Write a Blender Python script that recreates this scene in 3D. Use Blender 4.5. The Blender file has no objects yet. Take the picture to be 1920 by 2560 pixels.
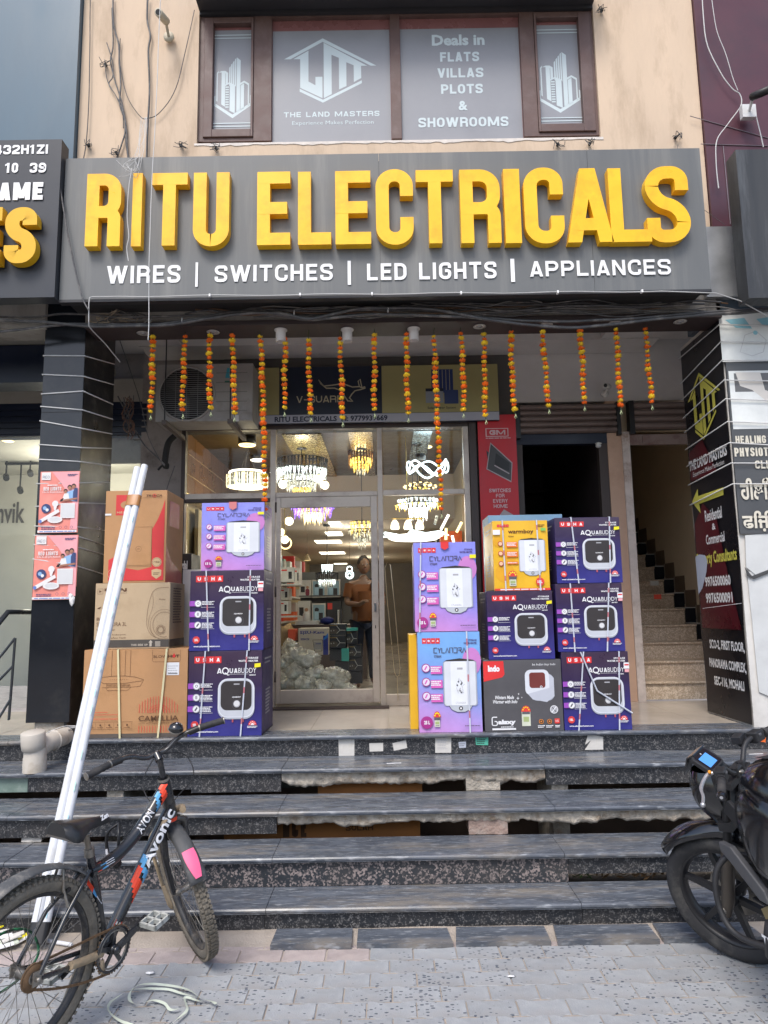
import bpy, math, random
from mathutils import Vector, Matrix, noise
random.seed(7)
sc=bpy.context.scene; COL=sc.collection
rad=math.radians
# ---------------------------------------------------------------- camera
F=1775.0; PITCH=rad(7.8); ROLL=rad(0.95); CZ=1.68
_f=Vector((0,math.cos(PITCH),math.sin(PITCH))); _r=Vector((1,0,0)); _u=_r.cross(_f)
CR=_r*math.cos(ROLL)-_u*math.sin(ROLL); CU=_u*math.cos(ROLL)+_r*math.sin(ROLL); CF=_f
cam=bpy.data.cameras.new('camera'); camo=bpy.data.objects.new('camera',cam); COL.objects.link(camo)
cam.sensor_fit='VERTICAL'; cam.sensor_height=36.0; cam.lens=36.0*F/2560; cam.clip_start=.05; cam.clip_end=2000
_m=Matrix((( CR.x,CU.x,-CF.x),(CR.y,CU.y,-CF.y),(CR.z,CU.z,-CF.z))).to_4x4()
camo.matrix_world=Matrix.Translation((0,0,CZ))@_m
sc.camera=camo
# ---------------------------------------------------------------- daylight
SUN_EL,SUN_ROT=rad(54),rad(200)
w=bpy.data.worlds.new("World"); sc.world=w; w.use_nodes=True
nt=w.node_tree; nt.nodes.clear()
sky=nt.nodes.new('ShaderNodeTexSky'); sky.sky_type='NISHITA'; sky.sun_disc=False; sky.sun_elevation=SUN_EL; sky.sun_rotation=SUN_ROT
sky.air_density=1.0; sky.dust_density=2.5; sky.ozone_density=1.0
bg=nt.nodes.new('ShaderNodeBackground'); bg.inputs[1].default_value=.14
wo=nt.nodes.new('ShaderNodeOutputWorld'); nt.links.new(sky.outputs[0],bg.inputs[0]); nt.links.new(bg.outputs[0],wo.inputs[0])
sl=bpy.data.lights.new('sun','SUN'); sl.energy=1.25; sl.angle=rad(20); sl.color=(1,.965,.92)
so=bpy.data.objects.new('sun',sl); COL.objects.link(so)
_d=Vector((math.sin(SUN_ROT)*math.cos(SUN_EL),math.cos(SUN_ROT)*math.cos(SUN_EL),math.sin(SUN_EL)))  # toward the sun, behind the camera
so.rotation_euler=(-_d).to_track_quat('-Z','Y').to_euler(); so.location=(0,-5,9)
sc.view_settings.view_transform='Standard'; sc.view_settings.look='None'; sc.view_settings.gamma=1; sc.view_settings.exposure=0.92
sc.view_settings.use_curve_mapping=False
sc.render.engine='CYCLES'; sc.cycles.max_bounces=8; sc.cycles.transparent_max_bounces=16
# ---------------------------------------------------------------- helpers
def at(px,py,X=None,Y=None,Z=None):
    "point of the place seen at a pixel of the 1920x2560 photograph, on a plane X, Y or Z = const"
    d=CR*((px-960)/F)-CU*((py-1280)/F)+CF
    t=Y/d.y if Y is not None else ((Z-CZ)/d.z if Z is not None else X/d.x)
    return Vector((0,0,CZ))+d*t
def X_(px,py,Y): return at(px,py,Y=Y).x
def Z_(px,py,Y): return at(px,py,Y=Y).z
MATS={}
def mat(name,col,rough=.55,metal=0.,var=.12,vs=3.,bump=0.,bs=60.,spec=.5,coat=0.,emit=0.,ecol=None,alpha=1.,dirt=None,ds=1.2,rnd=0.,stretch=(1,1,1),trans=0.,ior=1.45):
    if name in MATS: return MATS[name]
    m=bpy.data.materials.new(name); m.use_nodes=True; MATS[name]=m
    t=m.node_tree; N=t.nodes; L=t.links; b=N['Principled BSDF']
    b.inputs['Roughness'].default_value=rough; b.inputs['Metallic'].default_value=metal
    b.inputs['Specular IOR Level'].default_value=spec; b.inputs['Coat Weight'].default_value=coat; b.inputs['Coat Roughness'].default_value=.15
    b.inputs['Transmission Weight'].default_value=trans; b.inputs['IOR'].default_value=ior
    b.inputs['Base Color'].default_value=(*col,1); b.inputs['Alpha'].default_value=alpha
    if emit: b.inputs['Emission Color'].default_value=(*(ecol or col),1); b.inputs['Emission Strength'].default_value=emit
    if var or bump or dirt:
        tc=N.new('ShaderNodeTexCoord'); mp=N.new('ShaderNodeMapping'); mp.inputs['Scale'].default_value=stretch
        L.new(tc.outputs['Object'],mp.inputs[0])
    out=None
    if var:
        n=N.new('ShaderNodeTexNoise'); n.inputs['Scale'].default_value=vs; n.inputs['Detail'].default_value=6; n.inputs['Roughness'].default_value=.65
        L.new(mp.outputs[0],n.inputs[0])
        r=N.new('ShaderNodeMapRange'); r.inputs[1].default_value=.3; r.inputs[2].default_value=.7; r.inputs[3].default_value=1-var; r.inputs[4].default_value=1+var
        L.new(n.outputs[0],r.inputs[0])
        hs=N.new('ShaderNodeHueSaturation'); hs.inputs['Color'].default_value=(*col,1); L.new(r.outputs[0],hs.inputs['Value'])
        out=hs.outputs[0]
        rr=N.new('ShaderNodeMapRange'); rr.inputs[1].default_value=.3; rr.inputs[2].default_value=.7; rr.inputs[3].default_value=max(0,rough-.12*min(1,rough*2)); rr.inputs[4].default_value=min(1,rough+.12)
        L.new(n.outputs[0],rr.inputs[0]); L.new(rr.outputs[0],b.inputs['Roughness'])
        if rnd:
            oi=N.new('ShaderNodeObjectInfo'); r3=N.new('ShaderNodeMapRange'); r3.inputs[3].default_value=1-rnd; r3.inputs[4].default_value=1+rnd
            L.new(oi.outputs['Random'],r3.inputs[0]); mu=N.new('ShaderNodeMath'); mu.operation='MULTIPLY'
            L.new(r.outputs[0],mu.inputs[0]); L.new(r3.outputs[0],mu.inputs[1]); L.new(mu.outputs[0],hs.inputs['Value'])
    if dirt:
        n2=N.new('ShaderNodeTexNoise'); n2.inputs['Scale'].default_value=ds; n2.inputs['Detail'].default_value=9; n2.inputs['Roughness'].default_value=.7
        L.new(mp.outputs[0],n2.inputs[0])
        cr=N.new('ShaderNodeMapRange'); cr.inputs[1].default_value=.5; cr.inputs[2].default_value=.72; L.new(n2.outputs[0],cr.inputs[0])
        mx=N.new('ShaderNodeMix'); mx.data_type='RGBA'; L.new(cr.outputs[0],mx.inputs[0]); mx.inputs[7].default_value=(*dirt,1)
        if out: L.new(out,mx.inputs[6])
        else: mx.inputs[6].default_value=(*col,1)
        out=mx.outputs[2]
    if out: L.new(out,b.inputs['Base Color'])
    if bump:
        n3=N.new('ShaderNodeTexNoise'); n3.inputs['Scale'].default_value=bs; n3.inputs['Detail'].default_value=4; L.new(mp.outputs[0],n3.inputs[0])
        bp=N.new('ShaderNodeBump'); bp.inputs['Strength'].default_value=bump; bp.inputs['Distance'].default_value=.01; L.new(n3.outputs[0],bp.inputs['Height']); L.new(bp.outputs[0],b.inputs['Normal'])
    return m
def flat(name,col,rough=.45,**k): return mat(name,col,rough,var=k.pop('var',0.06),vs=6,**k)
def setramp(r,stops):
    e=r.color_ramp.elements
    while len(e)>1: e.remove(e[-1])
    e[0].position=stops[0][0]; e[0].color=(*stops[0][1],1)
    for p,c in stops[1:]:
        x=e.new(p); x.color=(*c,1)
def granite(name,base,speck,dens=.5,scale=90.,rough=.3,speck2=None):
    m=bpy.data.materials.new(name); m.use_nodes=True; MATS[name]=m; t=m.node_tree; N=t.nodes; L=t.links; b=N['Principled BSDF']
    tc=N.new('ShaderNodeTexCoord'); v=N.new('ShaderNodeTexVoronoi'); v.inputs['Scale'].default_value=scale; L.new(tc.outputs['Object'],v.inputs[0])
    se=N.new('ShaderNodeSeparateColor'); L.new(v.outputs['Color'],se.inputs[0])
    n=N.new('ShaderNodeTexNoise'); n.inputs['Scale'].default_value=scale*.25; n.inputs['Detail'].default_value=5; L.new(tc.outputs['Object'],n.inputs[0])
    ad=N.new('ShaderNodeMath'); ad.operation='MULTIPLY_ADD'; L.new(se.outputs[0],ad.inputs[0]); ad.inputs[1].default_value=.62; L.new(n.outputs[0],ad.inputs[2])
    r=N.new('ShaderNodeValToRGB'); L.new(ad.outputs[0],r.inputs[0])
    r.color_ramp.elements[0].position=0
    q0=1.0-.25*dens
    setramp(r,[(0,base),(q0*.62,base),((q0+.10)*.62,tuple(.5*a+.5*c for a,c in zip(base,speck))),((q0+.28)*.62,speck)])
    r.color_ramp.interpolation='LINEAR'
    # ramp input range 0..1.9 -> scale
    sc_=N.new('ShaderNodeMath'); sc_.operation='MULTIPLY'; sc_.inputs[1].default_value=.62; L.new(ad.outputs[0],sc_.inputs[0]); L.new(sc_.outputs[0],r.inputs[0])
    n2=N.new('ShaderNodeTexNoise'); n2.inputs['Scale'].default_value=2.5; n2.inputs['Detail'].default_value=7; n2.inputs['Roughness'].default_value=.7; L.new(tc.outputs['Object'],n2.inputs[0])
    mr=N.new('ShaderNodeMapRange'); mr.inputs[1].default_value=.48; mr.inputs[2].default_value=.8; mr.inputs[4].default_value=.55; L.new(n2.outputs[0],mr.inputs[0])
    mx=N.new('ShaderNodeMix'); mx.data_type='RGBA'; L.new(mr.outputs[0],mx.inputs[0]); L.new(r.outputs[0],mx.inputs[6]); mx.inputs[7].default_value=(*(speck2 or (.16,.13,.10)),1)
    L.new(mx.outputs[2],b.inputs['Base Color'])
    m2=N.new('ShaderNodeMapRange'); m2.inputs[3].default_value=rough; m2.inputs[4].default_value=min(1,rough+.45); L.new(mr.outputs[0],m2.inputs[0]); L.new(m2.outputs[0],b.inputs['Roughness'])
    return m
WLOC={}
def wloc(o):
    v=Vector((0,0,0))
    while o is not None: v=v+o.location; o=o.parent
    return v
def props(o,label=None,cat=None,group=None,kind=None):
    if label: o['label']=label
    if cat: o['category']=cat
    if group: o['group']=group
    if kind: o['kind']=kind
    return o
def thing(name,label,cat,loc=(0,0,0),group=None,kind=None,rot=None):
    o=bpy.data.objects.new(name,None); COL.objects.link(o); o.empty_display_size=.1
    o.location=loc
    if rot is not None: o.rotation_euler=rot
    return props(o,label,cat,group,kind)
def arc(cx,cy,rx,ry,a0,a1,n=10):
    return [(cx+rx*math.cos(rad(a0+(a1-a0)*i/n)),cy+ry*math.sin(rad(a0+(a1-a0)*i/n))) for i in range(n+1)]
def rp(pts,r,n=6,closed=False):
    "polyline with rounded corners"
    out=[]; N=len(pts); rng=range(N) if closed else range(1,N-1)
    if not closed: out.append(pts[0])
    for i in rng:
        a,b,c=Vector(pts[i-1]),Vector(pts[i]),Vector(pts[(i+1)%N])
        u=(a-b); v=(c-b); lu,lv=u.length,v.length
        if lu<1e-9 or lv<1e-9: out.append(tuple(b)); continue
        d=min(r,lu*.499,lv*.499)
        p0=b+u/lu*d; p1=b+v/lv*d
        for k in range(n+1):
            th=math.pi/2*k/n; c0=p0+p1-b; q=c0+(p1-c0)*math.sin(th)+(p0-c0)*math.cos(th)
            out.append(tuple(q))
    if not closed: out.append(pts[-1])
    return out
def rrect(x0,y0,x1,y1,r,n=5): return rp([(x0,y0),(x1,y0),(x1,y1),(x0,y1)],r,n,True)
class MB:
    def __init__(s): s.v=[]; s.f=[]; s.m=[]; s.mi=[]; s.sm=[]
    def _m(s,m):
        if m not in s.m: s.m.append(m)
        return s.m.index(m)
    def add(s,vs,fs,m,smooth=False):
        b=len(s.v); s.v+= [Vector(v) for v in vs]; i=s._m(m)
        for f in fs: s.f.append([b+k for k in f]); s.mi.append(i); s.sm.append(smooth)
    def box(s,x0,x1,y0,y1,z0,z1,m):
        s.add([(x0,y0,z0),(x1,y0,z0),(x1,y1,z0),(x0,y1,z0),(x0,y0,z1),(x1,y0,z1),(x1,y1,z1),(x0,y1,z1)],
              [(0,3,2,1),(4,5,6,7),(0,1,5,4),(1,2,6,5),(2,3,7,6),(3,0,4,7)],m)
    def obox(s,c,ax,ay,az,m):
        c,ax,ay,az=map(Vector,(c,ax,ay,az)); vs=[c+ax*i+ay*j+az*k for k in(-1,1) for i,j in((-1,-1),(1,-1),(1,1),(-1,1))]
        s.add(vs,[(0,3,2,1),(4,5,6,7),(0,1,5,4),(1,2,6,5),(2,3,7,6),(3,0,4,7)],m)
    def poly(s,pts,m): s.add(pts,[list(range(len(pts)))],m)
    def prism(s,pts,d,m):
        "closed polygon (3d points) swept by vector d"
        n=len(pts); P=[Vector(p) for p in pts]; d=Vector(d); Q=[p+d for p in P]
        s.add(P+Q,[list(range(n))[::-1],list(range(n,2*n))]+[(i,(i+1)%n,n+(i+1)%n,n+i) for i in range(n)],m)
    def tube(s,path,r,m,n=8,caps=True,closed=False,flatn=None):
        P=[Vector(p) for p in path]; k=len(P); vs=[]; up=None
        for i in range(k):
            if closed: t=P[(i+1)%k]-P[i-1]
            else: t=P[min(i+1,k-1)]-P[max(i-1,0)]
            if t.length<1e-9: t=Vector((0,0,1))
            t.normalize()
            if up is None:
                up=Vector((0,0,1)) if abs(t.z)<.9 else Vector((1,0,0))
                if flatn is not None: up=Vector(flatn)
            a=t.cross(up)
            if a.length<1e-6: a=t.cross(Vector((1,.3,0)))
            a.normalize(); b=a.cross(t); up=b
            rr=r[i] if isinstance(r,(list,tuple)) else r
            ra,rb=(rr if isinstance(rr,tuple) else (rr,rr))
            for j in range(n):
                q=2*math.pi*j/n; vs.append(P[i]+a*math.cos(q)*ra+b*math.sin(q)*rb)
        fs=[]
        for i in range(k if closed else k-1):
            i2=(i+1)%k
            for j in range(n): fs.append((i*n+j,i*n+(j+1)%n,i2*n+(j+1)%n,i2*n+j))
        s.add(vs,fs,m,True)
        if caps and not closed:
            s.add(vs[:n],[list(range(n))[::-1]],m); s.add(vs[-n:],[list(range(n))],m)
    def lathe(s,prof,c,m,axis=(0,0,1),n=16,a0=0,a1=360,smooth=True):
        c=Vector(c); ax=Vector(axis).normalized(); u=ax.orthogonal().normalized(); v=ax.cross(u); full=abs(a1-a0)>=360
        k=n if full else n+1; vs=[]; fs=[]
        for r,h in prof:
            for j in range(k):
                q=rad(a0+(a1-a0)*j/n); vs.append(c+ax*h+(u*math.cos(q)+v*math.sin(q))*r)
        for i in range(len(prof)-1):
            for j in range(n):
                j2=(j+1)%k; fs.append((i*k+j,i*k+j2,(i+1)*k+j2,(i+1)*k+j))
        s.add(vs,fs,m,smooth)
    def ball(s,c,r,m,n=10,sc_=(1,1,1),jit=0,seed=0):
        c=Vector(c); vs=[]; fs=[]; h=n//2
        for i in range(h+1):
            for j in range(n):
                a=math.pi*i/h; b=2*math.pi*j/n; d=Vector((math.sin(a)*math.cos(b),math.sin(a)*math.sin(b),math.cos(a)))
                k=1+(jit*noise.noise(d*2.3+Vector((seed*7.1,seed,0))) if jit else 0)
                vs.append(c+Vector((d.x*sc_[0],d.y*sc_[1],d.z*sc_[2]))*r*k)
        for i in range(h):
            for j in range(n): fs.append((i*n+j,(i+1)*n+j,(i+1)*n+(j+1)%n,i*n+(j+1)%n))
        s.add(vs,fs,m,True)
    def torus(s,c,R,r,m,axis=(0,0,1),n=40,k=8):
        c=Vector(c); ax=Vector(axis).normalized(); u=ax.orthogonal().normalized(); v=ax.cross(u)
        s.tube([c+(u*math.cos(2*math.pi*i/n)+v*math.sin(2*math.pi*i/n))*R for i in range(n)],r,m,k,closed=True,flatn=ax)
    def build(s,name,parent=None,label=None,origin=None,local=False,bevel=0,kind=None,weld=False):
        me=bpy.data.meshes.new(name)
        if local: off=Vector((0,0,0)); loc=Vector((0,0,0))
        elif parent is not None:
            off=wloc(parent) if origin is None else Vector(origin); loc=Vector((0,0,0)) if origin is None else off-wloc(parent)
        else:
            if origin is None:
                xs=[v.x for v in s.v]; ys=[v.y for v in s.v]; zs=[v.z for v in s.v]
                origin=((min(xs)+max(xs))/2,(min(ys)+max(ys))/2,min(zs))
            off=Vector(origin); loc=off
        me.from_pydata([v-off for v in s.v],[],s.f)
        for m in s.m: me.materials.append(m)
        me.polygons.foreach_set('material_index',s.mi); me.polygons.foreach_set('use_smooth',s.sm); me.update()
        o=bpy.data.objects.new(name,me); COL.objects.link(o); o.location=loc
        if parent is not None: o.parent=parent
        if bevel:
            b=o.modifiers.new('b','BEVEL'); b.width=bevel; b.segments=2; b.limit_method='ANGLE'; b.angle_limit=rad(40)
        if label: o['label']=label
        if kind: o['kind']=kind
        return o
    def thing(s,name,label,cat,group=None,kind=None,**k):
        return props(s.build(name,**k),label,cat,group,kind)
def copy_tree(o,parent=None,loc=None,label=None,rotz=None):
    c=o.copy(); COL.objects.link(c)
    if parent is not None: c.parent=parent
    if loc is not None: c.location=loc
    if label: c['label']=label
    if rotz is not None: c.rotation_euler=(0,0,rotz)
    for ch in list(o.children): copy_tree(ch,c)
    return c
# ---------------------------------------------------------------- lettering
_tc={}
def bfont(body,bold=0.,sp=1.,shear=0.):
    k=(body,bold,sp,shear)
    if k in _tc: return _tc[k]
    cu=bpy.data.curves.new('lettering','FONT'); cu.body=body; cu.offset=bold; cu.resolution_u=2 if len(body)>6 else 3; cu.space_character=sp; cu.shear=shear
    o=bpy.data.objects.new('lettering',cu); me=o.to_mesh()
    vs=[(v.co.x,v.co.y) for v in me.vertices]; fs=[list(p.vertices) for p in me.polygons]
    o.to_mesh_clear(); bpy.data.objects.remove(o); bpy.data.curves.remove(cu)
    _tc[k]=(vs,fs); return vs,fs
def glyph(ch,w,t):
    "heavy condensed capitals as strokes: list of ('s',points) strokes or ('p',polygon)"
    h=t/2; x0,x1,y0,y1=h,w-h,h,1-h; r=(x1-x0)*.5; S=lambda p,rr=None:('s',rp(p,rr if rr is not None else r,8)); V=lambda x,a=.004,b=.996:('s',[(x,a),(x,b)])
    D=lambda xa,ya,xb,yb,k=1.08:('p',[(xa-h*k,ya),(xa+h*k,ya),(xb+h*k,yb),(xb-h*k,yb)])
    Hh=lambda y,a=.006,b=None:('s',[(a,y),((w-.003) if b is None else b,y)]); m=w/2
    G={'I':[('s',[(h,0),(h,1)])],'L':[V(x0),Hh(y0)],'T':[V(m),Hh(y1)],'E':[V(x0),Hh(y1),Hh(.5,0,w*.9),Hh(y0)],'F':[V(x0),Hh(y1),Hh(.5,0,w*.9)],
     'U':[S([(x0,1),(x0,y0),(x1,y0),(x1,1)])],'C':[S([(x1,.64),(x1,y1),(x0,y1),(x0,y0),(x1,y0),(x1,.36)])],'S':[S([(x1,.68),(x1,y1),(x0,y1),(x0,.55),(x1,.45),(x1,y0),(x0,y0),(x0,.32)])],
     'O':[('s',rp([(x0,y0),(x1,y0),(x1,y1),(x0,y1)],r,6,True)+[rp([(x0,y0),(x1,y0),(x1,y1),(x0,y1)],r,6,True)[0]])],
     'D':[V(x0),S([(0.001,y1),(x1,y1),(x1,y0),(0.001,y0)])],'P':[V(x0),S([(0.001,y1),(x1,y1),(x1,.44),(0.001,.44)])],'R':[V(x0),S([(0.001,y1),(x1,y1),(x1,.47),(0.001,.47)]),S([(m*.7,.47),(x1,.47),(x1,0)],t*.6)],
     'B':[V(x0),S([(0.001,y1),(x1,y1),(x1,.52),(0.001,.52)]),S([(0.001,.52),(x1,.52),(x1,y0),(0.001,y0)])],
     'G':[S([(x1,.66),(x1,y1),(x0,y1),(x0,y0),(x1,y0),(x1,.5),(m,.5)],r*.9)],'H':[V(x0),V(x1),Hh(.5)],'N':[V(x0),V(x1),D(x0+h*.1,1,x1-h*.1,0)],
     'A':[D(h*1.05,0,m-h*.12,1),D(w-h*1.05,0,m+h*.12,1),Hh(.24,w*.2,w*.8)],'V':[D(h,1,m,0),D(w-h,1,m,0)],'M':[V(x0),V(x1),D(x0+h*.2,1,m,.1),D(x1-h*.2,1,m,.1)],
     'W':[D(h,1,w*.29,0),D(w*.29,0,w*.5,1),D(w*.5,1,w*.71,0),D(w*.71,0,w-h,1)],'Y':[D(h,1,m,.42),D(w-h,1,m,.42),V(m,0,.45)],'K':[V(x0),D(x0,.35,w-h,1),D(m*.9,.6,w-h,0)],
     'Z':[Hh(y1),Hh(y0),D(h,t*.5,w-h,1-t*.5)],'|':[V(m,-.12,1.12)],'-':[Hh(.45,w*.1,w*.9)],'.':[('s',[(0,h),(t,h)])],
     '1':[V(m),('p',[(m,1),(m-t*1.3,1-t*.7),(m-t*1.3,1-t*1.5),(m,1-t*.8)])],'2':[S([(x0,.68),(x0,y1),(x1,y1),(x1,.55),(x0,.25),(x0,y0)],r*.9),Hh(y0)],
     '3':[S([(x0,.68),(x0,y1),(x1,y1),(x1,.52),(m,.52)]),S([(m,.52),(x1,.52),(x1,y0),(x0,y0),(x0,.32)])],'4':[V(x1-h),Hh(.28),D(h,.28,x1-h,1)],
     '9':[S([(x1,.5),(x0,.5),(x0,y1),(x1,y1),(x1,y0),(x0,y0),(x0,.28)])],'6':[S([(x0,.5),(x1,.5),(x1,y0),(x0,y0),(x0,y1),(x1,y1),(x1,.72)])],'0':None,'5':[Hh(y1),V(x0,.5,1),S([(0,.55),(x1,.55),(x1,y0),(x0,y0),(x0,.28)])],
     '8':None,'7':[Hh(y1),D(w*.35,0,w-h,1-t*.5)]}
    G['0']=G['O']; G['8']=[('s',rp([(x0,y0),(x1,y0),(x1,.5),(x0,.5)],r,6,True)+[(rp([(x0,y0),(x1,y0),(x1,.5),(x0,.5)],r,6,True)[0])]),('s',rp([(x0,.5),(x1,.5),(x1,y1),(x0,y1)],r,6,True)+[(rp([(x0,.5),(x1,.5),(x1,y1),(x0,y1)],r,6,True)[0])])]
    return G.get(ch,[])
GW={'I':0,'M':1.45,'W':1.6,'1':.7,'L':.88,'T':1.,'|':.6,'.':0,'-':.7,' ':.55,'E':.88,'F':.88}
def stroke_quads(pts,t):
    P=[Vector(p) for p in pts]; closed=(P[0]-P[-1]).length<1e-6 and len(P)>3; out=[]; L=[]
    n=len(P)
    for i in range(n):
        if closed: a=P[i-1] if i>0 else P[-2]; b=P[i+1] if i<n-1 else P[1]
        else: a=P[max(0,i-1)]; b=P[min(n-1,i+1)]
        d=(b-a); d=d.normalized() if d.length>1e-9 else Vector((1,0))
        d0=(P[i]-a); k=1.
        if 0<i<n-1 and d0.length>.03: 
            c=abs(d0.normalized().dot(d)); k=1/max(.75,c)
        nrm=Vector((-d.y,d.x))*t/2*k; L.append((P[i]+nrm,P[i]-nrm))
    return L
class Pl:
    "a flat printed face: u to the right, v up, thin layers stacked outwards"
    def __init__(s,o,ux,uy,step=.00012):
        s.o=Vector(o); s.ux=Vector(ux); s.uy=Vector(uy); s.n=s.ux.cross(s.uy).normalized(); s.k=1; s.step=step
        s.asp=s.ux.length/s.uy.length
    def p(s,u,v,k=None): return s.o+s.ux*u+s.uy*v+s.n*(s.step*(s.k if k is None else k))
    def poly(s,mb,pts,m): mb.poly([s.p(*q) for q in pts],m); s.k+=1
    def rect(s,mb,u0,v0,u1,v1,m): s.poly(mb,[(u0,v0),(u1,v0),(u1,v1),(u0,v1)],m)
    def rr(s,mb,u0,v0,u1,v1,r,m): s.poly(mb,[(u,v) for u,v in s._rr(u0,v0,u1,v1,r)],m)
    def _rr(s,u0,v0,u1,v1,r):
        a=s.asp; return [(x/a,y) for x,y in rrect(u0*a,v0,u1*a,v1,r)]
    def circ(s,mb,u,v,r,m,n=18,a0=0,a1=360): s.poly(mb,[(u+x/s.asp,v+y) for x,y in arc(0,0,r,r,a0,a1,n)][:n if a1-a0>=360 else n+1],m)
    def line(s,mb,pts,t,m):
        L=stroke_quads([(u*s.asp,v) for u,v in pts],t); vs=[]; 
        for a,b in L: vs+=[s.p(a.x/s.asp,a.y),s.p(b.x/s.asp,b.y)]
        mb.add(vs,[(2*i,2*i+1,2*i+3,2*i+2) for i in range(len(L)-1)],m); s.k+=1
    def ring(s,mb,u,v,r,t,m,n=20): s.line(mb,[(u+x/s.asp,v+y) for x,y in arc(0,0,r,r,0,360,n)],t,m)
    def text(s,mb,body,u0,u1,v0,v1,m,bold=0.,shear=0.,sp=1.):
        vs,fs=bfont(body,bold,sp,shear)
        if not vs: return
        xs=[a for a,b in vs]; ys=[b for a,b in vs]; X0,X1,Y0,Y1=min(xs),max(xs),min(ys),max(ys)
        kx=(u1-u0)/max(1e-6,X1-X0); ky=(v1-v0)/max(1e-6,Y1-Y0)
        mb.add([s.p(u0+(a-X0)*kx,v0+(b-Y0)*ky) for a,b in vs],fs,m); s.k+=1
    def hf(s,mb,body,u0,u1,v0,v1,m,t=.2,gap=.12,depth=0.,each=None):
        "heavy capitals fitted to the box; depth>0 makes solid letters"
        H=(v1-v0)*s.uy.length; W=(u1-u0)*s.ux.length; n=len(body); base=0; fixed=0
        for c in body:
            k=GW.get(c,1.); base+=k; fixed+=(t if k==0 else 0)
        fixed+=gap*(n-1); wu=max(.05,(W/H-fixed)/base) if base else t   # width unit relative to height
        x=0
        for c in body:
            k=GW.get(c,1.); w=t if k==0 else k*wu
            if c!=' ':
                tgt=each(c) if each else mb
                for j,(kind,pts) in enumerate(glyph(c,w,t)):
                    if kind=='s':
                        L=stroke_quads(pts,t); ring=[a for a,b in L]+[b for a,b in reversed(L)]; pairs=L
                    else: pairs=[(Vector(pts[0]),Vector(pts[1])),(Vector(pts[3]),Vector(pts[2]))]
                    kk=s.k+j; cv=lambda q,e=0: s.o+s.ux*(u0+(x+q.x)*H/s.ux.length)+s.uy*(v0+q.y*(v1-v0))+s.n*(s.step*kk+e)
                    A=[]; 
                    for a,b in pairs: A+=[cv(a,depth),cv(b,depth)]
                    nn=len(pairs); fs=[(2*i,2*i+1,2*i+3,2*i+2) for i in range(nn-1)]
                    tgt.add(A,fs,m)
                    if depth:
                        B=[]
                        for a,b in pairs: B+=[cv(a,0),cv(b,0)]
                        tgt.add(A+B,[(2*i,2*i+2,2*nn+2*i+2,2*nn+2*i) for i in range(nn-1)]+[(2*i+3,2*i+1,2*nn+2*i+1,2*nn+2*i+3) for i in range(nn-1)]+[(0,2*nn,2*nn+1,1),(2*nn-2,2*nn-1,4*nn-1,4*nn-2)],m)
            x+=w+gap
        s.k+=5
    def fine(s,mb,u0,u1,v,h,m,seed=0,rows=1,dv=None):
        "rows of print too small to read: short irregular word bars"
        rg=random.Random(seed)
        for r in range(rows):
            x=u0; vv=v-r*(dv or h*1.6); end=u1-(rg.random()*.25*(u1-u0) if r else 0)
            while x<end-.01*(u1-u0):
                wl=(.05+rg.random()*.13)*(u1-u0)*1.3; x2=min(end,x+wl); s.poly(mb,[(x,vv),(x2,vv),(x2,vv+h),(x,vv+h)],m); s.k-=1; x=x2+(u1-u0)*.025
        s.k+=1
def facade(x0,z0,x1,z1,Y): return Pl((x0,Y,z0),(x1-x0,0,0),(0,0,z1-z0))
def pxface(pxl,pyb,pxr,pyt,Y):
    a=at(pxl,pyb,Y=Y); b=at(pxr,pyt,Y=Y); return facade(a.x,a.z,b.x,b.z,Y)
def jag(a,b,n,amp,seed,f=6.):
    return [Vector(a).lerp(Vector(b),i/n)+Vector((0,0,amp*noise.noise(Vector((i*f/n*3,seed,0.3)))+amp*.5*noise.noise(Vector((i*f/n*11,seed,2.3))))) for i in range(n+1)]
def smooth(P,k=6):
    P=[Vector(p) for p in P]; out=[]
    for i in range(len(P)-1):
        a=P[max(0,i-1)]; b=P[i]; c=P[i+1]; d=P[min(len(P)-1,i+2)]
        for j in range(k):
            t=j/k; out.append(.5*((2*b)+(c-a)*t+(2*a-5*b+4*c-d)*t*t+(3*b-a-3*c+d)*t**3))
    return out+[P[-1]]
# ================================================================ materials
peach=mat('peach_plaster',(.585,.455,.335),.85,var=.10,vs=1.6,bump=.25,bs=40,dirt=(.40,.30,.21),ds=2.1,stretch=(1.3,1,.35))
bluepaint=mat('blue_cladding',(.062,.115,.16),.4,var=.12,vs=1.5,dirt=(.08,.13,.17),stretch=(1,1,.3))
maroon=mat('maroon_cladding',(.085,.030,.042),.4,var=.12,vs=2,dirt=(.06,.03,.04))
greyboard=mat('sign_grey',(.125,.130,.130),.45,var=.10,vs=2,dirt=(.19,.19,.18),ds=3.,stretch=(2,1,.12))
darkboard=mat('sign_dark',(.03,.034,.042),.4,var=.08)
yellow=mat('letter_yellow',(.88,.49,.008),.34,var=.07,vs=5,dirt=(.78,.36,.01),ds=4)
yellow2=mat('letter_yellow_lemon',(.70,.40,.012),.4,var=.05)
white=mat('white_paint',(.80,.80,.80),.5,var=.04)
offwhite=mat('off_white',(.62,.60,.56),.6,var=.10,dirt=(.40,.37,.33))
blackg=mat('black_gloss_cladding',(.012,.014,.018),.13,var=.2,vs=2,dirt=(.03,.03,.03),ds=2.5)
blackside=mat('black_stone_side',(.015,.015,.015),.32,var=.3,vs=3,dirt=(.09,.08,.07),ds=7)
blk=mat('black_plastic',(.015,.015,.016),.4,var=.1)
rubber=mat('rubber_dusty',(.05,.046,.04),.85,var=.25,vs=14,dirt=(.18,.15,.115),ds=6)
rubber2=mat('rubber_black',(.022,.022,.024),.75,var=.2,vs=10,dirt=(.07,.065,.06),ds=5)
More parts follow.
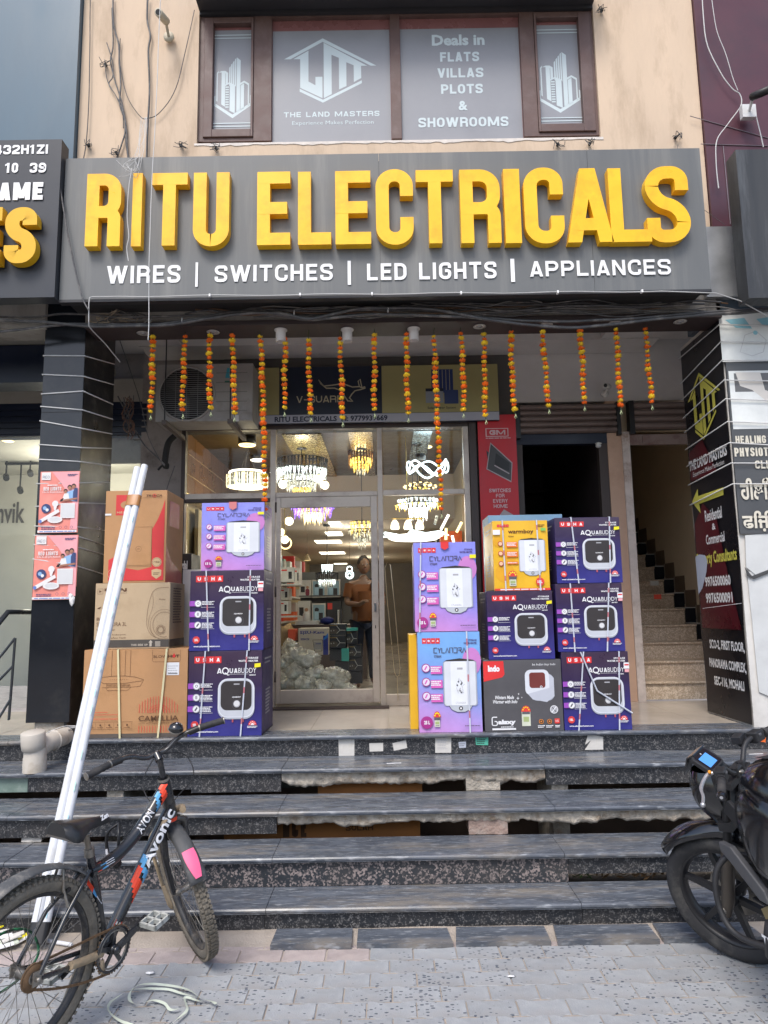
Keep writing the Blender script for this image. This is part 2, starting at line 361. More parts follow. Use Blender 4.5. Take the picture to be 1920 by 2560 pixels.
alu=mat('aluminium_frame',(.46,.40,.34),.42,metal=.55,var=.12,vs=4,dirt=(.30,.25,.22),ds=4)
darkalu=mat('dark_brown_frame',(.06,.045,.04),.5,var=.15,vs=5)
brownframe=mat('brown_window_frame',(.115,.070,.062),.55,var=.18,vs=6,dirt=(.16,.11,.10),ds=5)
film=mat('grey_window_film',(.255,.262,.285),.45,var=.06,vs=3)
filmprint=mat('pale_film_print',(.53,.61,.63),.5,var=.03)
redreflect=mat('glass_red_reflection',(.22,.10,.10),.25,var=.1)  # reddish reflection above the film, painted into the pane colour
black=mat('black_void',(.006,.006,.007),.7,var=.2)
graniteA=granite('black_granite_riser',(.022,.024,.028),(.19,.185,.18),.32,165,.35,(.075,.062,.052))
graniteB=granite('coarse_granite_riser',(.028,.032,.038),(.30,.25,.235),.62,105,.35,(.08,.07,.06))
def marble():
    m=mat('blue_grey_marble_tread',(.092,.104,.124),.24,var=.32,vs=9,dirt=(.24,.21,.17),ds=2.6,stretch=(.5,2.2,1),spec=.45)
    t=m.node_tree; N=t.nodes; L=t.links; b=N['Principled BSDF']; src=b.inputs['Base Color'].links[0].from_socket
    tc=N.new('ShaderNodeTexCoord'); mp=N.new('ShaderNodeMapping'); mp.inputs['Scale'].default_value=(14,70,40); mp.inputs['Rotation'].default_value=(0,0,rad(4)); L.new(tc.outputs['Object'],mp.inputs[0])
    n=N.new('ShaderNodeTexNoise'); n.inputs['Scale'].default_value=1; n.inputs['Detail'].default_value=5; L.new(mp.outputs[0],n.inputs[0])
    r=N.new('ShaderNodeMapRange'); r.inputs[1].default_value=.55; r.inputs[2].default_value=.75; r.inputs[4].default_value=.75; L.new(n.outputs[0],r.inputs[0])
    mx=N.new('ShaderNodeMix'); mx.data_type='RGBA'; L.new(r.outputs[0],mx.inputs[0]); L.new(src,mx.inputs[6]); mx.inputs[7].default_value=(.36,.38,.40,1); L.new(mx.outputs[2],b.inputs['Base Color'])
    return m
tread=marble()
tile=mat('beige_floor_tile',(.44,.39,.33),.14,var=.06,vs=2,spec=.6)
concrete=mat('broken_concrete',(.43,.385,.32),.95,var=.35,vs=14,bump=1.,bs=60,dirt=(.21,.14,.08),ds=9)
sandm=mat('sandy_ground',(.35,.305,.26),.95,var=.2,vs=8,bump=.5,bs=90,dirt=(.20,.17,.15),ds=2)
tan=mat('beige_wall',(.40,.35,.28),.7,var=.05)
greyceil=mat('porch_ceiling_paint',(.58,.56,.54),.8,var=.05,dirt=(.46,.43,.41))
concbeam=mat('grimy_beam',(.30,.28,.25),.85,var=.25,vs=6,bump=.4,dirt=(.05,.045,.04),ds=3,stretch=(1,1,.3))
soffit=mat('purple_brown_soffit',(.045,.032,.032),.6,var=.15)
card=mat('cardboard',(.46,.25,.115),.8,var=.07,vs=2.5,bump=.12,bs=150,dirt=(.36,.19,.08),ds=2)
card2=mat('cardboard_pale',(.47,.35,.22),.8,var=.06,vs=2.5,bump=.12,bs=150,dirt=(.38,.27,.16),ds=2)
cardd=mat('cardboard_dim',(.22,.10,.04),.85,var=.1)
cable=mat('black_cable',(.07,.07,.072),.42,var=.35,vs=9,dirt=(.24,.22,.205),ds=7)
wwire=mat('white_wire',(.55,.55,.54),.5,var=.08,vs=8)
def pavermat():
    m=mat('concrete_paver',(.295,.308,.320),.9,var=.13,vs=16,bump=.35,bs=160,rnd=.09,dirt=(.25,.225,.20),ds=1.1)
    t=m.node_tree; N=t.nodes; L=t.links; b=N['Principled BSDF']; src=b.inputs['Base Color'].links[0].from_socket
    g=N.new('ShaderNodeNewGeometry'); mp=N.new('ShaderNodeMapping'); mp.inputs['Scale'].default_value=(46,80,1); L.new(g.outputs['Position'],mp.inputs[0])
    v=N.new('ShaderNodeTexVoronoi'); v.inputs['Scale'].default_value=1.; L.new(mp.outputs[0],v.inputs[0])
    n=N.new('ShaderNodeTexNoise'); n.inputs['Scale'].default_value=2.3; n.inputs['Detail'].default_value=3; L.new(g.outputs['Position'],n.inputs[0])
    s=N.new('ShaderNodeSeparateColor'); L.new(v.outputs['Color'],s.inputs[0])
    a=N.new('ShaderNodeMath'); a.operation='MULTIPLY'; L.new(s.outputs[0],a.inputs[0]); L.new(n.outputs[0],a.inputs[1])
    c=N.new('ShaderNodeMapRange'); c.inputs[1].default_value=.29; c.inputs[2].default_value=.47; c.inputs[3].default_value=0; c.inputs[4].default_value=.43; L.new(a.outputs[0],c.inputs[0])
    d=N.new('ShaderNodeMath'); d.operation='LESS_THAN'; L.new(v.outputs['Distance'],d.inputs[0]); L.new(c.outputs[0],d.inputs[1])
    mx=N.new('ShaderNodeMix'); mx.data_type='RGBA'; L.new(d.outputs[0],mx.inputs[0]); L.new(src,mx.inputs[6]); mx.inputs[7].default_value=(.075,.085,.11,1)
    # pale whole-surface scuffs
    n2=N.new('ShaderNodeTexNoise'); n2.inputs['Scale'].default_value=5; n2.inputs['Detail'].default_value=8; n2.inputs['Roughness'].default_value=.8; L.new(g.outputs['Position'],n2.inputs[0])
    r=N.new('ShaderNodeMapRange'); r.inputs[1].default_value=.45; r.inputs[2].default_value=.7; r.inputs[4].default_value=.35; L.new(n2.outputs[0],r.inputs[0])
    m2=N.new('ShaderNodeMix'); m2.data_type='RGBA'; L.new(r.outputs[0],m2.inputs[0]); L.new(mx.outputs[2],m2.inputs[6]); m2.inputs[7].default_value=(.37,.385,.395,1)
    L.new(m2.outputs[2],b.inputs['Base Color']); return m
paverm=pavermat()
pinkpaver=mat('red_paver',(.37,.315,.30),.9,var=.15,vs=14,bump=.3,bs=150,rnd=.1,dirt=(.42,.36,.33),ds=2)
# ================================================================ ground
mb=MB(); mb.box(-60,60,-60,3.97,-.30,-.0055,sandm); mb.box(-60,60,12.,60,-.30,-.035,sandm)
pav=mb.build('pavement',origin=(0,3,0),kind='structure')
PW,PD=.214,.1235
def paver_mesh(m,nm):
    w,d=PW/2-.0028,PD/2-.0022; s=.013; q=w*.55; e=w*.78
    # wavy long edges: middle pushed out at the back, in at the front (interlocking block)
    out=[(-w,-d),(-e,-d),(-q,-d-s),(q,-d-s),(e,-d),(w,-d),(w,d),(e,d),(q,d-s),(-q,d-s),(-e,d),(-w,d)]
    b=MB(); n=len(out); k=.975
    T=[(x*k,y*k,0) for x,y in out]; R=[(x,y,-.003) for x,y in out]; B=[(x,y,-.04) for x,y in out]
    b.add(T+R+B,[list(range(n))]+[(n+i,n+(i+1)%n,(i+1)%n,i) for i in range(n)]+[(2*n+i,2*n+(i+1)%n,n+(i+1)%n,n+i) for i in range(n)],m)
    me=bpy.data.meshes.new(nm); me.from_pydata(b.v,[],b.f); me.materials.append(m); return me
pm=paver_mesh(paverm,'paver'); pm2=paver_mesh(pinkpaver,'paver')
rowsY=[3.765-PD*i for i in range(0,9)]; 
outer=MB()
for i in range(-2,34):
    y=3.765-PD*i
    if y>3.95: continue
    sh=(i%2)*PW*.5+noise.noise((i*1.7,0,0))*.02
    for j in range(-26,27):
        x=j*PW+sh+(.5-random.random())*.003
        zz=(random.random()-.5)*.0024; 
        pink=(i<=0) and not (x>-.2 and i==0 and x<2.5)
        if y<3.84 and y>2.80 and abs(x)<2.12:
            o=bpy.data.objects.new('paver',pm2 if pink and i<=0 else pm); COL.objects.link(o); o.parent=pav
            o.location=(x,y-3.,zz); o.rotation_euler=((random.random()-.5)*.02,(random.random()-.5)*.012,(random.random()-.5)*.012)
        elif y>.2 or abs(x)<3:
            src=pm2 if pink else pm
            outer.add([v.co+Vector((x,y,zz)) for v in src.vertices],[list(p.vertices) for p in src.polygons],pinkpaver if pink else paverm)
outer.build('paver_field',parent=pav,kind='stuff')
# sand drift at the foot of the steps
mb=MB(); n=60
for i in range(n):
    x0=-2.8+i*.1; x1=x0+.1; f=lambda x:3.80+.035*noise.noise((x*2.2,1,0)); g=lambda x:.004+.006*noise.noise((x*3,5,0))
    mb.add([(x0,f(x0),-.008),(x1,f(x1),-.008),(x1,4.0,.016+g(x1)),(x0,4.0,.016+g(x0))],[(0,1,2,3)],sandm,True)
mb.build('sand_drift',kind='stuff',label='sandy dust drifted along the foot of the steps')
# far side of the street behind the camera, seen only in the reflections
mb=MB(); mb.box(-30,30,-24,-20,-.03,5.5,mat('far_facade',(.10,.11,.10),.8,var=.3,vs=.3))
for i in range(12): mb.box(-28+i*4.8,-25.5+i*4.8,-19.99,-19.9,.5+(i%2)*.2,3.0,mat('far_glass',(.05,.06,.07),.2))
mb.thing('opposite_building','long dull green building on the far side of the street','building')
# ================================================================ steps
Zs=[.134,.298,.463,.631,.775]; Ys=[3.966,4.233,4.548,4.934,5.321]
steps=thing('front_steps','dark granite steps with broken and missing risers below the shops','steps',(0,4.6,0),kind='structure')
def slab(x0,x1,y0,y1,z1,m,th=.027,nm='tread_slab'):
    b=MB(); r=th*.5; prof=[(y0+r*.35,z1-th)]+[(y0+r-r*math.cos(a),z1-r-(-r*math.sin(a)) ) for a in [rad(q) for q in (-60,-20,20,60)]]+[(y0+r,z1),(y1,z1),(y1,z1-th)]
    pts=[(x0,y,z) for y,z in prof]; b.prism(pts,(x1-x0,0,0),m); return b.build(nm,parent=steps)
jt=[[at(p,2272,Y=3.966).x for p in (170,664,1455)],[at(p,2145,Y=4.233).x for p in (10,680,1412,)],[at(p,2030,Y=4.548).x for p in (18,695,1388)],[at(p,1925,Y=4.934).x for p in (68,703,1362,1760)],[at(p,1845,Y=5.321).x for p in (20,135,1400)]]
for k in range(5):
    xs=[-4.2]+jt[k]+[4.4]; yb=(Ys[k+1]+.035) if k<4 else 5.60
    for a,b in zip(xs[:-1],xs[1:]):
        slab(a+.0015,b-.0015,Ys[k]+random.uniform(-.003,.003),yb,Zs[k]+random.uniform(-.0015,.0015),tread)
def riser(k,pxa,pxb,m,zlo=None,zhi=None):
    "riser board below tread k"
    yy=Ys[k]+.034; zt=Zs[k]-.027; zb=(Zs[k-1] if k>0 else -.02)
    py=1900
    xa=at(pxa,[2300,2180,2060,1955,1870][k],Y=yy).x if pxa is not None else -4.2
    xb=at(pxb,[2300,2180,2060,1955,1870][k],Y=yy).x if pxb is not None else 4.4
    b=MB(); b.box(xa+.001,xb-.001,yy,yy+.018,zb+(zt-zb)*(zlo or 0)+.001,zt-.0005,m); b.build('riser_slab',parent=steps,bevel=.001)
# platform riser, whole
for a,b_ in ((None,130),(130,1315),(1315,None)): riser(4,a,b_,graniteA)
green=mat('green_marble',(.16,.22,.19),.35,var=.3,vs=6,dirt=(.35,.36,.33),ds=3)
riser(3,None,70,green,.28); riser(3,70,478,graniteA,.28); riser(3,478,703,graniteA,.12); riser(3,1365,1800,graniteA,.22); riser(3,1800,None,graniteA,0)
riser(2,None,16,graniteA,.2); riser(2,16,692,graniteA,.2); 
riser(1,None,250,graniteB,.05); riser(1,250,1248,graniteB,0); riser(1,1421,None,graniteA,.30); riser(1,1248,1421,graniteB,0)
riser(0,None,170,graniteA,0); riser(0,170,662,graniteA,0); riser(0,662,1457,graniteA,0); riser(0,1457,None,graniteA,0)
# the broken mortar bands under treads 1 and 2
def broken(k,pxa,pxb,h0,h1,seed,pyr):
    yy=Ys[k]+.03; zt=Zs[k]-.027; xa=at(pxa,pyr,Y=yy).x; xb=at(pxb,pyr,Y=yy).x; zb=Zs[k-1]; H=zt-zb
    n=int((xb-xa)/.012); b=MB(); lo=[]; rg=random.Random(seed)
    fr=[[],[]]
    rowsn=5
    G=[]
    for i in range(n+1):
        x=xa+(xb-xa)*i/n; t=i/n
        d=h0+(h1-h0)*t+.22*noise.noise((x*3.1,seed,0))+.16*noise.noise((x*9,seed,4))+.07*noise.noise((x*31,seed,9))
        d=max(.12,min(.97,d)); zl=zt-H*d
        col=[]
        for j in range(rowsn+1):
            z=zt+(zl-zt)*j/rowsn
            col.append(Vector((x,yy+.012-.016*noise.noise((x*14,z*22,seed))-.01*noise.noise((x*40,z*40,seed)) +(.012 if j==rowsn else 0),z)))
        col.append(Vector((x,yy+.07,zl+.006))); col.append(Vector((x,yy+.07,zt))); G.append(col)
    vs=[p for c in G for p in c]; c=len(G[0])
    b.add(vs,[(i*c+j,i*c+j+1,(i+1)*c+j+1,(i+1)*c+j) for i in range(n) for j in range(c-1)],concrete,True)
    b.build('broken_mortar_band',parent=steps)
broken(3,704,1240,.62,.62,3,1960); broken(3,1240,1364,.80,.62,5,1960); broken(2,693,1300,.46,.44,8,2065); broken(2,1300,1900,.52,.50,11,2065)
# brick piers holding the treads up behind the gaps
def pier(k,pxa,pxb,pyr,m=concrete):
    yy=Ys[k]+.05; b=MB(); xa=at(pxa,pyr,Y=yy).x; xb=at(pxb,pyr,Y=yy).x; z0=Zs[k-1]; z1=Zs[k]-.027; n=5
    G=[]; 
    for i in range(n+1):
        for j in range(n+1):
            x=xa+(xb-xa)*i/n+.008*noise.noise((i*3.,j*2.,k)); z=z0+(z1-z0)*j/n; G.append((x,yy+.012*noise.noise((x*20,z*20,3)),z))
    b.add(G,[(i*(n+1)+j,(i+1)*(n+1)+j,(i+1)*(n+1)+j+1,i*(n+1)+j+1) for i in range(n) for j in range(n)],m,True); b.box(xa+.006,xb-.006,yy+.02,yy+.2,z0,z1,m)
    b.build('brick_pier',parent=steps)
pinkbrick=mat('old_brick',(.33,.24,.20),.95,var=.2,vs=12,bump=.8,bs=50,dirt=(.38,.34,.30),ds=6)
pier(3,1165,1250,1965); pier(2,1172,1270,2075,pinkbrick); pier(2,55,105,2060,offwhite)
# dark hollow under the steps
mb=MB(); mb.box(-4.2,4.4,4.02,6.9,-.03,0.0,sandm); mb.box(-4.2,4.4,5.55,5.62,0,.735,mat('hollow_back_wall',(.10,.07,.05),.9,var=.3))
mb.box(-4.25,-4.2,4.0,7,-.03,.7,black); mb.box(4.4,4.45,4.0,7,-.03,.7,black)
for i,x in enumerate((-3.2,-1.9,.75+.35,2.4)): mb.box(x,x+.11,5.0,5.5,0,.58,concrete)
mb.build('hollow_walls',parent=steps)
for nm,lb,(px0,py0,px1,py1,Y),tx in (('flattened_carton','flattened brown carton stored behind the upper broken riser',(795,2000,1055,1950,5.12),None),
     ('flattened_carton','flattened carton with dark letters stored behind the lower broken riser',(560,2105,1050,2050,4.82),'L')):
    a=at(px0,py0,Y=Y); c=at(px1,py1,Y=Y); b=MB(); b.box(a.x,c.x,Y,Y+.03,max(.01,a.z-.12),c.z+.05,mat('carton_orange',(.34,.135,.035),.8,var=.12)); t=b.thing(nm,lb,'carton')
    if tx:
        P=facade(a.x,a.z,c.x,c.z,Y-.001); d=MB(); P.hf(d,'HCE',.30,.42,.2,1.3,mat('brown_ink',(.07,.03,.01),.8)); P.hf(d,'SOLAR',.62,.76,.5,.8,MATS['brown_ink']); d.build('print',parent=t)
a=at(540,1990,Y=5.1); mb=MB(); mb.box(a.x,a.x+.75,5.16,5.19,.46,.60,mat('grey_green_board',(.09,.10,.085),.7)); mb.thing('stored_board','grey green board behind the upper gap in the steps, left of the carton','board')
# ground slabs before the lowest step
for (pa,pb) in ((680,880),(893,1131),(1137,1372),(1388,1640),(1650,1900)):
    xa=at(pa,2350,Y=3.87).x; xb=at(pb,2350,Y=3.87).x; z=.022+random.uniform(-.004,.004); t=random.uniform(-.008,.008)
    b=MB(); pts=[(xa,3.815+t,z),(xa+.08,3.812,z),(xb-.06,3.812-t,z),(xb,3.815,z),(xb+random.uniform(-.02,.0),3.975,z+.006),(xa+random.uniform(0,.02),3.98,z+.006)]
    b.prism(pts,(0,0,-.03),tread); b.thing('loose_stone_slab','loose dark stone slab on the ground against the lowest riser','stone slab',group='loose stone slabs at the foot of the steps')
labs=['leftmost loose dark slab on the ground below the steps, with a grey end','second loose dark slab from the left on the ground below the steps','middle loose dark slab on the ground, its right end broken off at a slant','long dusty slab on the ground between the broken slab and the motorcycle wheel','slab on the ground behind the motorcycle front wheel']
for o,l in zip([o for o in COL.objects if o.name.startswith('loose_stone_slab')],labs): o['label']=l
# weeds and dead leaves in the gap at the right
leafg=mat('weed_green',(.07,.14,.03),.6,var=.3); leafd=mat('dead_leaf',(.22,.13,.06),.8,var=.3)
b=MB(); rg=random.Random(4)
for i in range(260):
    px=rg.uniform(1425,1720); green_=px<1490; x=at(px,2185,Y=4.30).x; y=rg.uniform(4.30,4.46); z=Zs[0]+rg.uniform(.0,.05)
    a=rg.uniform(0,6.28); l=rg.uniform(.012,.03); d=Vector((math.cos(a),math.sin(a),rg.uniform(-.2,.7)))*l; e=Vector((-math.sin(a),math.cos(a),0.2))*l*.35; c=Vector((x,y,z))
    b.poly([c-d,c-e,c+d,c+e],leafg if green_ else leafd)
b.thing('fallen_leaves','dead leaves and a few green weeds caught in the gap under the second tread','leaves',kind='stuff')
# ================================================================ the shop building
bld=thing('shop_building','peach plastered shop building with glass shopfront behind a deep porch','building',(0,6.,0))
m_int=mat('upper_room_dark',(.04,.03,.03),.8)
xl,xr=-2.53,2.735
b=MB(); Y0,Y1=5.5,5.66
wx0,wx1,wz0,wz1=X_(495,200,5.5),X_(1493,200,5.5),Z_(995,352,5.5),Z_(995,28,5.5)
b.box(xl,wx0,Y0,Y1,4.15,8.2,peach); b.box(wx1,xr,Y0,Y1,4.15,8.2,peach); b.box(wx0,wx1,Y0,Y1,4.15,wz0,peach)
b.build('wall',parent=bld,label='peach plaster wall with rust streaks around the upper window')
b=MB(); b.box(wx0-.0,wx1+.0,Y0-.35,Y0-.002,wz1+.03,wz1+.12,mat('dark_sunshade',(.03,.03,.035),.6)); b.box(wx0,wx1,Y0,Y1,wz1,8.2,MATS['dark_sunshade']); b.build('window_lintel',parent=bld)
# upper window
b=MB(); Yw=5.56
def wz(py): return Z_(980,py,Yw)
def wx(px): return X_(px,200,Yw)
fr=[(500,512,0),(636,680,1),(977,1001,1),(1303,1338,1),(1480,1493,0)]
zt,zb=wz(34),wz(352)
for a,c,_ in fr: b.box(wx(a),wx(c),Yw-.03,Yw+.05,zb,zt,brownframe)
b.box(wx(512),wx(1480),Yw-.028,Yw+.05,zt-.05,zt+.0,brownframe)
b.box(wx(512),wx(636),Yw-.028,Yw+.05,zb,zb+.03,brownframe); b.box(wx(1338),wx(1480),Yw-.028,Yw+.05,zb,zb+.03,brownframe)
win=b.build('window_frame',parent=bld)
panes=[(512,636),(680,977),(1001,1303),(1338,1480)]
def casement(a,c,al,ar):
    q=MB(); x0,x1=wx(a)+.003,wx(c)-.003; z0,z1=zb+.033,zt-.052
    q.box(x0,x0+al,Yw-.045,Yw+.03,z0,z1,brownframe); q.box(x1-ar,x1,Yw-.045,Yw+.03,z0,z1,brownframe); q.box(x0+al,x1-ar,Yw-.045,Yw+.03,z0,z0+.07,brownframe); q.box(x0+al,x1-ar,Yw-.045,Yw+.03,z1-.05,z1,brownframe)
    q.build('casement',parent=win,bevel=.004)
    return x0+al,x1-ar,z0+.07,z1-.05
boxes=[]
boxes.append(casement(512,636,.075,.02)); boxes.append((wx(680),wx(977),zb,zt-.05)); boxes.append((wx(1001),wx(1303),zb,zt-.05)); boxes.append(casement(1338,1480,.02,.10))
def city(P,b,m):
    q=lambda pts:P.poly(b,pts,m)
    q([(0.02,.26),(.5,.14),(.98,.26),(.98,.29),(.5,.175),(.02,.29)])
    q([(.07,.31),(.07,.58),(.12,.60),(.12,.585),(.10,.575),(.10,.30)]); q([(.2,.275),(.2,.60),(.3,.60),(.3,.25)]); q([(.12,.585),(.2,.60),(.3,.60),(.37,.58),(.36,.57),(.2,.585)]); q([(.31,.45),(.31,.59),(.37,.58),(.37,.47)])
    for i,h in enumerate((.63,.66,.685,.71)): x=.40+i*.05; q([(x,.46),(x,h),(x+.035,h+.015),(x+.035,.44)])
    q([(.60,.2),(.60,.73),(.70,.70),(.70,.22)])
    q([(.27,.26),(.27,.46),(.42,.49),(.42,.475),(.29,.45),(.29,.255)]); q([(.42,.21),(.42,.485),(.56,.46),(.56,.185)])
    for i in range(9): P.rect(b,.31,.24+i*.024,.40,.254+i*.024,m)
    q([(.66,.22),(.66,.47),(.80,.50),(.93,.47),(.93,.27),(.90,.26),(.90,.455),(.80,.48),(.69,.455),(.69,.23)]); q([(.71,.22),(.71,.455),(.80,.475),(.80,.24)]); q([(.96,.27),(.96,.36),(.99,.35),(.99,.28)]); q([(.02,.28),(.02,.35),(.05,.36),(.05,.275)])
    for v in (.055,.085,.915,.945): P.rect(b,0,v,1,v+.009,m)
def lmlogo(P,b,m,u0,v0,u1,v1):
    # the logo's own box
    T=lambda pts:[(u0+x*(u1-u0),v0+y*(v1-v0)) for x,y in pts]; q=lambda pts:P.poly(b,T(pts),m)
    q([(0,.68),(.42,1),(1,.56),(.94,.56),(.42,.945),(.07,.68)])
    q([(.10,.68),(.265,.81),(.265,.33),(.34,.27),(.34,.40),(.415,.40),(.415,.07),(.175,.235),(.175,.68)])
    q([(.43,.93),(.43,.07),(.515,.13),(.515,.74),(.595,.69),(.595,.20),(.675,.25),(.675,.62),(.755,.57),(.755,.31),(.835,.37),(.835,.56),(.90,.56),(.43,.93)][:-1])
    q([(.17,.22),(.42,.045),(.84,.335),(.84,.29),(.42,0),(.17,.175)])
for i,(x0,x1,z0,z1) in enumerate(boxes):
    q=MB(); q.box(x0,x1,Yw+.008,Yw+.014,z0,z1,redreflect); q.build('pane',parent=win)
    q=MB(); ztop=z1-(.10 if i in(1,2) else .03); P=facade(x0,z0,x1,ztop,Yw+.006); P.k=0; P.rect(q,0.004,0.012 if i in(0,3) else 0,0.996,1,film)
    if i in (0,3): city(P,q,filmprint)
    if i==1:
        lmlogo(P,q,filmprint,.10,.35,.88,.93)
        P.hf(q,'THE LAND MASTERS',.10,.90,.225,.27,filmprint,t=.2,gap=.22); P.text(q,'Experience Makes Perfection',.17,.85,.145,.19,filmprint)
    if i==2:
        for s,u0,u1,v0,v1 in (('Deals in',.27,.71,.845,.945),('FLATS',.335,.66,.70,.785),('VILLAS',.31,.69,.555,.64),('PLOTS',.335,.68,.41,.495),('&',.475,.55,.26,.345),('SHOWROOMS',.14,.88,.115,.20)):
            if s.isupper(): P.hf(q,s,u0,u1,v0,v1,filmprint,t=.21,gap=.14)
            else: P.text(q,s,u0,u1,v0,v1,filmprint,bold=.035)
    q.build('window_film',parent=win)
q=MB(); n=90; vs=[]
for i in range(n+1):
    x=wx0-.02+(wx1-wx0+.04)*i/n; d=.012+.030*abs(noise.noise((x*4,2,0)))+.02*abs(noise.noise((x*17,5,0))); vs+=[(x,Y0-.003,wz0+.004),(x,Y0-.003-.002,wz0-d),(x,Y0+.001,wz0-d-.002)]
q.add(vs,[(3*i+j,3*i+j+1,3*i+j+4,3*i+j+3) for i in range(n) for j in range(2)],mat('white_patch_plaster',(.62,.57,.52),.9,var=.15,vs=12)); q.build('sill_patch',parent=bld)
q=MB(); q.box(wx0,wx1,6.6,6.65,wz0-.3,wz1+.2,m_int); q.build('upper_room_wall',parent=bld)
# beam, porch ceiling
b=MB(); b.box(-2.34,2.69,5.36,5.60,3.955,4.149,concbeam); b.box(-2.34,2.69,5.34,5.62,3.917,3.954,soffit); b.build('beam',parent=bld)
b=MB(); b.box(-2.9,3.2,5.62,7.1,4.36,4.44,greyceil)
b.box(-2.33,2.68,5.62,5.76,4.20,4.36,greyceil); b.box(-2.33,2.68,6.55,6.93,4.22,4.359,greyceil); b.box(-2.33,2.68,6.50,6.55,4.285,4.359,greyceil); b.box(2.1,2.68,5.761,6.499,4.21,4.358,greyceil)
b.box(-2.33,-1.9,5.761,6.499,4.21,4.358,greyceil); b.build('porch_ceiling',parent=bld)
# platform floor tiles
tileroot=thing('porch_floor','polished beige floor tiles of the shop porch','floor',(0,6.2,.77),kind='structure')
ti=MB(); ti.box(-.3,.3,-.3,.3,-.01,0,tile); tmesh=None
xx=-4.19
while xx<4.3:
    yy=5.602
    while yy<6.92:
        x1=min(xx+.6,4.38); y1=min(yy+.6,6.93); q=MB(); q.box(xx+.0012,x1-.0012,yy+.0012,y1-.0012,.76,.7735+random.uniform(-.0004,.0004),tile); q.build('tile',parent=tileroot); yy=y1
    xx=x1
q=MB(); q.box(-4.2,4.4,5.6,6.94,.70,.768,concrete); q.build('floor_bed',parent=tileroot)
# back wall of the porch
wallg=mat('grimy_wall',(.27,.24,.22),.8,var=.15,dirt=(.12,.10,.09),ds=3)
b=MB(); Yb=6.94
gx0,gx1=X_(455,1300,Yb),X_(1190,1200,Yb); ztr=Z_(960,1072,Yb); zrt=Z_(1400,1088,Yb)
b.box(-2.42,gx0,Yb,Yb+.12,.775,4.36,wallg); b.box(-3.2,-2.421,Yb+.16,Yb+.2,3.2,4.9,wallg); b.box(gx0,gx1,Yb,Yb+.12,ztr,4.36,mat('wall_dark',(.10,.095,.09),.8))
xg=X_(1292,1200,Yb); b.box(gx1,xg,Yb,Yb+.12,.775,4.36,MATS['wall_dark'])
xd1=X_(1527,1300,Yb); xc1=X_(1566,1300,Yb); xs1=2.46
b.box(xg,3.6,Yb+.0,Yb+.12,Z_(1400,1005,Yb),4.36,greyceil); 
b.build('porch_back_wall',parent=bld)
b=MB(); b.box(xd1,xc1+.0,Yb-.04,Yb+.14,.775,Z_(1500,1006,Yb)-.0,mat('peach_column',(.52,.34,.24),.7,var=.08,dirt=(.40,.25,.17),ds=2)); b.build('door_column',parent=bld)
# roller shutter boxes
shm=mat('rusty_shutter',(.17,.125,.11),.6,var=.2,vs=8,dirt=(.09,.06,.05),ds=4)
def shutter(pa,pb,pt,pb2,n,name,label):
    Y=6.86; x0,x1=X_(pa,1040,Y),X_(pb,1040,Y); z1=Z_((pa+pb)/2,pt,Y); z0=Z_((pa+pb)/2,pb2,Y)
    r=thing(name,label,'shutter',((x0+x1)/2,Y,z0))
    for i in range(n):
        h=(z1-z0)/n; z=z0+i*h; q=MB(); pts=[(x0,Y+.02,z+.002),(x0,Y-.012,z+h*.25),(x0,Y-.016,z+h*.6),(x0,Y+.0,z+h*.93),(x0,Y+.02,z+h-.002)]
        q.prism(pts,(x1-x0,0,0),shm); q.build('slat',parent=r)
    q=MB(); q.box(x0,x1,Y+.022,Y+.07,z0+.002,z1,darkalu); q.box(x0-.05,x0-.002,Y-.02,Yb-.001,z0-.05,z1+.01,blk); q.box(x1+.002,x1+.04,Y-.02,Yb-.042,z0-.03,z1+.01,blk); q.build('shutter_housing',parent=r)
    return x0,x1,z0
s1=shutter(1300,1540,1010,1082,5,'roller_shutter','rolled up brown slatted shutter above the dark doorway')
s2=shutter(1585,1722,1004,1072,4,'roller_shutter','narrower rolled up slatted shutter above the staircase')
# dark doorway room to the right of the red banner
b=MB(); b.box(xg,X_(1310,1250,Yb),Yb-.03,Yb+.05,.775,Z_(1400,1090,Yb),darkalu); b.box(X_(1502,1250,Yb),xd1-.001,Yb-.03,Yb+.05,.775,Z_(1400,1090,Yb),darkalu)
b.box(xg,xd1-.001,Yb-.035,Yb+.055,Z_(1400,1112,Yb),Z_(1400,1084,Yb)+.0,mat('navy_header',(.010,.014,.03),.4)); b.build('dark_doorway_frame',parent=bld)
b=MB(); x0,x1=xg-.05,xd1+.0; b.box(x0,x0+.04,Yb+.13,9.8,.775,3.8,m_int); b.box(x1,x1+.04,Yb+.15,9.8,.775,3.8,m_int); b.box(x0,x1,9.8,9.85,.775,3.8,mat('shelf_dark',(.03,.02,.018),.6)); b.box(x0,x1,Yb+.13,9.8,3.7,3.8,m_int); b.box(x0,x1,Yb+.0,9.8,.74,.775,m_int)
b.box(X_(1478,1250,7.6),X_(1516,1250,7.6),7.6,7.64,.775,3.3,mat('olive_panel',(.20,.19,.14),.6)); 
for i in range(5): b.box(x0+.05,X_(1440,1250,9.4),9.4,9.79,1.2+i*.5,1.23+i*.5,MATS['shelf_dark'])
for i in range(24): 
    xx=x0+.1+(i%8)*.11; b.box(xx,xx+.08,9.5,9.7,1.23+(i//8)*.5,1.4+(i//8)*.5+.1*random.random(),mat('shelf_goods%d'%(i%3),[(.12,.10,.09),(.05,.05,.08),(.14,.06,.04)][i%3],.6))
b.build('dark_room',parent=bld)
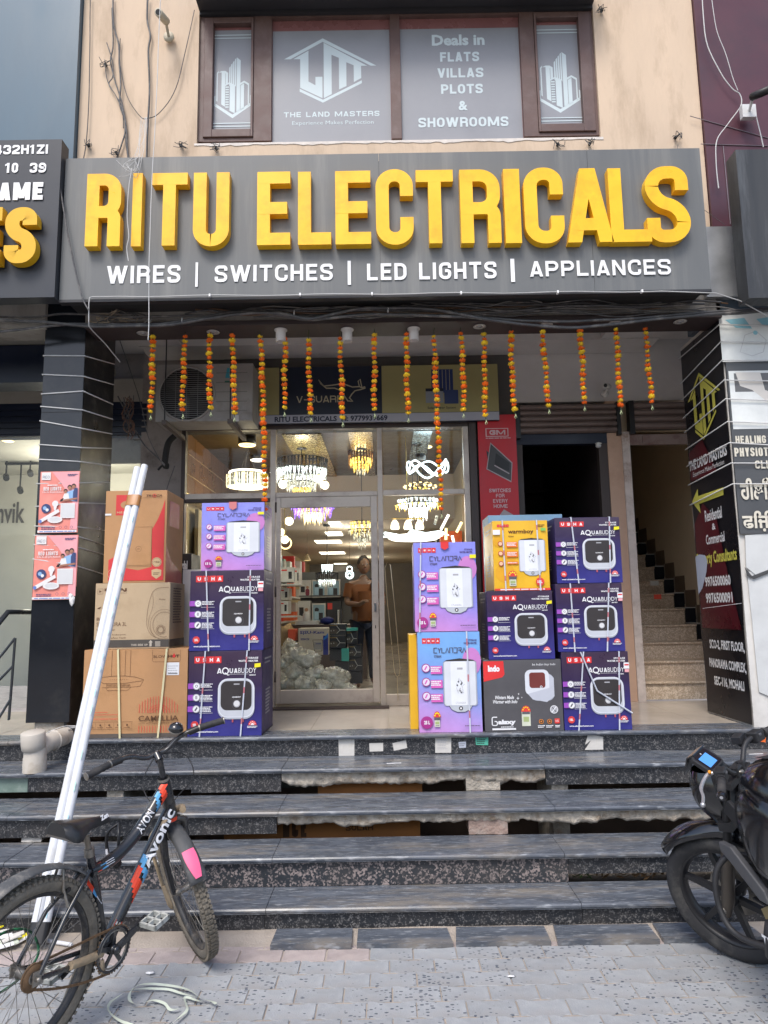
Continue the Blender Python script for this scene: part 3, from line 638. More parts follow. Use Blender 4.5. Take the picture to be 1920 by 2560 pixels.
# staircase going up
lam=granite('speckled_brown_stair',(.50,.37,.25),(.76,.62,.47),.9,120,.4,(.44,.32,.21))
st=thing('inner_staircase','brown speckled stone stairs climbing into the building beside the banner','staircase',(2.95,7.6,.775))
sx0,sx1=2.40,3.52
for i in range(14):
    z0=.775+.172*i; y0=7.02+.275*i
    q=MB(); q.box(sx0,sx1-.14,y0,y0+.3,z0+.0,z0+.148,lam); q.build('stair_riser',parent=st); q=MB(); q.box(sx0,sx1-.14,y0-.025,y0+.275,z0+.15,z0+.172,lam); q.build('stair_tread',parent=st,bevel=.004)
    q=MB(); q.box(sx1-.135,sx1-.02,y0-.01,y0+.272,z0-.05,z0+.174,blackg); q.box(sx1-.135,sx1-.02,y0-.02,y0+.27,z0+.176,z0+.184,offwhite); q.build('stair_skirting',parent=st)
    q=MB(); q.box(sx1-.018,sx1-.012,y0-.04,y0+.235,z0+.05,z0+.38,mat('brown_dado',(.16,.11,.07),.6)); q.box(sx1-.019,sx1-.011,y0+.237,y0+.25,z0+.19,z0+.38,tan); q.build('stair_dado',parent=st)
b=MB(); stw=mat('stairwell_wall',(.70,.57,.40),.75,var=.06); b.box(sx1-.01,sx1+.1,Yb,11.,.70,6.5,stw); b.box(sx0-.1,sx0-.001,Yb+.15,11.,.775,6.5,stw); b.box(sx0-.1,sx1+.1,11.,11.1,.775,6.5,stw)
b.box(sx0-.1,sx1+.1,Yb+.13,11.,6.5,6.55,stw); b.box(xc1,sx1+.1,Yb+.12,Yb+.13,Z_(1640,1072,Yb),6.5,stw)
b.build('stairwell_walls',parent=bld)
frm=mat('scuffed_white_angle',(.55,.47,.42),.6,var=.15,vs=8,dirt=(.25,.15,.10),ds=6)
b=MB(); xa=X_(1567,1300,Yb-.05); b.box(xa,xa+.075,Yb-.06,Yb-.045,.775,Z_(1600,1082,Yb),frm); b.box(xa,xa+.012,Yb-.045,Yb+.05,.775,Z_(1600,1082,Yb),frm)
b.box(xa+.076,sx1,Yb-.06,Yb-.02,Z_(1600,1115,Yb),Z_(1600,1090,Yb),mat('rusty_rail',(.22,.16,.14),.6,dirt=(.12,.04,.03),ds=5)); b.box(xa+.2,xa+.3,Yb-.075,Yb-.061,Z_(1600,1112,Yb),Z_(1600,1094,Yb),MATS['rusty_rail']); b.build('stair_door_frame',parent=bld)
# ================================================================ glass shopfront
glass=bpy.data.materials.new('shop_glass'); glass.use_nodes=True
_t=glass.node_tree; _t.nodes.clear(); _o=_t.nodes.new('ShaderNodeOutputMaterial'); _mx=_t.nodes.new('ShaderNodeMixShader'); _tr=_t.nodes.new('ShaderNodeBsdfTransparent'); _gl=_t.nodes.new('ShaderNodeBsdfGlossy'); _fr=_t.nodes.new('ShaderNodeFresnel')
_gl.inputs['Roughness'].default_value=.004; _fr.inputs[0].default_value=1.45; _tr.inputs[0].default_value=(.93,.95,.94,1); _ma=_t.nodes.new('ShaderNodeMath'); _ma.operation='MULTIPLY_ADD'; _ma.inputs[1].default_value=.40; _ma.inputs[2].default_value=.0
_t.links.new(_fr.outputs[0],_ma.inputs[0]); _t.links.new(_ma.outputs[0],_mx.inputs[0]); _t.links.new(_tr.outputs[0],_mx.inputs[1]); _t.links.new(_gl.outputs[0],_mx.inputs[2]); _t.links.new(_mx.outputs[0],_o.inputs[0])
MATS['shop_glass']=glass
sf=thing('glass_shopfront','aluminium framed glass shopfront with a single glass door and top lights','shopfront',(-.55,Yb,.775))
Yf=6.90
def fx(px,py=1300): return X_(px,py,Yf)
def fz(py,px=800): return Z_(px,py,Yf)
zf=.777
b=MB()
for a,c in ((452,462),(676,690),(945,958),(1163,1177)): b.box(fx(a),fx(c),Yf-.03,Yf+.05,zf,fz(1072),alu if a>460 else darkalu)
b.box(fx(1178),fx(1196),Yf-.05,Yf+.06,zf,fz(1060),darkalu)
b.box(fx(452),fx(1177),Yf-.035,Yf+.055,fz(1074),fz(1062),darkalu)
for a,c,y0,y1 in ((462,676,1248,1234),(690,945,1242,1230),(958,1163,1237,1224)): b.box(fx(a)+.001,fx(c)-.001,Yf-.025,Yf+.045,fz(y0,(a+c)/2),fz(y1,(a+c)/2),alu)
b.box(fx(462)+.001,fx(676)-.001,Yf-.02,Yf+.04,fz(1256,570),fz(1248,570)-.001,darkalu)
b.box(fx(958)+.001,fx(1163)-.001,Yf-.025,Yf+.045,zf,fz(1738),alu); b.box(fx(462)+.001,fx(676)-.001,Yf-.025,Yf+.045,zf,zf+.09,alu)
b.build('shopfront_frame',parent=sf,bevel=.003)
def pane(a,c,y0,y1,par=None):
    q=MB(); m=(a+c)/2; q.box(fx(a,(y0+y1)/2)+.004,fx(c,(y0+y1)/2)-.004,Yf+.006,Yf+.012,fz(y0,m),fz(y1,m),glass); q.build('pane',parent=par or sf)
pane(462,676,1236,1073); pane(690,945,1232,1073); pane(958,1163,1226,1073)
pane(462,676,1750,1256); pane(958,1163,1740,1238)
q=MB(); dz0,dz1=fz(1757),fz(1243)
dx0,dx1=fx(691)+.002,fx(944)-.002; Yd=Yf-.012
q.box(dx0,dx0+.045,Yd-.02,Yd+.025,dz0,dz1,alu); q.box(dx1-.065,dx1,Yd-.02,Yd+.025,dz0,dz1,alu); q.box(dx0+.046,dx1-.066,Yd-.018,Yd+.023,dz1-.105,dz1,alu); q.box(dx0+.046,dx1-.066,Yd-.018,Yd+.023,dz0,dz0+.125,alu)
door=q.build('door',parent=sf,bevel=.003)
q=MB(); q.box(dx0+.047,dx1-.067,Yd+.001,Yd+.007,dz0+.127,dz1-.107,glass); q.build('pane',parent=door)
q=MB(); hx=dx1-.033; q.box(hx-.014,hx+.014,Yd-.035,Yd-.021,1.62,1.78,alu); q.box(hx-.009,hx+.009,Yd-.06,Yd-.036,1.66,1.74,mat('chrome',(.7,.7,.7),.15,metal=1,var=0)); q.box(hx-.004,hx+.004,Yd-.024,Yd-.02,1.50,1.53,blk); q.build('handle',parent=door)
for z in (dz0+.2,dz0+1.0,dz1-.15):
    q=MB(); q.lathe([(0,0),(.009,0),(.009,.1),(0,.1)],(dx0-.003,Yd-.022,z),darkalu,n=8); q.build('hinge',parent=door)
q=MB(); q.box(fx(660),fx(965),Yf-.19,Yf-.05,.7745,.786,mat('dark_mat',(.05,.035,.032),.9,bump=.5)); q.thing('door_mat','thin dark brown strip mat before the glass door','door mat')
# bent metal pull rod standing by the right pane
q=MB(); P=[(960,1410),(975,1410),(984,1470),(995,1600),(1004,1680),(999,1690),(992,1685),(983,1600),(970,1480),(958,1440)]
q.tube([at(a,c,Y=Yf-.07) for a,c in [(962,1420),(968,1405),(976,1412),(985,1500),(994,1600),(1000,1672),(998,1688),(992,1692),(986,1680),(978,1600),(968,1500),(962,1420)]],.004,mat('brass_rod',(.55,.45,.30),.3,metal=.7),n=6)
q.tube([at(993,1690,Y=Yf-.07),at(995,1752,Y=Yf-.07)],.004,MATS['brass_rod'],n=6); q.thing('shutter_hook','long bent brass coloured hook rod leaning at the right glass pane','hook')
# ---- room behind the glass
rx0,rx1=-2.12,1.02; ZH,ZL=3.62,2.96; YB1,YB2=10.2,20.
crm=mat('cream_shop_wall',(.46,.37,.22),.7,var=.04); dkc=mat('bronze_ceiling',(.060,.040,.016),.35,var=.1); lowc=mat('grey_beige_ceiling',(.55,.46,.36),.8,var=.04); brt=mat('brown_wall_tile',(.16,.075,.025),.3,var=.15); gold=mat('gold_patterned_strip',(.50,.36,.12),.28,metal=.8,var=.3,vs=12)
room=thing('shop_interior','lit showroom behind the glass hung full of chandeliers','showroom',(-.5,12,.775))
b=MB(); b.box(rx0,rx1,7.1,YB2,.70,.775,tile); b.build('floor',parent=room)
b=MB(); b.box(rx0,rx1,7.07,YB1,ZH,ZH+.05,dkc)
b.build('ceiling',parent=room,label='dark bronze ceiling over the front of the showroom')
b=MB(); b.box(rx0,rx1,YB1,YB2,ZL,ZL+.05,lowc); b.box(rx0,rx1,YB1-.02,YB1,ZL,ZH,lowc); b.build('ceiling',parent=room,label='lower pale ceiling with strip lights')
b=MB(); b.box(rx0-.05,rx0,7.07,YB2,.775,ZH,crm); b.box(rx1,rx1+.05,7.07,YB2,.775,ZH,crm); b.box(rx0,rx1,YB2,YB2+.05,.775,ZL,mat('back_shop_wall',(.22,.20,.18),.7)); b.build('wall',parent=room)
# brown tiles high on the left wall
for i in range(9):
    for j in range(3):
        y=7.1+i*.36+(j%2)*.18; z=2.93+j*.23; q=MB(); q.box(rx0+.002,rx0+.012,y+.006,min(y+.354,10.15),z+.006,z+.224,brt); q.build('wall_tile',parent=room)
q=MB(); q.box(rx0+.001,rx0+.004,7.1,10.15,2.9,3.62,mat('pale_grout',(.55,.42,.22),.5)); q.box(rx0+.001,rx0+.10,7.1,10.15,2.86,2.90,gold); q.build('tile_backing',parent=room)
for j in range(3):
    q=MB(); q.box(rx0+.05,rx0+.09,7.7+j*.75,8.2+j*.75,.8,2.8,mat('display_panel_%d'%(j%2),[(.36,.29,.16),(.09,.045,.02)][j%2],.5)); q.build('display_panel',parent=room)
for i,(pa,pb,y0,y1,c) in enumerate(((704,803,1086,1200,(.45,.33,.10)),(868,930,1075,1200,(.30,.26,.18)),(1035,1082,1073,1225,(.36,.44,.46)),)):
    Z=ZH-.012; A=at(pa,y0,Z=Z); B=at(pb,y0,Z=Z); yy1=min(10.15,at(pa,y1,Z=Z).y); q=MB(); sm=mat('ceiling_strip_%d'%i,c,.22,metal=.7,var=.35,vs=30,bump=.5,bs=30)
    q.box(A.x,B.x,max(7.15,A.y),yy1,Z-.006,Z+.006,sm); q.build('ceiling_strip',parent=room)
# recessed panel lights of the low ceiling
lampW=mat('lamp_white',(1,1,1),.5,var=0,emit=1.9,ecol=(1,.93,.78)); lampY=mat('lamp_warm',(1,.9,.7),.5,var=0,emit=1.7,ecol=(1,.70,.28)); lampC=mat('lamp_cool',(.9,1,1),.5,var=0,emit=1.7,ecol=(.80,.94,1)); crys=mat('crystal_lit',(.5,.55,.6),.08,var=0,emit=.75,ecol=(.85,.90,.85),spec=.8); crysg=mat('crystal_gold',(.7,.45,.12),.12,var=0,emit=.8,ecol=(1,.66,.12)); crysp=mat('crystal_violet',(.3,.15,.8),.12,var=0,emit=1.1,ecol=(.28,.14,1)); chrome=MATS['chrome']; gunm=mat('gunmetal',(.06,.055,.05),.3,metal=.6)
glim=mat('crystal_clear_glint',(.32,.32,.28),.06,var=0,emit=.22,ecol=(1,.95,.75),spec=.9)
def sparkle(m,sc_=70,lo=.15,hi=2.2):  # random cells of the crystals emit, imitating glints of lamp light
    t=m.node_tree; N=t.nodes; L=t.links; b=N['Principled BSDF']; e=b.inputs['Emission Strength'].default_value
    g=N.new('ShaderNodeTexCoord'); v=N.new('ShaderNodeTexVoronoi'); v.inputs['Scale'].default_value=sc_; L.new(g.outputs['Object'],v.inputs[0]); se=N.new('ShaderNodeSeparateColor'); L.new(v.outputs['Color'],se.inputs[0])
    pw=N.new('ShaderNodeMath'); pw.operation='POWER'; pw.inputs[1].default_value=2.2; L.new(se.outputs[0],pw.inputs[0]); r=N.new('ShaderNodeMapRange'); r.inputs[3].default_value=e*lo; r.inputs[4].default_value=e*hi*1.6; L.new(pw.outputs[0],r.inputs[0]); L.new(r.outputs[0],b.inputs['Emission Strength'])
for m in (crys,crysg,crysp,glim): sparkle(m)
for i,(pa,pb,py) in enumerate(((820,850,1301),(812,853,1326),(786,851,1347),(798,860,1376),(838,870,1407))):
    A=at(pa,py+5,Z=ZL-.01); B=at(pb,py-5,Z=ZL-.01); y0=min(A.y,YB2-.4); 
    q=MB(); xa,xb=A.x,A.x+ (pb-pa)/F*y0; q.box(xa,xb,y0,min(y0+.55,YB2-.1),ZL-.014,ZL-.002,lampW); q.build('panel_light',parent=room)
def pt(name,loc,e,col,par,r=.12):
    l=bpy.data.lights.new(name,'POINT'); l.energy=e*.5; l.color=col; l.shadow_soft_size=r; o=bpy.data.objects.new(name,l); COL.objects.link(o); o.parent=par; o.location=Vector(loc)-wloc(par)
for y in (11.,14.,17.5): pt('panel_light_glow',(-.5,y,ZL-.25),30,(1,.90,.74),room,.3)
# --- chandeliers (each a thing)
def stem(mbb,c,top,m=gunm,r=.006): mbb.tube([c,(c[0],c[1],top)],r,m,n=6)
def chandelier(name,label,px,py,Y,tiers,stemtop,group=None,glow=None):
    c=at(px,py,Y=Y); t=thing(name,label,'chandelier',c,group=group)
    q=MB(); stem(q,c,stemtop); q.lathe([(0,0),(.06,0),(.06,-.03),(0,-.03)],(c.x,c.y,stemtop),gunm,n=12); q.build('stem',parent=t)
    for (R,z,h,n,m,wd,nm) in tiers:
        q=MB()
        for i in range(n):
            a=2*math.pi*i/n; rr=R*(1+.03*math.sin(i*5)); x=c.x+rr*math.cos(a); y=c.y+rr*math.sin(a); hh=h*(1+.2*math.sin(i*2.7)); zz=c.z+z
            q.add([(x-wd,y,zz),(x+wd,y,zz),(x,y,zz-hh*1.15),(x,y-wd,zz-hh*.4),(x,y+wd,zz-hh*.4)],[(0,3,2),(3,1,2),(0,4,2),(4,1,2),(0,1,3),(0,1,4)],m)
        q.torus((c.x,c.y,c.z+z),R,.006,gunm,n=28,k=5); q.build(nm,parent=t)
    if glow: pt('lamp_glow',(c.x,c.y-.0,c.z+glow[2]),glow[0],glow[1],t,.08)
    return t,c
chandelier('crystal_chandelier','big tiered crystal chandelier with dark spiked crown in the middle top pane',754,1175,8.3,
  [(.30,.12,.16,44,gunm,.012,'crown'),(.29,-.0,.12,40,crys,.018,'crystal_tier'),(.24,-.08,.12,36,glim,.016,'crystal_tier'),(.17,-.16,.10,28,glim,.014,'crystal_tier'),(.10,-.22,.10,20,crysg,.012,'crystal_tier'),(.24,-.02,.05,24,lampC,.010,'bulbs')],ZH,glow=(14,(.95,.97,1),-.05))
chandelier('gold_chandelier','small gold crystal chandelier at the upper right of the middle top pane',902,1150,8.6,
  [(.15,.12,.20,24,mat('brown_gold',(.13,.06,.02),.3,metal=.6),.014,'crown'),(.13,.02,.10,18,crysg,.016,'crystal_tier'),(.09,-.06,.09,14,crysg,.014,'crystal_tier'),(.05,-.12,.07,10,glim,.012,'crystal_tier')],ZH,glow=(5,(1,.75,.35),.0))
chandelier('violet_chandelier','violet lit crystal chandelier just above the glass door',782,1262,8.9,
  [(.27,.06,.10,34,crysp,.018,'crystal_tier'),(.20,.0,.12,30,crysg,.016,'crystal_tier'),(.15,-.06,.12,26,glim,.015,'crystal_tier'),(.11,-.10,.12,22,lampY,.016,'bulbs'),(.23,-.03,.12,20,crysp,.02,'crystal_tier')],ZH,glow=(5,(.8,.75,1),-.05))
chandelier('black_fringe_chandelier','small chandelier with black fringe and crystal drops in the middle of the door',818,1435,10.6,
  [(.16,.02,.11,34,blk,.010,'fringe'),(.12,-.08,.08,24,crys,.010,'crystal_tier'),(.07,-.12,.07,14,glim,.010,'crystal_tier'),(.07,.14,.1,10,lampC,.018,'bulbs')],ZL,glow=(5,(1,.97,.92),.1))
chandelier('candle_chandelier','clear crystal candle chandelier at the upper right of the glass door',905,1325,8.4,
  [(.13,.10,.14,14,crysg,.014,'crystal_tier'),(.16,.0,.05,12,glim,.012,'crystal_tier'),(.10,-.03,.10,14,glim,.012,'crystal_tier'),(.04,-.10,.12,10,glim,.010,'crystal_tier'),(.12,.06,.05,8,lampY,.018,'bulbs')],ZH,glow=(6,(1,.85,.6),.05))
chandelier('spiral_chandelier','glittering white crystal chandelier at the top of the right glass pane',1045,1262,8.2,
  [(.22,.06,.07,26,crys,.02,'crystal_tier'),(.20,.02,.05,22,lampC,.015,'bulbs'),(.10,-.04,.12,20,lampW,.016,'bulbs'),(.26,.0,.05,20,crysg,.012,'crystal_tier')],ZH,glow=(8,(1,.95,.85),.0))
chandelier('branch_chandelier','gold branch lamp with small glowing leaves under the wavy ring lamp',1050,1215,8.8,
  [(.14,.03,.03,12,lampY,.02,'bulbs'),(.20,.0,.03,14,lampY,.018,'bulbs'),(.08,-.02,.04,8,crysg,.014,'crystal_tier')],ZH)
# drum lamp, left
c=at(618,1207,Y=8.0); t=thing('drum_chandelier','wide round crystal drum lamp glowing behind the left top pane','chandelier',c)
q=MB()
for i in range(48):
    a=2*math.pi*i/48; x,y=c.x+.225*math.cos(a),c.y+.225*math.sin(a); q.box(x-.011,x+.011,y-.005,y+.005,c.z-.05,c.z+.085,glim if i%3 else lampY)
q.build('crystal_drum',parent=t); q=MB(); q.lathe([(0,-.055),(.20,-.055),(.22,-.045),(.21,.09),(0,.1)],c,mat('lamp_soft',(1,.95,.8),.5,var=0,emit=1.5,ecol=(1,.86,.58)),n=32); q.build('diffuser',parent=t)
q=MB(); q.torus((c.x,c.y,c.z+.115),.2,.012,lampW,n=36,k=6); [q.tube([(c.x+.12*math.cos(a),c.y+.12*math.sin(a),c.z+.1),(c.x,c.y,ZH-.1)],.0022,gunm,n=4) for a in (0,2.1,4.2)]; q.build('ring',parent=t)
pt('lamp_glow',(c.x,c.y,c.z-.12),12,(1,.86,.6),t,.15); pt('lamp_glow',(c.x,c.y,c.z+.25),5,(1,.8,.5),t,.15)
def canlamp(px,py,Y,r,h,label,m=gunm,lm=lampY):
    c=at(px,py,Y=Y); t=thing('can_lamp',label,'ceiling lamp',c); q=MB(); q.lathe([(r*.9,0),(r,0),(r,h),(0,h)],c,m,n=24); q.build('shade',parent=t); q=MB(); q.torus(c,r*.86,.010,lm,n=28,k=6); q.lathe([(0,.01),(r*.8,.01)],c,glim,n=24); q.build('glowing_ring',parent=t); return t
canlamp(618,1112,7.7,.10,.09,'black can lamp with a glowing rim above the drum lamp'); canlamp(644,1150,8.6,.09,.05,'slanted oval ring lamp at the right edge of the left top pane',lm=lampW); canlamp(1067,1117,8.4,.065,.07,'dark green can lamp over the wavy ring lamp')
# wavy ring lamp
c=at(1069,1170,Y=7.9); t=thing('wavy_ring_lamp','white looping ribbon lamp in the right top pane','lamp',c)
for k,ph in enumerate((0,1.1)):
    P=[]; R=.235
    for i in range(90):
        a=2*math.pi*i/90; P.append(c+Vector((R*math.cos(a)*(1-.1*k),R*.45*math.sin(a),.075*math.sin(3*a+ph*2)+.02*math.cos(2*a))))
    q=MB(); q.tube(P,.010,lampC,n=6,closed=True); q.build('ribbon',parent=t)
q=MB(); q.tube([c+Vector((0,0,.02)),(c.x,c.y,ZH-.02)],.003,gunm,n=5); q.lathe([(.0,.0),(.06,0),(.06,.06),(0,.06)],(c.x-.08,c.y,c.z+.10),gunm,n=16); q.build('mount',parent=t); pt('lamp_glow',(c.x,c.y,c.z+.1),8,(.75,.9,1),t,.2)
# globes
def globe(px,py,Y,r,label,arm=True):
    c=at(px,py,Y=Y); t=thing('globe_lamp',label,'globe lamp',c,); q=MB(); q.ball(c,r,mat('globe_glow',(1,1,1),.4,var=0,emit=1.8,ecol=(1,.88,.62)),n=18); q.build('globe',parent=t); q=MB(); q.lathe([(0,r*.9),(r*.45,r*.9),(r*.35,r*1.2),(0,r*1.25)],c,gold,n=12)
    if arm: q.tube([c+Vector((0,0,r*1.2)),c+Vector((.02,0,r*2.4))],.004,gold,n=5)
    q.build('cap',parent=t)
for a in ((707,1211,7.9,.048,'glowing globe at the left foot of the big crystal chandelier'),(797,1197,8.0,.048,'upper of two glowing globes right of the big crystal chandelier'),(812,1213,7.8,.048,'lower of two glowing globes right of the big crystal chandelier'),
          (723,1303,7.9,.048,'upper glowing globe at the left edge of the glass door'),(703,1330,7.9,.04,'small half hidden globe at the left edge of the door'),(712,1349,7.9,.046,'glowing globe held in a gold ring at the left edge of the door')): globe(*a)
c=at(714,1358,Y=7.88); q=MB(); q.torus(c,.062,.008,lampY,axis=(0,1,0),n=30,k=6); q.tube([c+Vector((-.01,0,.05)),c+Vector((-.01,0,.5))],.006,gold,n=5); q.thing('ring_lamp','gold glowing ring lamp around the lowest globe at the door edge','lamp')
c=at(874,1437,Y=10.5); q=MB(); q.torus(c,.055,.009,lampC,axis=(0,1,0),n=28,k=6); q.torus(c+Vector((0,0,.085)),.038,.008,lampC,axis=(0,1,0),n=24,k=6); q.torus(c+Vector((0,-.02,-.01)),.03,.006,lampC,axis=(.3,1,0),n=24,k=6); q.tube([c+Vector((0,0,.12)),(c.x,c.y,ZL)],.002,gunm,n=4); q.thing('double_ring_lamp','small white lamp of stacked neon rings at the right of the door','lamp')
c=at(768,1402,Y=10.5); q=MB(); q.lathe([(.058,0),(.05,.015),(.012,.10),(0,.1)],c,crm,n=20); q.lathe([(0,.004),(.05,.004)],c,lampY,n=20); q.tube([c+Vector((0,0,.1)),(c.x,c.y,ZL)],.002,gunm,n=4); q.thing('pendant_lamp','cream cone pendant lamp in the left half of the glass door','pendant lamp')
# fixtures seen through the right pane
Ym=8.1
c=at(1035,1345,Y=Ym); t=thing('flush_ring_lamp','wide white flush lamp of curved blades in the right glass pane','lamp',c); q=MB()
q.lathe([(0,-.03),(.26,-.02),(.30,0),(.26,.025),(0,.03)],c,lampW,n=36); q.build('disc',parent=t)
q=MB(); [q.tube([c+Vector((.15*math.cos(a),.15*math.sin(a),.03)),c+Vector((.36*math.cos(a+.4),.36*math.sin(a+.4),.045)),c+Vector((.40*math.cos(a+.9),.3*math.sin(a+.9),.02))],[.012,.018,.004],lampC,n=6) for a in [i*1.05 for i in range(6)]]; q.tube([c,(c.x,c.y,ZH)],.006,gunm,n=5); q.build('blades',parent=t); pt('lamp_glow',(c.x,c.y,c.z-.15),10,(1,.96,.9),t,.2)
c0=at(1018,1310,Y=7.9); t=thing('cup_lamp','lamp with three frosted glass cups in the right glass pane','lamp',c0)
for i,px in enumerate((987,1020,1049)):
    c=at(px,1312,Y=7.9); q=MB(); q.lathe([(.018,.055),(.04,.02),(.05,-.03),(.045,-.05),(0,-.05)],c,mat('frosted_cup',(1,.95,.85),.5,var=0,emit=1.0,ecol=(1,.82,.55)),n=16); q.build('glass_cup',parent=t)
q=MB(); q.tube([at(978,1296,Y=7.9),at(1060,1296,Y=7.9)],.008,gold,n=6); q.tube([at(1020,1296,Y=7.9),(c0.x,c0.y,ZH)],.006,gold,n=6); q.build('arm',parent=t)
for i,(px,py,ln,tl) in enumerate(((1112,1305,.13,.5),(1148,1318,.09,.5),(1133,1350,.07,-.2),(1115,1335,.09,.05),(1090,1300,.07,.3))):
    c=at(px,py,Y=7.7); q=MB(); d=Vector((math.sin(tl),0,math.cos(tl)))*ln*.7; q.tube([c-d,c+d],.014,[lampW,lampY][i%2] if i<4 else glim,n=8)
    q.thing('tube_lamp',['slanted white tube lamp right of the cup lamp','short tilted tube lamp at the right edge of the right pane','small warm tube lamp just above the lilac carton','upright warm tube lamp above the lilac carton','clear crystal baton left of the slanted tube lamp'][i],'lamp')
# stock in the room
def ibox(pa,pb,pt_,pbm,Y,d,m,label,name='product_box',deco=None,group=None):
    A=at(pa,pbm,Y=Y); B=at(pb,pt_,Y=Y); q=MB(); q.box(A.x,B.x,Y,Y+d,A.z,B.z,m); t=q.thing(name,label,'box',group=group)
    if deco:
        q=MB(); deco(facade(A.x,A.z,B.x,B.z,Y-.001),q); q.build('print',parent=t)
    return t
sh=flat('grey_shelf',(.10,.10,.10)); q=MB()
YS=13.
for py in (1489,1555): 
    A=at(748,py,Y=YS); B=at(880,py-2,Y=YS); q.box(A.x,B.x,YS,YS+.35,A.z-.02,A.z,sh)
A=at(745,1640,Y=YS); B=at(925,1425,Y=YS); q.box(A.x,B.x,YS+.36,YS+.4,.78,B.z,mat('shelf_back',(.15,.15,.15),.7)); q.thing('display_shelf','grey display shelves with product cartons behind the door glass','shelf')
wb=flat('white_box',(.62,.62,.60)); lb_=flat('pale_blue_print',(.25,.40,.50)); dkp=flat('dark_print',(.03,.03,.035)); maru=flat('maroon_print',(.22,.03,.06)); redp=flat('red_print',(.62,.05,.04)); skin=flat('skin_print',(.45,.25,.16))
def heaterdeco(P,q):
    P.rect(q,.08,.06,.92,.92,lb_ if True else wb); P.rect(q,.5,.12,.8,.5,dkp); P.circ(q,.35,.66,.12,dkp,10); P.rr(q,.2,.15,.48,.58,.08,flat('sky_print',(.35,.55,.70)))
def reddeco(P,q): P.rect(q,.05,.05,.95,.95,dkp); P.rect(q,.08,.62,.4,.92,redp)
def marudeco(P,q): P.rect(q,.1,.3,.45,.7,dkp); P.rr(q,.5,.1,.85,.5,.1,maru); P.circ(q,.68,.58,.09,skin,10)
for a in ((749,778,1450,1494,wb,'pale carton with a person in maroon, left on the upper shelf',marudeco),(780,814,1449,1494,wb,'middle white and blue carton on the upper shelf',heaterdeco),(816,850,1448,1493,wb,'right white and blue carton on the upper shelf',heaterdeco),
          (745,776,1502,1556,wb,'faded pale carton left on the lower shelf',marudeco),(780,814,1508,1556,wb,'white and blue carton on the lower shelf',heaterdeco),(816,853,1503,1556,blk,'black carton with a red logo on the lower shelf',reddeco)):
    ibox(a[0],a[1],a[2],a[3],YS+.02,.25,a[4],a[5],deco=a[6])
cw=mat('counter_brown',(.08,.055,.045),.5); A=at(700,1735,Y=9.6); B=at(822,1562,Y=9.6); q=MB(); q.box(A.x-.4,B.x+.5,9.6,10.2,.776,B.z,cw); q.thing('counter','dark shop counter behind the stacked black cartons','counter')
ibox(738,793,1552,1562,9.65,.3,wb,'low white tray on the counter','tray'); ibox(708,734,1531,1552,9.7,.2,flat('orange_box',(.75,.13,.03)),'orange box on the tray at the left of the counter')
q=MB(); c=at(818,1552,Y=9.8); q.ball(c,.09,flat('navy_cap',(.01,.02,.14),.7),n=14,sc_=(1.1,1,.6)); q.thing('navy_cap','dark navy cloth cap on the counter','cap')
for i,px in enumerate((839,846,853)): 
    q=MB(); A=at(px,1560,Y=9.7); q.box(A.x-.012,A.x+.012,9.7,9.9,A.z,A.z+.19,flat('catalog_%d'%i,[(.03,.03,.035),(.5,.5,.48),(.05,.05,.06)][i])); q.thing('catalogue',['leftmost of three upright catalogues on the counter','white middle one of three upright catalogues on the counter','rightmost of three upright catalogues on the counter'][i],'book')
q=MB(); q.lathe([(0,0),(.045,0),(.05,.10),(.03,.14),(0,.14)],at(766,1555,Y=9.75),wb,n=12); q.thing('white_jug','white plastic jug on the counter','jug')
def sukam(P,q):
    nv=flat('navy_print',(.02,.03,.22)); bl=flat('blue_print',(.01,.16,.50)); P.text(q,'S|SU-Kam',.05,.86,.76,.90,nv,bold=.03); P.hf(q,'BIG',.08,.36,.56,.63,nv); P.rect(q,.82,.0,.99,.72,nv); P.poly(q,[(.82,.58),(.99,.82),(.99,.66),(.86,.55)],bl); P.line(q,[(.48,.56),(.54,.14),(.78,.14),(.8,.56),(.48,.56)],.02,dkp); P.rr(q,.52,.2,.76,.48,.02,flat('grey_print',(.35,.33,.3))); P.rect(q,.5,.0,.62,.08,nv); P.fine(q,.58,.76,.4,.03,nv,3)
ibox(746,821,1570,1638,7.75,.3,flat('cream_carton',(.55,.47,.36)),'cream battery carton with navy letters behind the plastic bags',deco=sukam,name='battery_carton')
q_=ibox(720,738,1573,1602,7.8,.2,flat('red_small',(.72,.10,.04)),'small red box left of the cream battery carton')
def fan(P,q):
    wh=flat('pale_line',(.5,.48,.42)); br=flat('bronze_print',(.09,.07,.05)); P.poly(q,[(.02,.1),(.02,.55),(.25,.62),(.5,.5),(.55,.15)],br); P.line(q,[(.42,.92),(.66,.45),(1,.43)],.055,wh); P.line(q,[(.66,.45),(.45,.15)],.045,wh); P.rect(q,.05,.85,.5,.9,flat('amber_print',(.35,.22,.05))); P.circ(q,.12,.4,.06,wh,8); P.circ(q,.28,.42,.05,wh,8)
n_=0
for i,(x0,x1,y0,y1) in enumerate(((823,864,1560,1588),(823,864,1590,1621),(824,868,1622,1652),(838,872,1654,1680),(866,892,1578,1611),(872,902,1613,1644),(872,905,1646,1678),(875,905,1680,1709))):
    lbs=['top black fan carton of the left stack right of the cream carton','second black fan carton from the top of the left stack','third black carton of the left stack, half hidden by bags','lowest black carton of the left stack, behind the bags','top black fan carton of the right stack','second black fan carton of the right stack','third black fan carton of the right stack','lowest plain black carton of the right stack on the floor']
    ibox(x0,x1,y0,y1,7.9+(.0 if i<4 else .06),.3,dkp,lbs[i],name='fan_carton',deco=fan if i not in (2,3,7) else None,group='black fan cartons stacked inside the door')
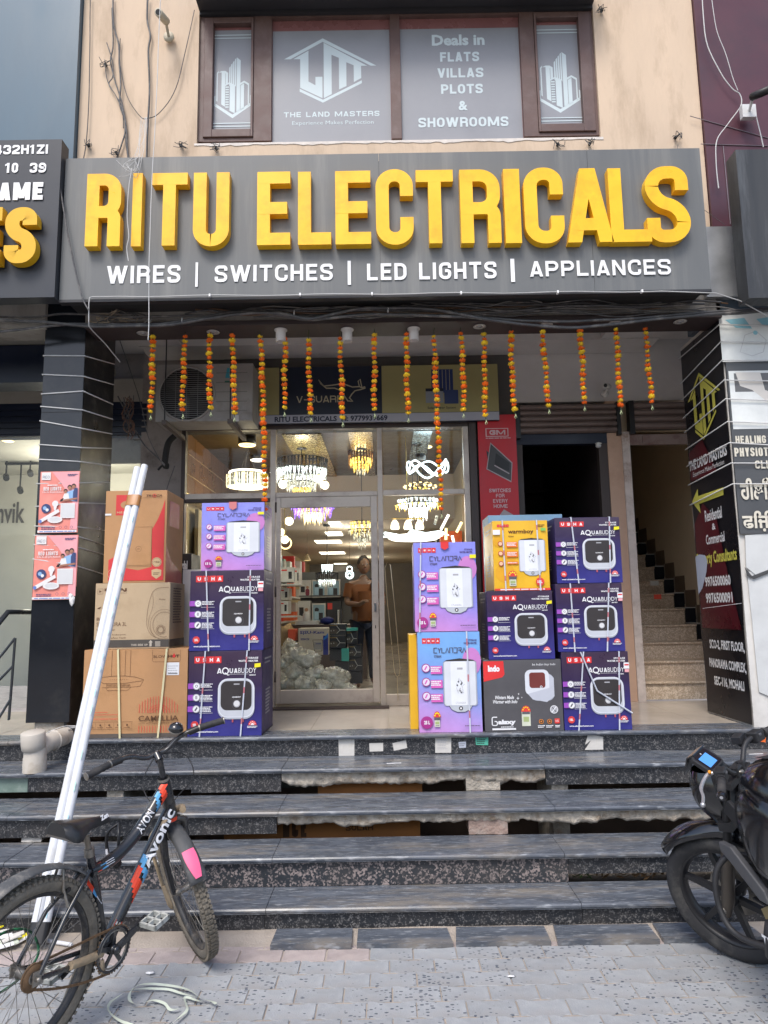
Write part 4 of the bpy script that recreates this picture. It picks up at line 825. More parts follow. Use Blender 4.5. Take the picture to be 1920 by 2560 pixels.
ibox(866,893,1570,1577,7.9,.2,flat('teal',(.05,.40,.32)),'flat teal box on top of the right carton stack'); ibox(854,872,1621,1653,7.85,.04,MATS['teal'],'upright teal box leaning on the black cartons')
# left shelf of white boxes inside
for i,(pa,pb,y0,y1) in enumerate(((700,735,1418,1455),(698,722,1470,1500),(698,720,1502,1535),(736,748,1420,1460))):
    ibox(pa,pb,y0,y1,8.9,.3,[wb,offwhite,wb,offwhite][i],['large white box on the left shelf inside the door','upper box of the pile on the second left shelf','lower box of the pile on the second left shelf','narrow box standing right of the large white box'][i],deco=lambda P,q:(P.rect(q,.1,.75,.5,.85,redp),P.rect(q,.6,.2,.85,.7,dkp)))
q=MB(); A=at(696,1460,Y=8.8); B=at(752,1457,Y=8.8); q.box(A.x-.1,B.x,8.8,9.3,A.z-.02,A.z,wb); A=at(696,1540,Y=8.8); q.box(A.x-.1,B.x-.06,8.8,9.3,A.z-.02,A.z,wb); q.tube([(A.x-.08,8.85,.78),(A.x-.08,8.85,2.4)],.01,alu,n=6); q.thing('wall_shelf','pale shelf of boxes at the left inside the door','shelf')
rg=random.Random(21); kinds=[wb,offwhite,lb_,MATS['orange_box'],flat('stock_tan',(.35,.24,.13)),MATS['dark_print'],flat('stock_green',(.10,.25,.16)),redp]
for lev,(z0,nm) in enumerate(((1.05,'lowest'),(1.5,'second'),(1.95,'third'),(2.4,'top'))):
    q=MB(); q.box(rx0+.01,rx0+.36,10.4,16.,z0-.03,z0,wb); q.box(rx1-.36,rx1-.01,9.0,16.,z0-.03,z0,wb); q.thing('long_wall_shelf','long white shelf along both side walls, '+nm+' level','shelf')
    for side in (0,1):
        y=10.5 if side==0 else 9.1; q=MB(); k=0
        while y<15.8:
            wd=rg.uniform(.14,.34); hh=rg.uniform(.14,.36); dd=rg.uniform(.2,.32); x0=(rx0+.02) if side==0 else rx1-.02-dd
            q.box(x0,x0+dd,y,y+wd,z0,z0+hh,kinds[rg.randrange(8)]); y+=wd+rg.uniform(.01,.08)
        q.thing('shelf_stock','packed boxes of many colours on the '+nm+(' left' if side==0 else ' right')+' wall shelf inside','stock',kind='stuff')
# plastic bags: crumpled, translucent
bagm=mat('clear_plastic_bag',(.74,.71,.62),.10,var=.35,vs=30,bump=1.,bs=24,spec=1.,alpha=.45,coat=1.); bagg=mat('bag_contents',(.42,.42,.36),.6,var=.5,vs=20)
bags=[(713,1660,.10,7.4),(742,1640,.105,7.35),(770,1650,.11,7.30),(735,1690,.12,7.25),(790,1690,.115,7.25),(832,1690,.11,7.2),(712,1715,.11,7.2),(765,1715,.11,7.15),(808,1722,.10,7.12),(850,1715,.10,7.2),(872,1728,.085,7.15),(860,1690,.06,7.3),(726,1612+8,.09,7.6)]
bl=['upper left','upper middle, under the cream carton','leaning on the cream carton','second row at the left','centre','right of centre','lowest left, red things in it','lowest row, second from the left','lowest row, third from the left','large one at the right end','small one by the black cartons','thin peak at the right end','topmost against the red box']
for i,(px,py,r,Y) in enumerate(bags):
    c=at(px,py,Y=Y); c.z=max(c.z,.775+r*.8); b=MB(); vs=[]; n=34; h=22; fs=[]
    tip=Vector((random.uniform(-.05,.05),0,r*1.0))
    for a in range(h+1):
        for j in range(n):
            th=math.pi*a/h; ph=2*math.pi*j/n; d=Vector((math.sin(th)*math.cos(ph),math.sin(th)*math.sin(ph),math.cos(th)))
            k=1.05+.30*noise.noise(d*1.6+Vector((i*5.,0,0)))-.34*abs(noise.noise(d*3.1+Vector((i*3.,1,0))))-.20*abs(noise.noise(d*7.3+Vector((i*2.,5,0))))-.09*abs(noise.noise(d*17+Vector((i*2.,9,0))))
            v=d*r*k; v.z*=.95; v.x*=1.15
            if d.z>.8 and i%3==0: v=v*(1-(d.z-.8)*2.2)+tip*((d.z-.8)*4)*.9
            vs.append(c+v)
    for a in range(h):
        for j in range(n): fs.append((a*n+j,(a+1)*n+j,(a+1)*n+(j+1)%n,a*n+(j+1)%n))
    b.add(vs,fs,bagm,True); t=thing('plastic_bag','clear plastic bag heaped behind the door: '+bl[i],'bag',c,group='plastic bags heaped inside the door'); b.build('bag_film',parent=t)
    q=MB()
    for k in range(7): q.ball(c+Vector((random.uniform(-.5,.5),random.uniform(-.4,.2),random.uniform(-.5,.3)))*r,r*.28,[bagg,wb,flat('pink_goods',(.5,.12,.14)) if i==6 else bagg,flat('teal_goods',(.2,.34,.30))][k%4],n=6,jit=.5,seed=k)
    q.build('contents',parent=t)
q=MB(); c=at(705,1592,Y=7.9); q.ball(c,.16,mat('brown_paper',(.34,.22,.10),.8,var=.1,bump=.8,bs=12),n=12,sc_=(.9,.6,.8),jit=.7,seed=3); q.thing('paper_sack','crumpled brown paper sack at the left behind the bags','sack')
# ================================================================ pillars
def pillar(name,label,x0,x1,y0,y1,z0,z1,front,side):
    t=thing(name,label,'pillar',((x0+x1)/2,(y0+y1)/2,.775)); b=MB(); b.box(x0,x1,y0,y0+.012,z0,z1,front); b.build('front_slab',parent=t)
    b=MB(); b.box(x0,x1,y0+.0125,y1,z0,z1,side); b.build('side_slab',parent=t); return t
pillar('black_pillar','square pillar clad in glossy black panels with pink posters',-2.672,-2.352,5.4,6.02,.892,4.35,blackg,blackside)
b=MB(); b.box(-2.62,-2.38,5.43,6.0,.776,.891,concrete); b.box(-2.40,-2.379,5.425,6.01,.776,.8905,blackside); b.thing('pillar_stub','rough concrete stub under the black pillar cladding','pillar base')
b=MB()
for z in (3.25,2.2,): b.box(-2.673,-2.351,5.3985,5.3995,z,z+.004,black)
b.thing('cladding_joint','thin dark joints between the glossy panels of the left pillar','joint',kind='structure')
pillar('sign_pillar','square pillar wrapped in black and grey advertising sheets',2.70,3.25,5.4,6.16,.776,3.97,offwhite,offwhite)
b=MB(); b.box(2.66,3.4,5.36,5.9,3.975,4.35,mat('blue_grey_metal',(.10,.13,.16),.4,metal=.4)); b.thing('pillar_cap_sheet','blue grey metal sheet over the top of the right pillar','metal sheet')
# wires wound round the pillars
def wound(label,ys,X0,Xc,Yf_,Yr,lefty,name='white_wire'):
    b=MB(); P=[]
    for (yl,yc,yfar) in ys:
        Yq=Yf_-.006
        if lefty:
            A=at(at_px(X0),yl,Y=Yq) if False else Vector((X0,Yq,Z_(110,yl,Yq))); B=Vector((Xc+.004,Yq,Z_(205,yc,Yq)))
            zf_=at(280,yfar,X=Xc+.006).z; C=Vector((Xc+.006,Yr,zf_)); b.tube([A+Vector((-.004,.5,.02)),A,B,C],.0052,wwire,n=6)
        else:
            B=Vector((Xc-.006,Yq,at(1810,yc,Y=Yq).z)); C=Vector((Xc-.006,Yr,at(1740,yfar,X=Xc-.006).z)); A=Vector((X0,Yq,at(1900,yl,Y=Yq).z)); b.tube([A,B,C],.0050,wwire,n=6)
    return b.thing(name,label,'wire')
wound('white wire wound in bands round the black pillar and over the posters',[(889,890,905),(936,941,958),(985,978,1009),(1016,1025,1047),(1052,1071,1085),(1111,1119,1122),(1148,1154,1166),(1209,1207,1208),(1266,1257,1262),(1315,1317,1330),(1338,1340,1368),(1361,1367,1392),(1397,1414,1440)],-2.676,-2.352,5.4,6.0,True)
wound('white wire wound in bands round the banner pillar at the right',[(817,811,860),(858,854,930),(903,900,975),(955,950,1025),(1005,997,1065),(1062,1054,1110),(1118,1107,1155),(1160,1158,1205),(1212,1210,1258)],3.2,2.676,5.36,6.14,False)
# ---- posters on the left pillar
def poster(pl,pb,pr,pt_,label,torn=False):
    Y=5.396; A=at(pl,pb,Y=Y); B=at(pr,pt_,Y=Y); x0,z0,x1,z1=A.x,A.z,B.x,B.z; q=MB()
    pink=mat('poster_coral',(.78,.26,.21),.45,var=.2,vs=4); pk2=mat('poster_pink',(.80,.36,.38),.45,var=.1); wht=mat('poster_white',(.72,.70,.68),.5,var=.03); nav=flat('poster_navy',(.04,.06,.16)); sk=flat('poster_skin',(.36,.17,.11)); blu=flat('poster_blue',(.25,.42,.65)); hair=flat('poster_hair',(.025,.015,.015))
    n=10; vs=[]
    for i in range(n+1):
        for j in range(n+1):
            u,v=i/n,j/n; bul=.004*noise.noise((u*4,v*4,pl))+.004
            if torn and u>.85 and v<.2: u=.85+ (u-.85)*.2
            vs.append((x0+(x1-x0)*u,Y-bul,z0+(z1-z0)*v))
    q.add(vs,[(i*(n+1)+j,(i+1)*(n+1)+j,(i+1)*(n+1)+j+1,i*(n+1)+j+1) for i in range(n) for j in range(n)],pink,True)
    t=q.thing('poster',label,'poster'); q=MB(); P=facade(x0,z0,x1,z1,Y-.0095); P.step=.0002
    P.poly(q,[(.30,.99),(.99,.99),(.99,.05),(.80,.05),(.85,.5),(.55,.8)],pk2)
    P.rect(q,.04,.86,.27,.985,wht); P.hf(q,'REO',.07,.24,.885,.93,nav,t=.1,gap=.2)
    P.hf(q,'REO LIGHTS',.10,.55,.685,.745,wht,t=.17); P.text(q,'Life Ka Bright Button',.08,.6,.64,.675,wht,shear=.2); P.fine(q,.2,.45,.765,.016,wht,2); P.fine(q,.7,.95,.94,.012,nav,5,2,.022)
    P.circ(q,.19,.395,.075,nav); P.circ(q,.16,.40,.03,blu); P.circ(q,.22,.37,.025,wht)
    P.circ(q,.42,.47,.05,wht); P.poly(q,[(.37,.45),(.47,.45),(.44,.36),(.40,.36)],wht); P.rect(q,.405,.32,.435,.36,flat('poster_grey',(.35,.38,.42)))
    P.rect(q,.56,.235,.92,.475,wht); P.rect(q,.575,.25,.905,.46,flat('poster_w2',(.60,.60,.60)))
    P.line(q,[(.07,.19),(.52,.36)],.055,wht); P.circ(q,.06,.185,.028,flat('poster_bl',(.12,.2,.5))); P.poly(q,[(.43+.19*math.cos(a),.21+.055*math.sin(a)) for a in [i*.42 for i in range(15)]],wht); P.poly(q,[(.43+.15*math.cos(a),.215+.038*math.sin(a)) for a in [i*.42 for i in range(15)]],MATS['poster_w2'])
    # the printed family
    P.poly(q,[(.68,.53),(.97,.5),(.97,.68),(.90,.70),(.72,.66),(.62,.56)],blu); P.poly(q,[(.86,.52),(.97,.5),(.97,.72),(.90,.72),(.86,.66)],nav); P.poly(q,[(.58,.51),(.78,.52),(.74,.64),(.64,.63)],wht)
    for (u,v,r) in ((.77,.725,.034),(.87,.745,.032),(.67,.665,.028)): P.circ(q,u,v+.012,r*1.1,hair); P.circ(q,u,v-.004,r*.88,sk)
    P.line(q,[(.62,.52),(.97,.55)],.028,sk); P.poly(q,[(.53,.5),(.6,.5),(.63,.56),(.56,.54)],hair)
    P.rect(q,0.01,.005,.99,.04,wht); P.fine(q,.06,.95,.012,.014,flat('poster_bl',(.12,.2,.5)),8); P.fine(q,.1,.45,.075,.014,nav,9,2,.024)
    for u in (.58,.72,.86): P.ring(q,u,.085,.02,.004,nav,10)
    q.build('print',parent=t); return t
poster(95,1333,201,1178,'upper pink lamp poster taped on the black pillar'); p2=poster(81,1500,197,1337,'lower pink lamp poster with a torn lower right corner on the black pillar',True)
q=MB(); c=at(180,1500,Y=5.38); q.ball(c,.022,MATS['poster_white'],n=8,sc_=(1,.4,1.6),jit=.9,seed=2); q.ball(c+Vector((-.012,0,.03)),.02,MATS['poster_white'],n=8,sc_=(1,.4,1),jit=.9,seed=5); q.thing('torn_paper','crumpled white scrap hanging at the torn poster corner','paper')
# ---- black property banner on the right pillar
banner=thing('property_banner','tall black estate agent banner with a yellow logo on the pillar side','banner',(2.69,5.77,.8))
bm=mat('banner_black',(.010,.010,.013),.28,var=.3,vs=2); bmr=mat('banner_maroon',(.075,.006,.012),.3,var=.3,vs=2)
Xb_=2.688; yfar,ynear=6.13,5.385; zb0,zb1=.79,3.93
q=MB(); n=26; vs=[]
for i in range(n+1):
    z=zb0+(zb1-zb0)*i/n; e=.022*noise.noise((z*2.3,1,1)); e2=.035*noise.noise((z*1.7,4,1))
    if z<1.9: e2-=.05*(1.9-z)
    for y in (yfar+e,(yfar+ynear)/2,ynear-e2*.5): vs.append((Xb_-.006*abs(noise.noise((z*3,y*5,0))),y,z))
q.add(vs,[(i*3+j,i*3+j+1,i*3+j+4,i*3+j+3) for i in range(n) for j in range(2)],bm,True); q.build('sheet',parent=banner)
PB=Pl((Xb_-.010,yfar,zb0),(0,ynear-yfar,0),(0,0,zb1-zb0)); PB.step=.0001
def bv(px,py): p=at(px,py,X=Xb_); return (yfar-p.y)/(yfar-ynear),(p.z-zb0)/(zb1-zb0)
q=MB(); P=PB; yl=mat('banner_yellow',(.62,.58,.10),.35,var=.05); wt=mat('banner_white',(.75,.75,.75),.4,var=.03)
P.poly(q,[(.05,.22),(.95,.22),(.75,.36),(.6,.5),(.3,.55),(.05,.5)],bmr); P.poly(q,[(.05,.62),(.7,.62),(.4,.72),(.05,.70)],bmr)
def bt(s,pxa,pxb,pyc,hpx,m,heavy=False,bold=.02):
    u0,v=bv(pxa,pyc+ (0)); u1,_=bv(pxb,pyc); pm=(pxa+pxb)/2; va=bv(pm,pyc+hpx/2)[1]; vb=bv(pm,pyc-hpx/2)[1]
    u0=max(.02,u0); u1=min(.98,u1)
    P.text(q,s,u0,u1,va,vb,m,bold=.035 if heavy else bold)
ul,vt=bv(1760,910); _,vb_=bv(1760,1090); lmlogo(P,q,yl,.12,.715,.92,.90)
bt('THE LAND MASTERS',1724,1822,1145,28,wt,True); bt('Experience Makes Perfection',1735,1815,1172,16,wt,bold=0)
a_=[(1733,1255),(1747,1222),(1749,1240),(1812,1218),(1812,1237),(1751,1260),(1755,1283)]
P.poly(q,[bv(*p) for p in a_],yl)
bt('Residential',1765,1808,1285,30,wt); bt('&',1783,1792,1316,16,wt); bt('Commercial',1768,1815,1345,26,wt); bt('Property Consultants',1745,1850,1395,40,yl,bold=.03); bt('9976500060',1766,1830,1452,27,wt,True); bt('9976500091',1768,1835,1494,27,wt,True)
P.line(q,[bv(1760,1521),bv(1858,1508)],.0012,wt); bt('SCO-2, FIRST FLOOR,',1778,1868,1616,28,wt,True); bt('PANORAMA COMPLEX,',1778,1872,1665,28,wt,True); bt('SEC-116, MOHALI',1790,1864,1710,28,wt,True)
tr=mat('torn_paper_back',(.42,.47,.58),.7,var=.08)
P.k+=6; P.poly(q,[bv(*p) for p in ((1742,1392),(1752,1386),(1766,1388),(1772,1402),(1770,1430),(1760,1470),(1750,1486),(1746,1440))],tr)
q.build('print',parent=banner)
# ---- clinic sign facing the street on the right pillar
cl=thing('clinic_sign','grey physiotherapy clinic sign with pale photos round the right pillar','sign',(3.2,5.37,2.2))
gb=mat('clinic_grey',(.075,.078,.082),.45,var=.08); cream=flat('clinic_cream',(.62,.58,.48)); Yc=5.375
q=MB(); x0=2.705; x1=3.9; z0=at(1850,1335,Y=Yc).z; z1=at(1850,755,Y=Yc).z; q.box(x0,x1,Yc,Yc+.015,z0,z1,gb); q.build('board',parent=cl)
P=Pl((0,Yc-.001,0),(1,0,0),(0,0,1)); P.step=.0003
def cp(px,py): p=at(px,py,Y=Yc); return (p.x,p.z)
def rpx(a,b_,c,d,m):
    (u0,v0),(u1,v1)=cp(a,b_),cp(c,d); P.rect(q,u0,v0,u1,v1,m)
q=MB(); ph=mat('clinic_photo',(.66,.68,.66),.5,var=.12,vs=4); ph2=flat('clinic_dark_photo',(.13,.13,.13)); tq=flat('clinic_teal',(.25,.50,.58)); 
rpx(1806,905,1990,758,ph); rpx(1833,1073,1990,925,ph); rpx(1838,980,1990,931,ph2)
P.poly(q,[cp(*p) for p in ((1838,931),(1900,931),(1912,975),(1990,1000),(1990,1060),(1880,975),(1850,965))],flat('clinic_skinlight',(.60,.57,.52)))
P.line(q,[cp(*p) for p in ((1850,880),(1862,838),(1890,828),(1915,850),(1908,880),(1880,890),(1850,880))],.006,flat('clinic_line',(.50,.50,.50))); P.circ(q,*cp(1888,832),.018,tq); P.poly(q,[cp(*p) for p in ((1812,800),(1860,795),(1880,822),(1840,820))],tq); P.poly(q,[cp(*p) for p in ((1890,798),(1940,790),(1940,815),(1905,812))],tq)
def ct(s,px,py,h,w_,heavy=True):
    u,v=cp(px,py); v1=cp(px,py-h)[1]; 
    if heavy: P.hf(q,s,u,u+w_,v,v1,cream,t=.2,gap=.12)
    else: P.text(q,s,u,u+w_,v,v1,cream,bold=.03)
ct('HEALING',1839,1109,19,.235); ct('TOUCH',1921,1109,19,.2); ct('PHYSIOTHERAPY',1836,1142,22,.50); ct('CLINIC',1887,1172,20,.21); ct('ਹੀਲਿੰਗ',1851,1250,54,.30,False); ct('ਫਿਜ਼ੀਓ',1857,1330,52,.33,False)
q.build('print',parent=cl)
# torn pale sheets below
q=MB(); Yt=5.385; pts=[(1862,1340),(1990,1330),(1990,1500),(1960,1425),(1905,1440),(1872,1420)]
pap=mat('torn_pale_sheet',(.55,.56,.55),.75,var=.08,vs=4,dirt=(.42,.42,.42))
q.prism([at(a,c,Y=Yt-.004) for a,c in ((1863,1338),(1990,1328),(1990,1415),(1935,1418),(1890,1438),(1866,1418))][::-1],(0,.004,0),pap); q.prism([at(a,c,Y=Yt+.002) for a,c in ((1868,1430),(1990,1412),(1990,1770),(1898,1730),(1885,1600))][::-1],(0,.003,0),pap)
q.prism([at(a,c,Y=Yt-.012) for a,c in ((1862,1418),(1880,1440),(1945,1415),(1945,1424),(1885,1448),(1868,1440))][::-1],(0,.003,0),flat('dark_sheet',(.06,.06,.06)))
q.thing('torn_poster','torn pale poster sheets peeling from the right pillar under the clinic sign','poster')
# ---- red switch banner
Y=6.83; q=MB(); rd=mat('banner_red',(.52,.012,.02),.35,var=.12,vs=2); A=at(1206,1400,Y=Y); B=at(1288,1036,Y=Y); q.box(A.x,B.x,Y,Y+.02,.78,B.z,rd); t=q.thing('switch_banner','tall red switch maker banner beside the dark doorway','banner')
q=MB(); P=pxface(1200,1400,1290,1036,Y-.001); P.ux=Vector((B.x-A.x,0,0)); P.o.x=A.x; gr=flat('banner_grey',(.42,.36,.36)); w2=flat('banner_offwhite',(.62,.45,.45))
P.rect(q,.2,.845,.8,.905,w2); P.rect(q,.225,.85,.775,.90,rd); P.hf(q,'GM',.3,.72,.858,.892,w2,t=.3); P.fine(q,.2,.85,.832,.006,w2,1)
P.poly(q,[(.20,.75),(.28,.60),(.82,.53),(.42,.70),(.2,.75)][:-1],dkp); P.poly(q,[(.2,.62),(.32,.80),(.86,.66),(.82,.53)],flat('switch_grey',(.06,.06,.06))); P.line(q,[(.2,.62),(.32,.80),(.86,.66),(.82,.53),(.2,.62)],.008,gr); P.poly(q,[(.40,.645),(.45,.73),(.80,.66),(.78,.60)],flat('switch_in',(.02,.02,.02))); P.line(q,[(.40,.645),(.78,.585)],.008,gr)
for i,s in enumerate(('SWITCHES','FOR','EVERY','HOME')): wd=[.56,.22,.38,.36][i]; P.hf(q,s,.52-wd/2,.52+wd/2,.458-i*.036,.483-i*.036,w2,t=.17)
q.build('print',parent=t)
q=MB(); P.poly(q,[(.25,.22),(.85,.22),(.85,.30),(.6,.34)],gr); q.build('lower_print',parent=t)
# ---- inverter brand board over the door
Y=6.78; A=at(622,1060,Y=Y); B=at(1243,910,Y=Y); q=MB(); navb=mat('board_navy',(.012,.018,.035),.4,var=.1); olv=mat('board_khaki',(.30,.27,.115),.5,var=.05); gbw=mat('board_white',(.36,.37,.42),.5,var=.04)
q.box(A.x,B.x,Y,Y+.07,A.z,B.z,navb); t=q.thing('brand_board','dim khaki and navy board with a kangaroo outline above the shop door','signboard')
P=facade(A.x,A.z,B.x,B.z,Y-.0006); q=MB(); ux=lambda px:(px-622)/621.; vy=lambda py:(1060-py)/150.
P.rect(q,0,vy(1037),ux(697),1,olv); P.rect(q,ux(953),vy(1037),1,1,olv); P.rect(q,0,0,1,vy(1038),gbw)
kh=flat('khaki_line',(.42,.38,.26)); P.hf(q,'V-GUARD',ux(740),ux(857),vy(1006),vy(988),kh,t=.16,gap=.12)
kang=[(795,945),(808,962),(830,960),(855,956),(880,966),(897,965),(903,968),(911,966),(912,969),(900,973),(886,976),(878,985),(872,995),(880,1004),(868,1003),(860,990),(852,975),(835,968),(815,968),(800,955),(795,945)]
P.line(q,[(ux(a),vy(c)) for a,c in kang],.02,kh); P.line(q,[(ux(a),vy(c)) for a,c in ((897,965),(894,950),(899,945),(903,966))],.015,kh)
P.rect(q,ux(1077),vy(985),ux(1131),vy(922),flat('solar_blue',(.015,.03,.11))); [P.rect(q,ux(1077+i*9),vy(984),ux(1078+i*9),vy(923),kh) for i in range(1,6)]
P.rect(q,ux(1062),vy(1012),ux(1106),vy(977),flat('battery_grey',(.22,.25,.28))); P.rect(q,ux(1062),vy(981),ux(1106),vy(973),navb); P.rect(q,ux(1108),vy(1015),ux(1143),vy(978),flat('inverter_blue',(.03,.05,.14)))
P.text(q,'Solar Power System',ux(1066),ux(1136),vy(1030),vy(1022),dkp,bold=.01); P.text(q,'RITU ELECTRICALS  M: 9779939669',ux(686),ux(966),vy(1057),vy(1042),flat('board_ink',(.02,.025,.05)),bold=.035)
q.build('print',parent=t)
# ================================================================ main signboard
sx0,sx1=-2.405,2.475; szb,szt=4.012,5.157; YSn=5.04
sign=thing('shop_signboard','big grey signboard with raised yellow shop name letters over the porch','signboard',(0,5.1,szb))
b=MB()
js=[sx0]+[at(p,600,Y=YSn).x for p in (950,1480)]+[sx1]
for i in range(3):
    b=MB(); b.box(js[i]+.001,js[i+1]-.001,YSn,YSn+.05,szb,szt,greyboard); b.build('board_panel',parent=sign)
b=MB(); b.box(sx0+.01,sx1-.01,YSn+.051,5.35,szb+.03,szt-.03,mat('sign_back',(.03,.03,.03),.7)); b.box(sx0,sx1,YSn-.004,YSn+.055,szb-.022,szb-.001,mat('sign_lip',(.025,.025,.028),.5)); b.build('backing_frame',parent=sign)
LET=[('R',211,305),('I',327,357),('T',374,470),('U',481,574),('E',642,726),('L',745,827),('E',839,926),('C',941,1031),('T',1042,1132),('R',1154,1247),('I',1265,1297),('C',1315,1404),('A',1421,1523),('L',1530,1618),('S',1622,1716)]
YL=YSn-.072
for ch,a,c in LET:
    m=(a+c)/2; top=434-(m-209)*(434-417)/1508; bot=617-(m-209)*(617-604)/1508
    if ch in 'SCU': bot+=2
    if ch in 'SC': top-=3
    A=at(a,bot,Y=YL); B=at(c,top,Y=YL); q=MB(); P=Pl((A.x,YSn-.001,A.z),(B.x-A.x,0,0),(0,0,B.z-A.z)); P.k=0; P.step=.0004
    H=B.z-A.z; W=B.x-A.x; t=.163
    x=0
    GWb=GW.get(ch); GW[ch]=0 if ch=='I' else 1.
    if ch=='I': t=W/H
    P.hf(q,ch,0,1,0,1,yellow,t=t,depth=.071)
    if GWb is None: GW.pop(ch)
    else: GW[ch]=GWb
    q.build('letter',parent=sign)
q=MB(); P=Pl((0,YSn-.001,0),(1,0,0),(0,0,1)); P.step=.0003
def sp(px,py): p=at(px,py,Y=YSn); return p.x,p.z
for s,a,c,yt,ybm in (('WIRES',267,452,663,710),('SWITCHES',537,832,660,706),('LED LIGHTS',918,1240,655,702),('APPLIANCES',1325,1674,649,693)):
    u0,v0=sp(a,ybm); u1,v1=sp(c,yt); P.hf(q,s,u0,u1,v0,v1,white,t=.18,gap=.17,depth=.004)
for a,y0,y1 in ((492,718,657),(873,713,653),(1281,706,648)):
    u0,v0=sp(a-3.5,y0); u1,v1=sp(a+4,y1); P.rect(q,u0,v0,u1,v1,white)
q.build('small_lettering',parent=sign)
# torn sleeves and wire scraps behind the letters
# ---- left neighbour
nb=thing('left_building','blue clad neighbouring building with a recessed lit shop','building',(-3.4,6,0))
b=MB(); b.box(-6.5,-2.535,5.44,5.7,4.2,9,bluepaint); b.build('wall',parent=nb)
b=MB(); b.box(-6.5,-2.66,5.36,5.62,3.93,4.19,concbeam); b.box(-6.5,-2.68,5.63,6.9,4.05,4.12,flat('neighbour_soffit',(.26,.25,.22))); b.build('beam',parent=nb)
nbk=mat('navy_fascia',(.010,.016,.035),.35,var=.1)
b=MB(); b.box(-6.5,-2.72,6.0,6.25,3.70,4.04,nbk); b.box(-6.5,-2.36,6.95,7.09,3.80,4.04,flat('neighbour_soffit2',(.30,.28,.24))); 
b.box(-6.5,-2.36,6.95,7.1,3.46,3.799,nbk)
for i in range(5): b.box(-6.5,-2.37,6.93,6.949,3.48+i*.062,3.525+i*.062,nbk)
b.build('fascia',parent=nb)
crm2=mat('neighbour_cream',(.62,.60,.53),.6,var=.05); b=MB(); b.box(-6.5,-2.3,9.4,9.5,.775,3.6,crm2); b.box(-6.5,-2.2,7.1,9.4,3.55,3.6,crm2); b.box(-2.32,-2.28,7.1,9.4,.775,3.55,crm2); b.build('inner_wall',parent=nb)
q=MB(); q.box(-4.2,-2.45,8.9,9.2,1.75,1.80,crm2); q.box(-4.4,-3.05,8.9,8.96,.9,1.72,flat('cream_trim',(.55,.50,.38))); q.box(-4.3,-3.16,8.89,8.899,1.0,1.62,flat('shop_art',(.20,.18,.15))); q.build('display_niche',parent=nb)
b=MB(); P=Pl((0,9.39,0),(1,0,0),(0,0,1)); u0,v0=at(-60,1310,Y=9.39).x,at(30,1308,Y=9.39).z; u1,v1=at(62,1282,Y=9.39).x,at(30,1255,Y=9.39).z; P.text(b,'Manvik',u0,u1,v0,v1,flat('shop_letters',(.12,.11,.11)),bold=.02); b.build('wall_lettering',parent=nb)
b=MB(); b.box(-6.5,-2.37,6.97,6.975,.80,3.455,glass); b.build('glass_front',parent=nb)
for px,r in ((20,.05),):
    q=MB(); c=at(20,1104,Z=3.545); q.lathe([(0,0),(r,0),(r*1.2,.004)],c,lampY,n=20); q.thing('recessed_lamp','small lit recessed lamp in the neighbour shop ceiling','lamp')
def pt2(loc,e): 
    l=bpy.data.lights.new('neighbour_lamp','POINT'); l.energy=e; l.color=(1,.93,.8); l.shadow_soft_size=.2; o=bpy.data.objects.new('neighbour_lamp',l); COL.objects.link(o); o.parent=nb; o.location=Vector(loc)-Vector((-3.4,6,0))
pt2((-3.6,8.2,3.1),34)
for i,(px,py) in enumerate(((50,1222),(15,1190),(75,1180))):
    c=at(px,py,Y=8.5); q=MB(); q.tube([c,c+Vector((.06,-.1,-.05))],.035,blk,n=10); q.tube([c,c+Vector((0,0,.3))],.01,blk,n=5); q.box(c.x-.2,c.x+.2,8.5,8.53,c.z+.3,c.z+.33,blk)
    q.thing('spot_lamp',['black track spot lamp above the wall lettering next door','black spot lamp at the frame edge in the neighbour shop','black track spot lamp close to the black pillar'][i],'spotlight')
# handrail of the neighbour
q=MB(); rl=mat('dark_steel_rail',(.06,.065,.07),.3,metal=.5); Y=5.5
q.tube([at(-30,1590,Y=5.3),at(20,1530,Y=5.4),at(75,1530,Y=5.75)],.02,rl,n=8); q.tube([at(38,1595,Y=5.35),at(22,1800,Y=5.35)],.010,rl,n=8)
for a in ((38,1595,-30,1680),(32,1665,-30,1730),(28,1745,-30,1840)): q.tube([at(a[0],a[1],Y=5.35),at(a[2],a[3],Y=5.3)],.010,rl,n=6)
q.thing('handrail','dark steel handrail beside the neighbour steps, left of the black pillar','handrail')
# neighbour sign board
q=MB(); YN=4.98; A=at(-400,745,Y=YN); B=at(155,348,Y=YN); q.box(A.x,B.x,YN,YN+.12,A.z-.02,B.z,darkboard); q.add([(B.x,YN,B.z),(B.x,YN+.12,B.z),(B.x,YN+.12,A.z),(B.x,YN,A.z)],[(0,1,2,3)],darkboard) if False else None
A=at(135,757,Y=YN); t=q.thing('neighbour_signboard','dark signboard with white and yellow letters cut off at the left edge','signboard')
q=MB(); P=Pl((0,YN-.001,0),(1,0,0),(0,0,1)); P.step=.0003
def np_(px,py): p=at(px,py,Y=YN); return p.x,p.z
for s,a,c,yb_,yt in (('432H1ZI',-14,121,387,362),('10',15,47,433,408),('39',75,117,433,408),('GAME',-38,110,503,457)):
    u0,v0=np_(a,yb_); u1,v1=np_(c,yt); P.hf(q,s,u0,u1,v0,v1,white,t=.22 if s!='GAME' else .26,gap=.13,depth=.003)
q.build('small_lettering',parent=t)
for s,a,c in (('E',-62,22),('S',22,108)):
    u0,v0=np_(a,672); u1,v1=np_(c,533); q=MB(); P.step=.0005
    g=GW.get(s); GW[s]=1.; P.hf(q,s,u0,u1,v0,v1,yellow2,t=.24,depth=.07); 
    if g is None: GW.pop(s)
    else: GW[s]=g
    q.build('letter',parent=t)
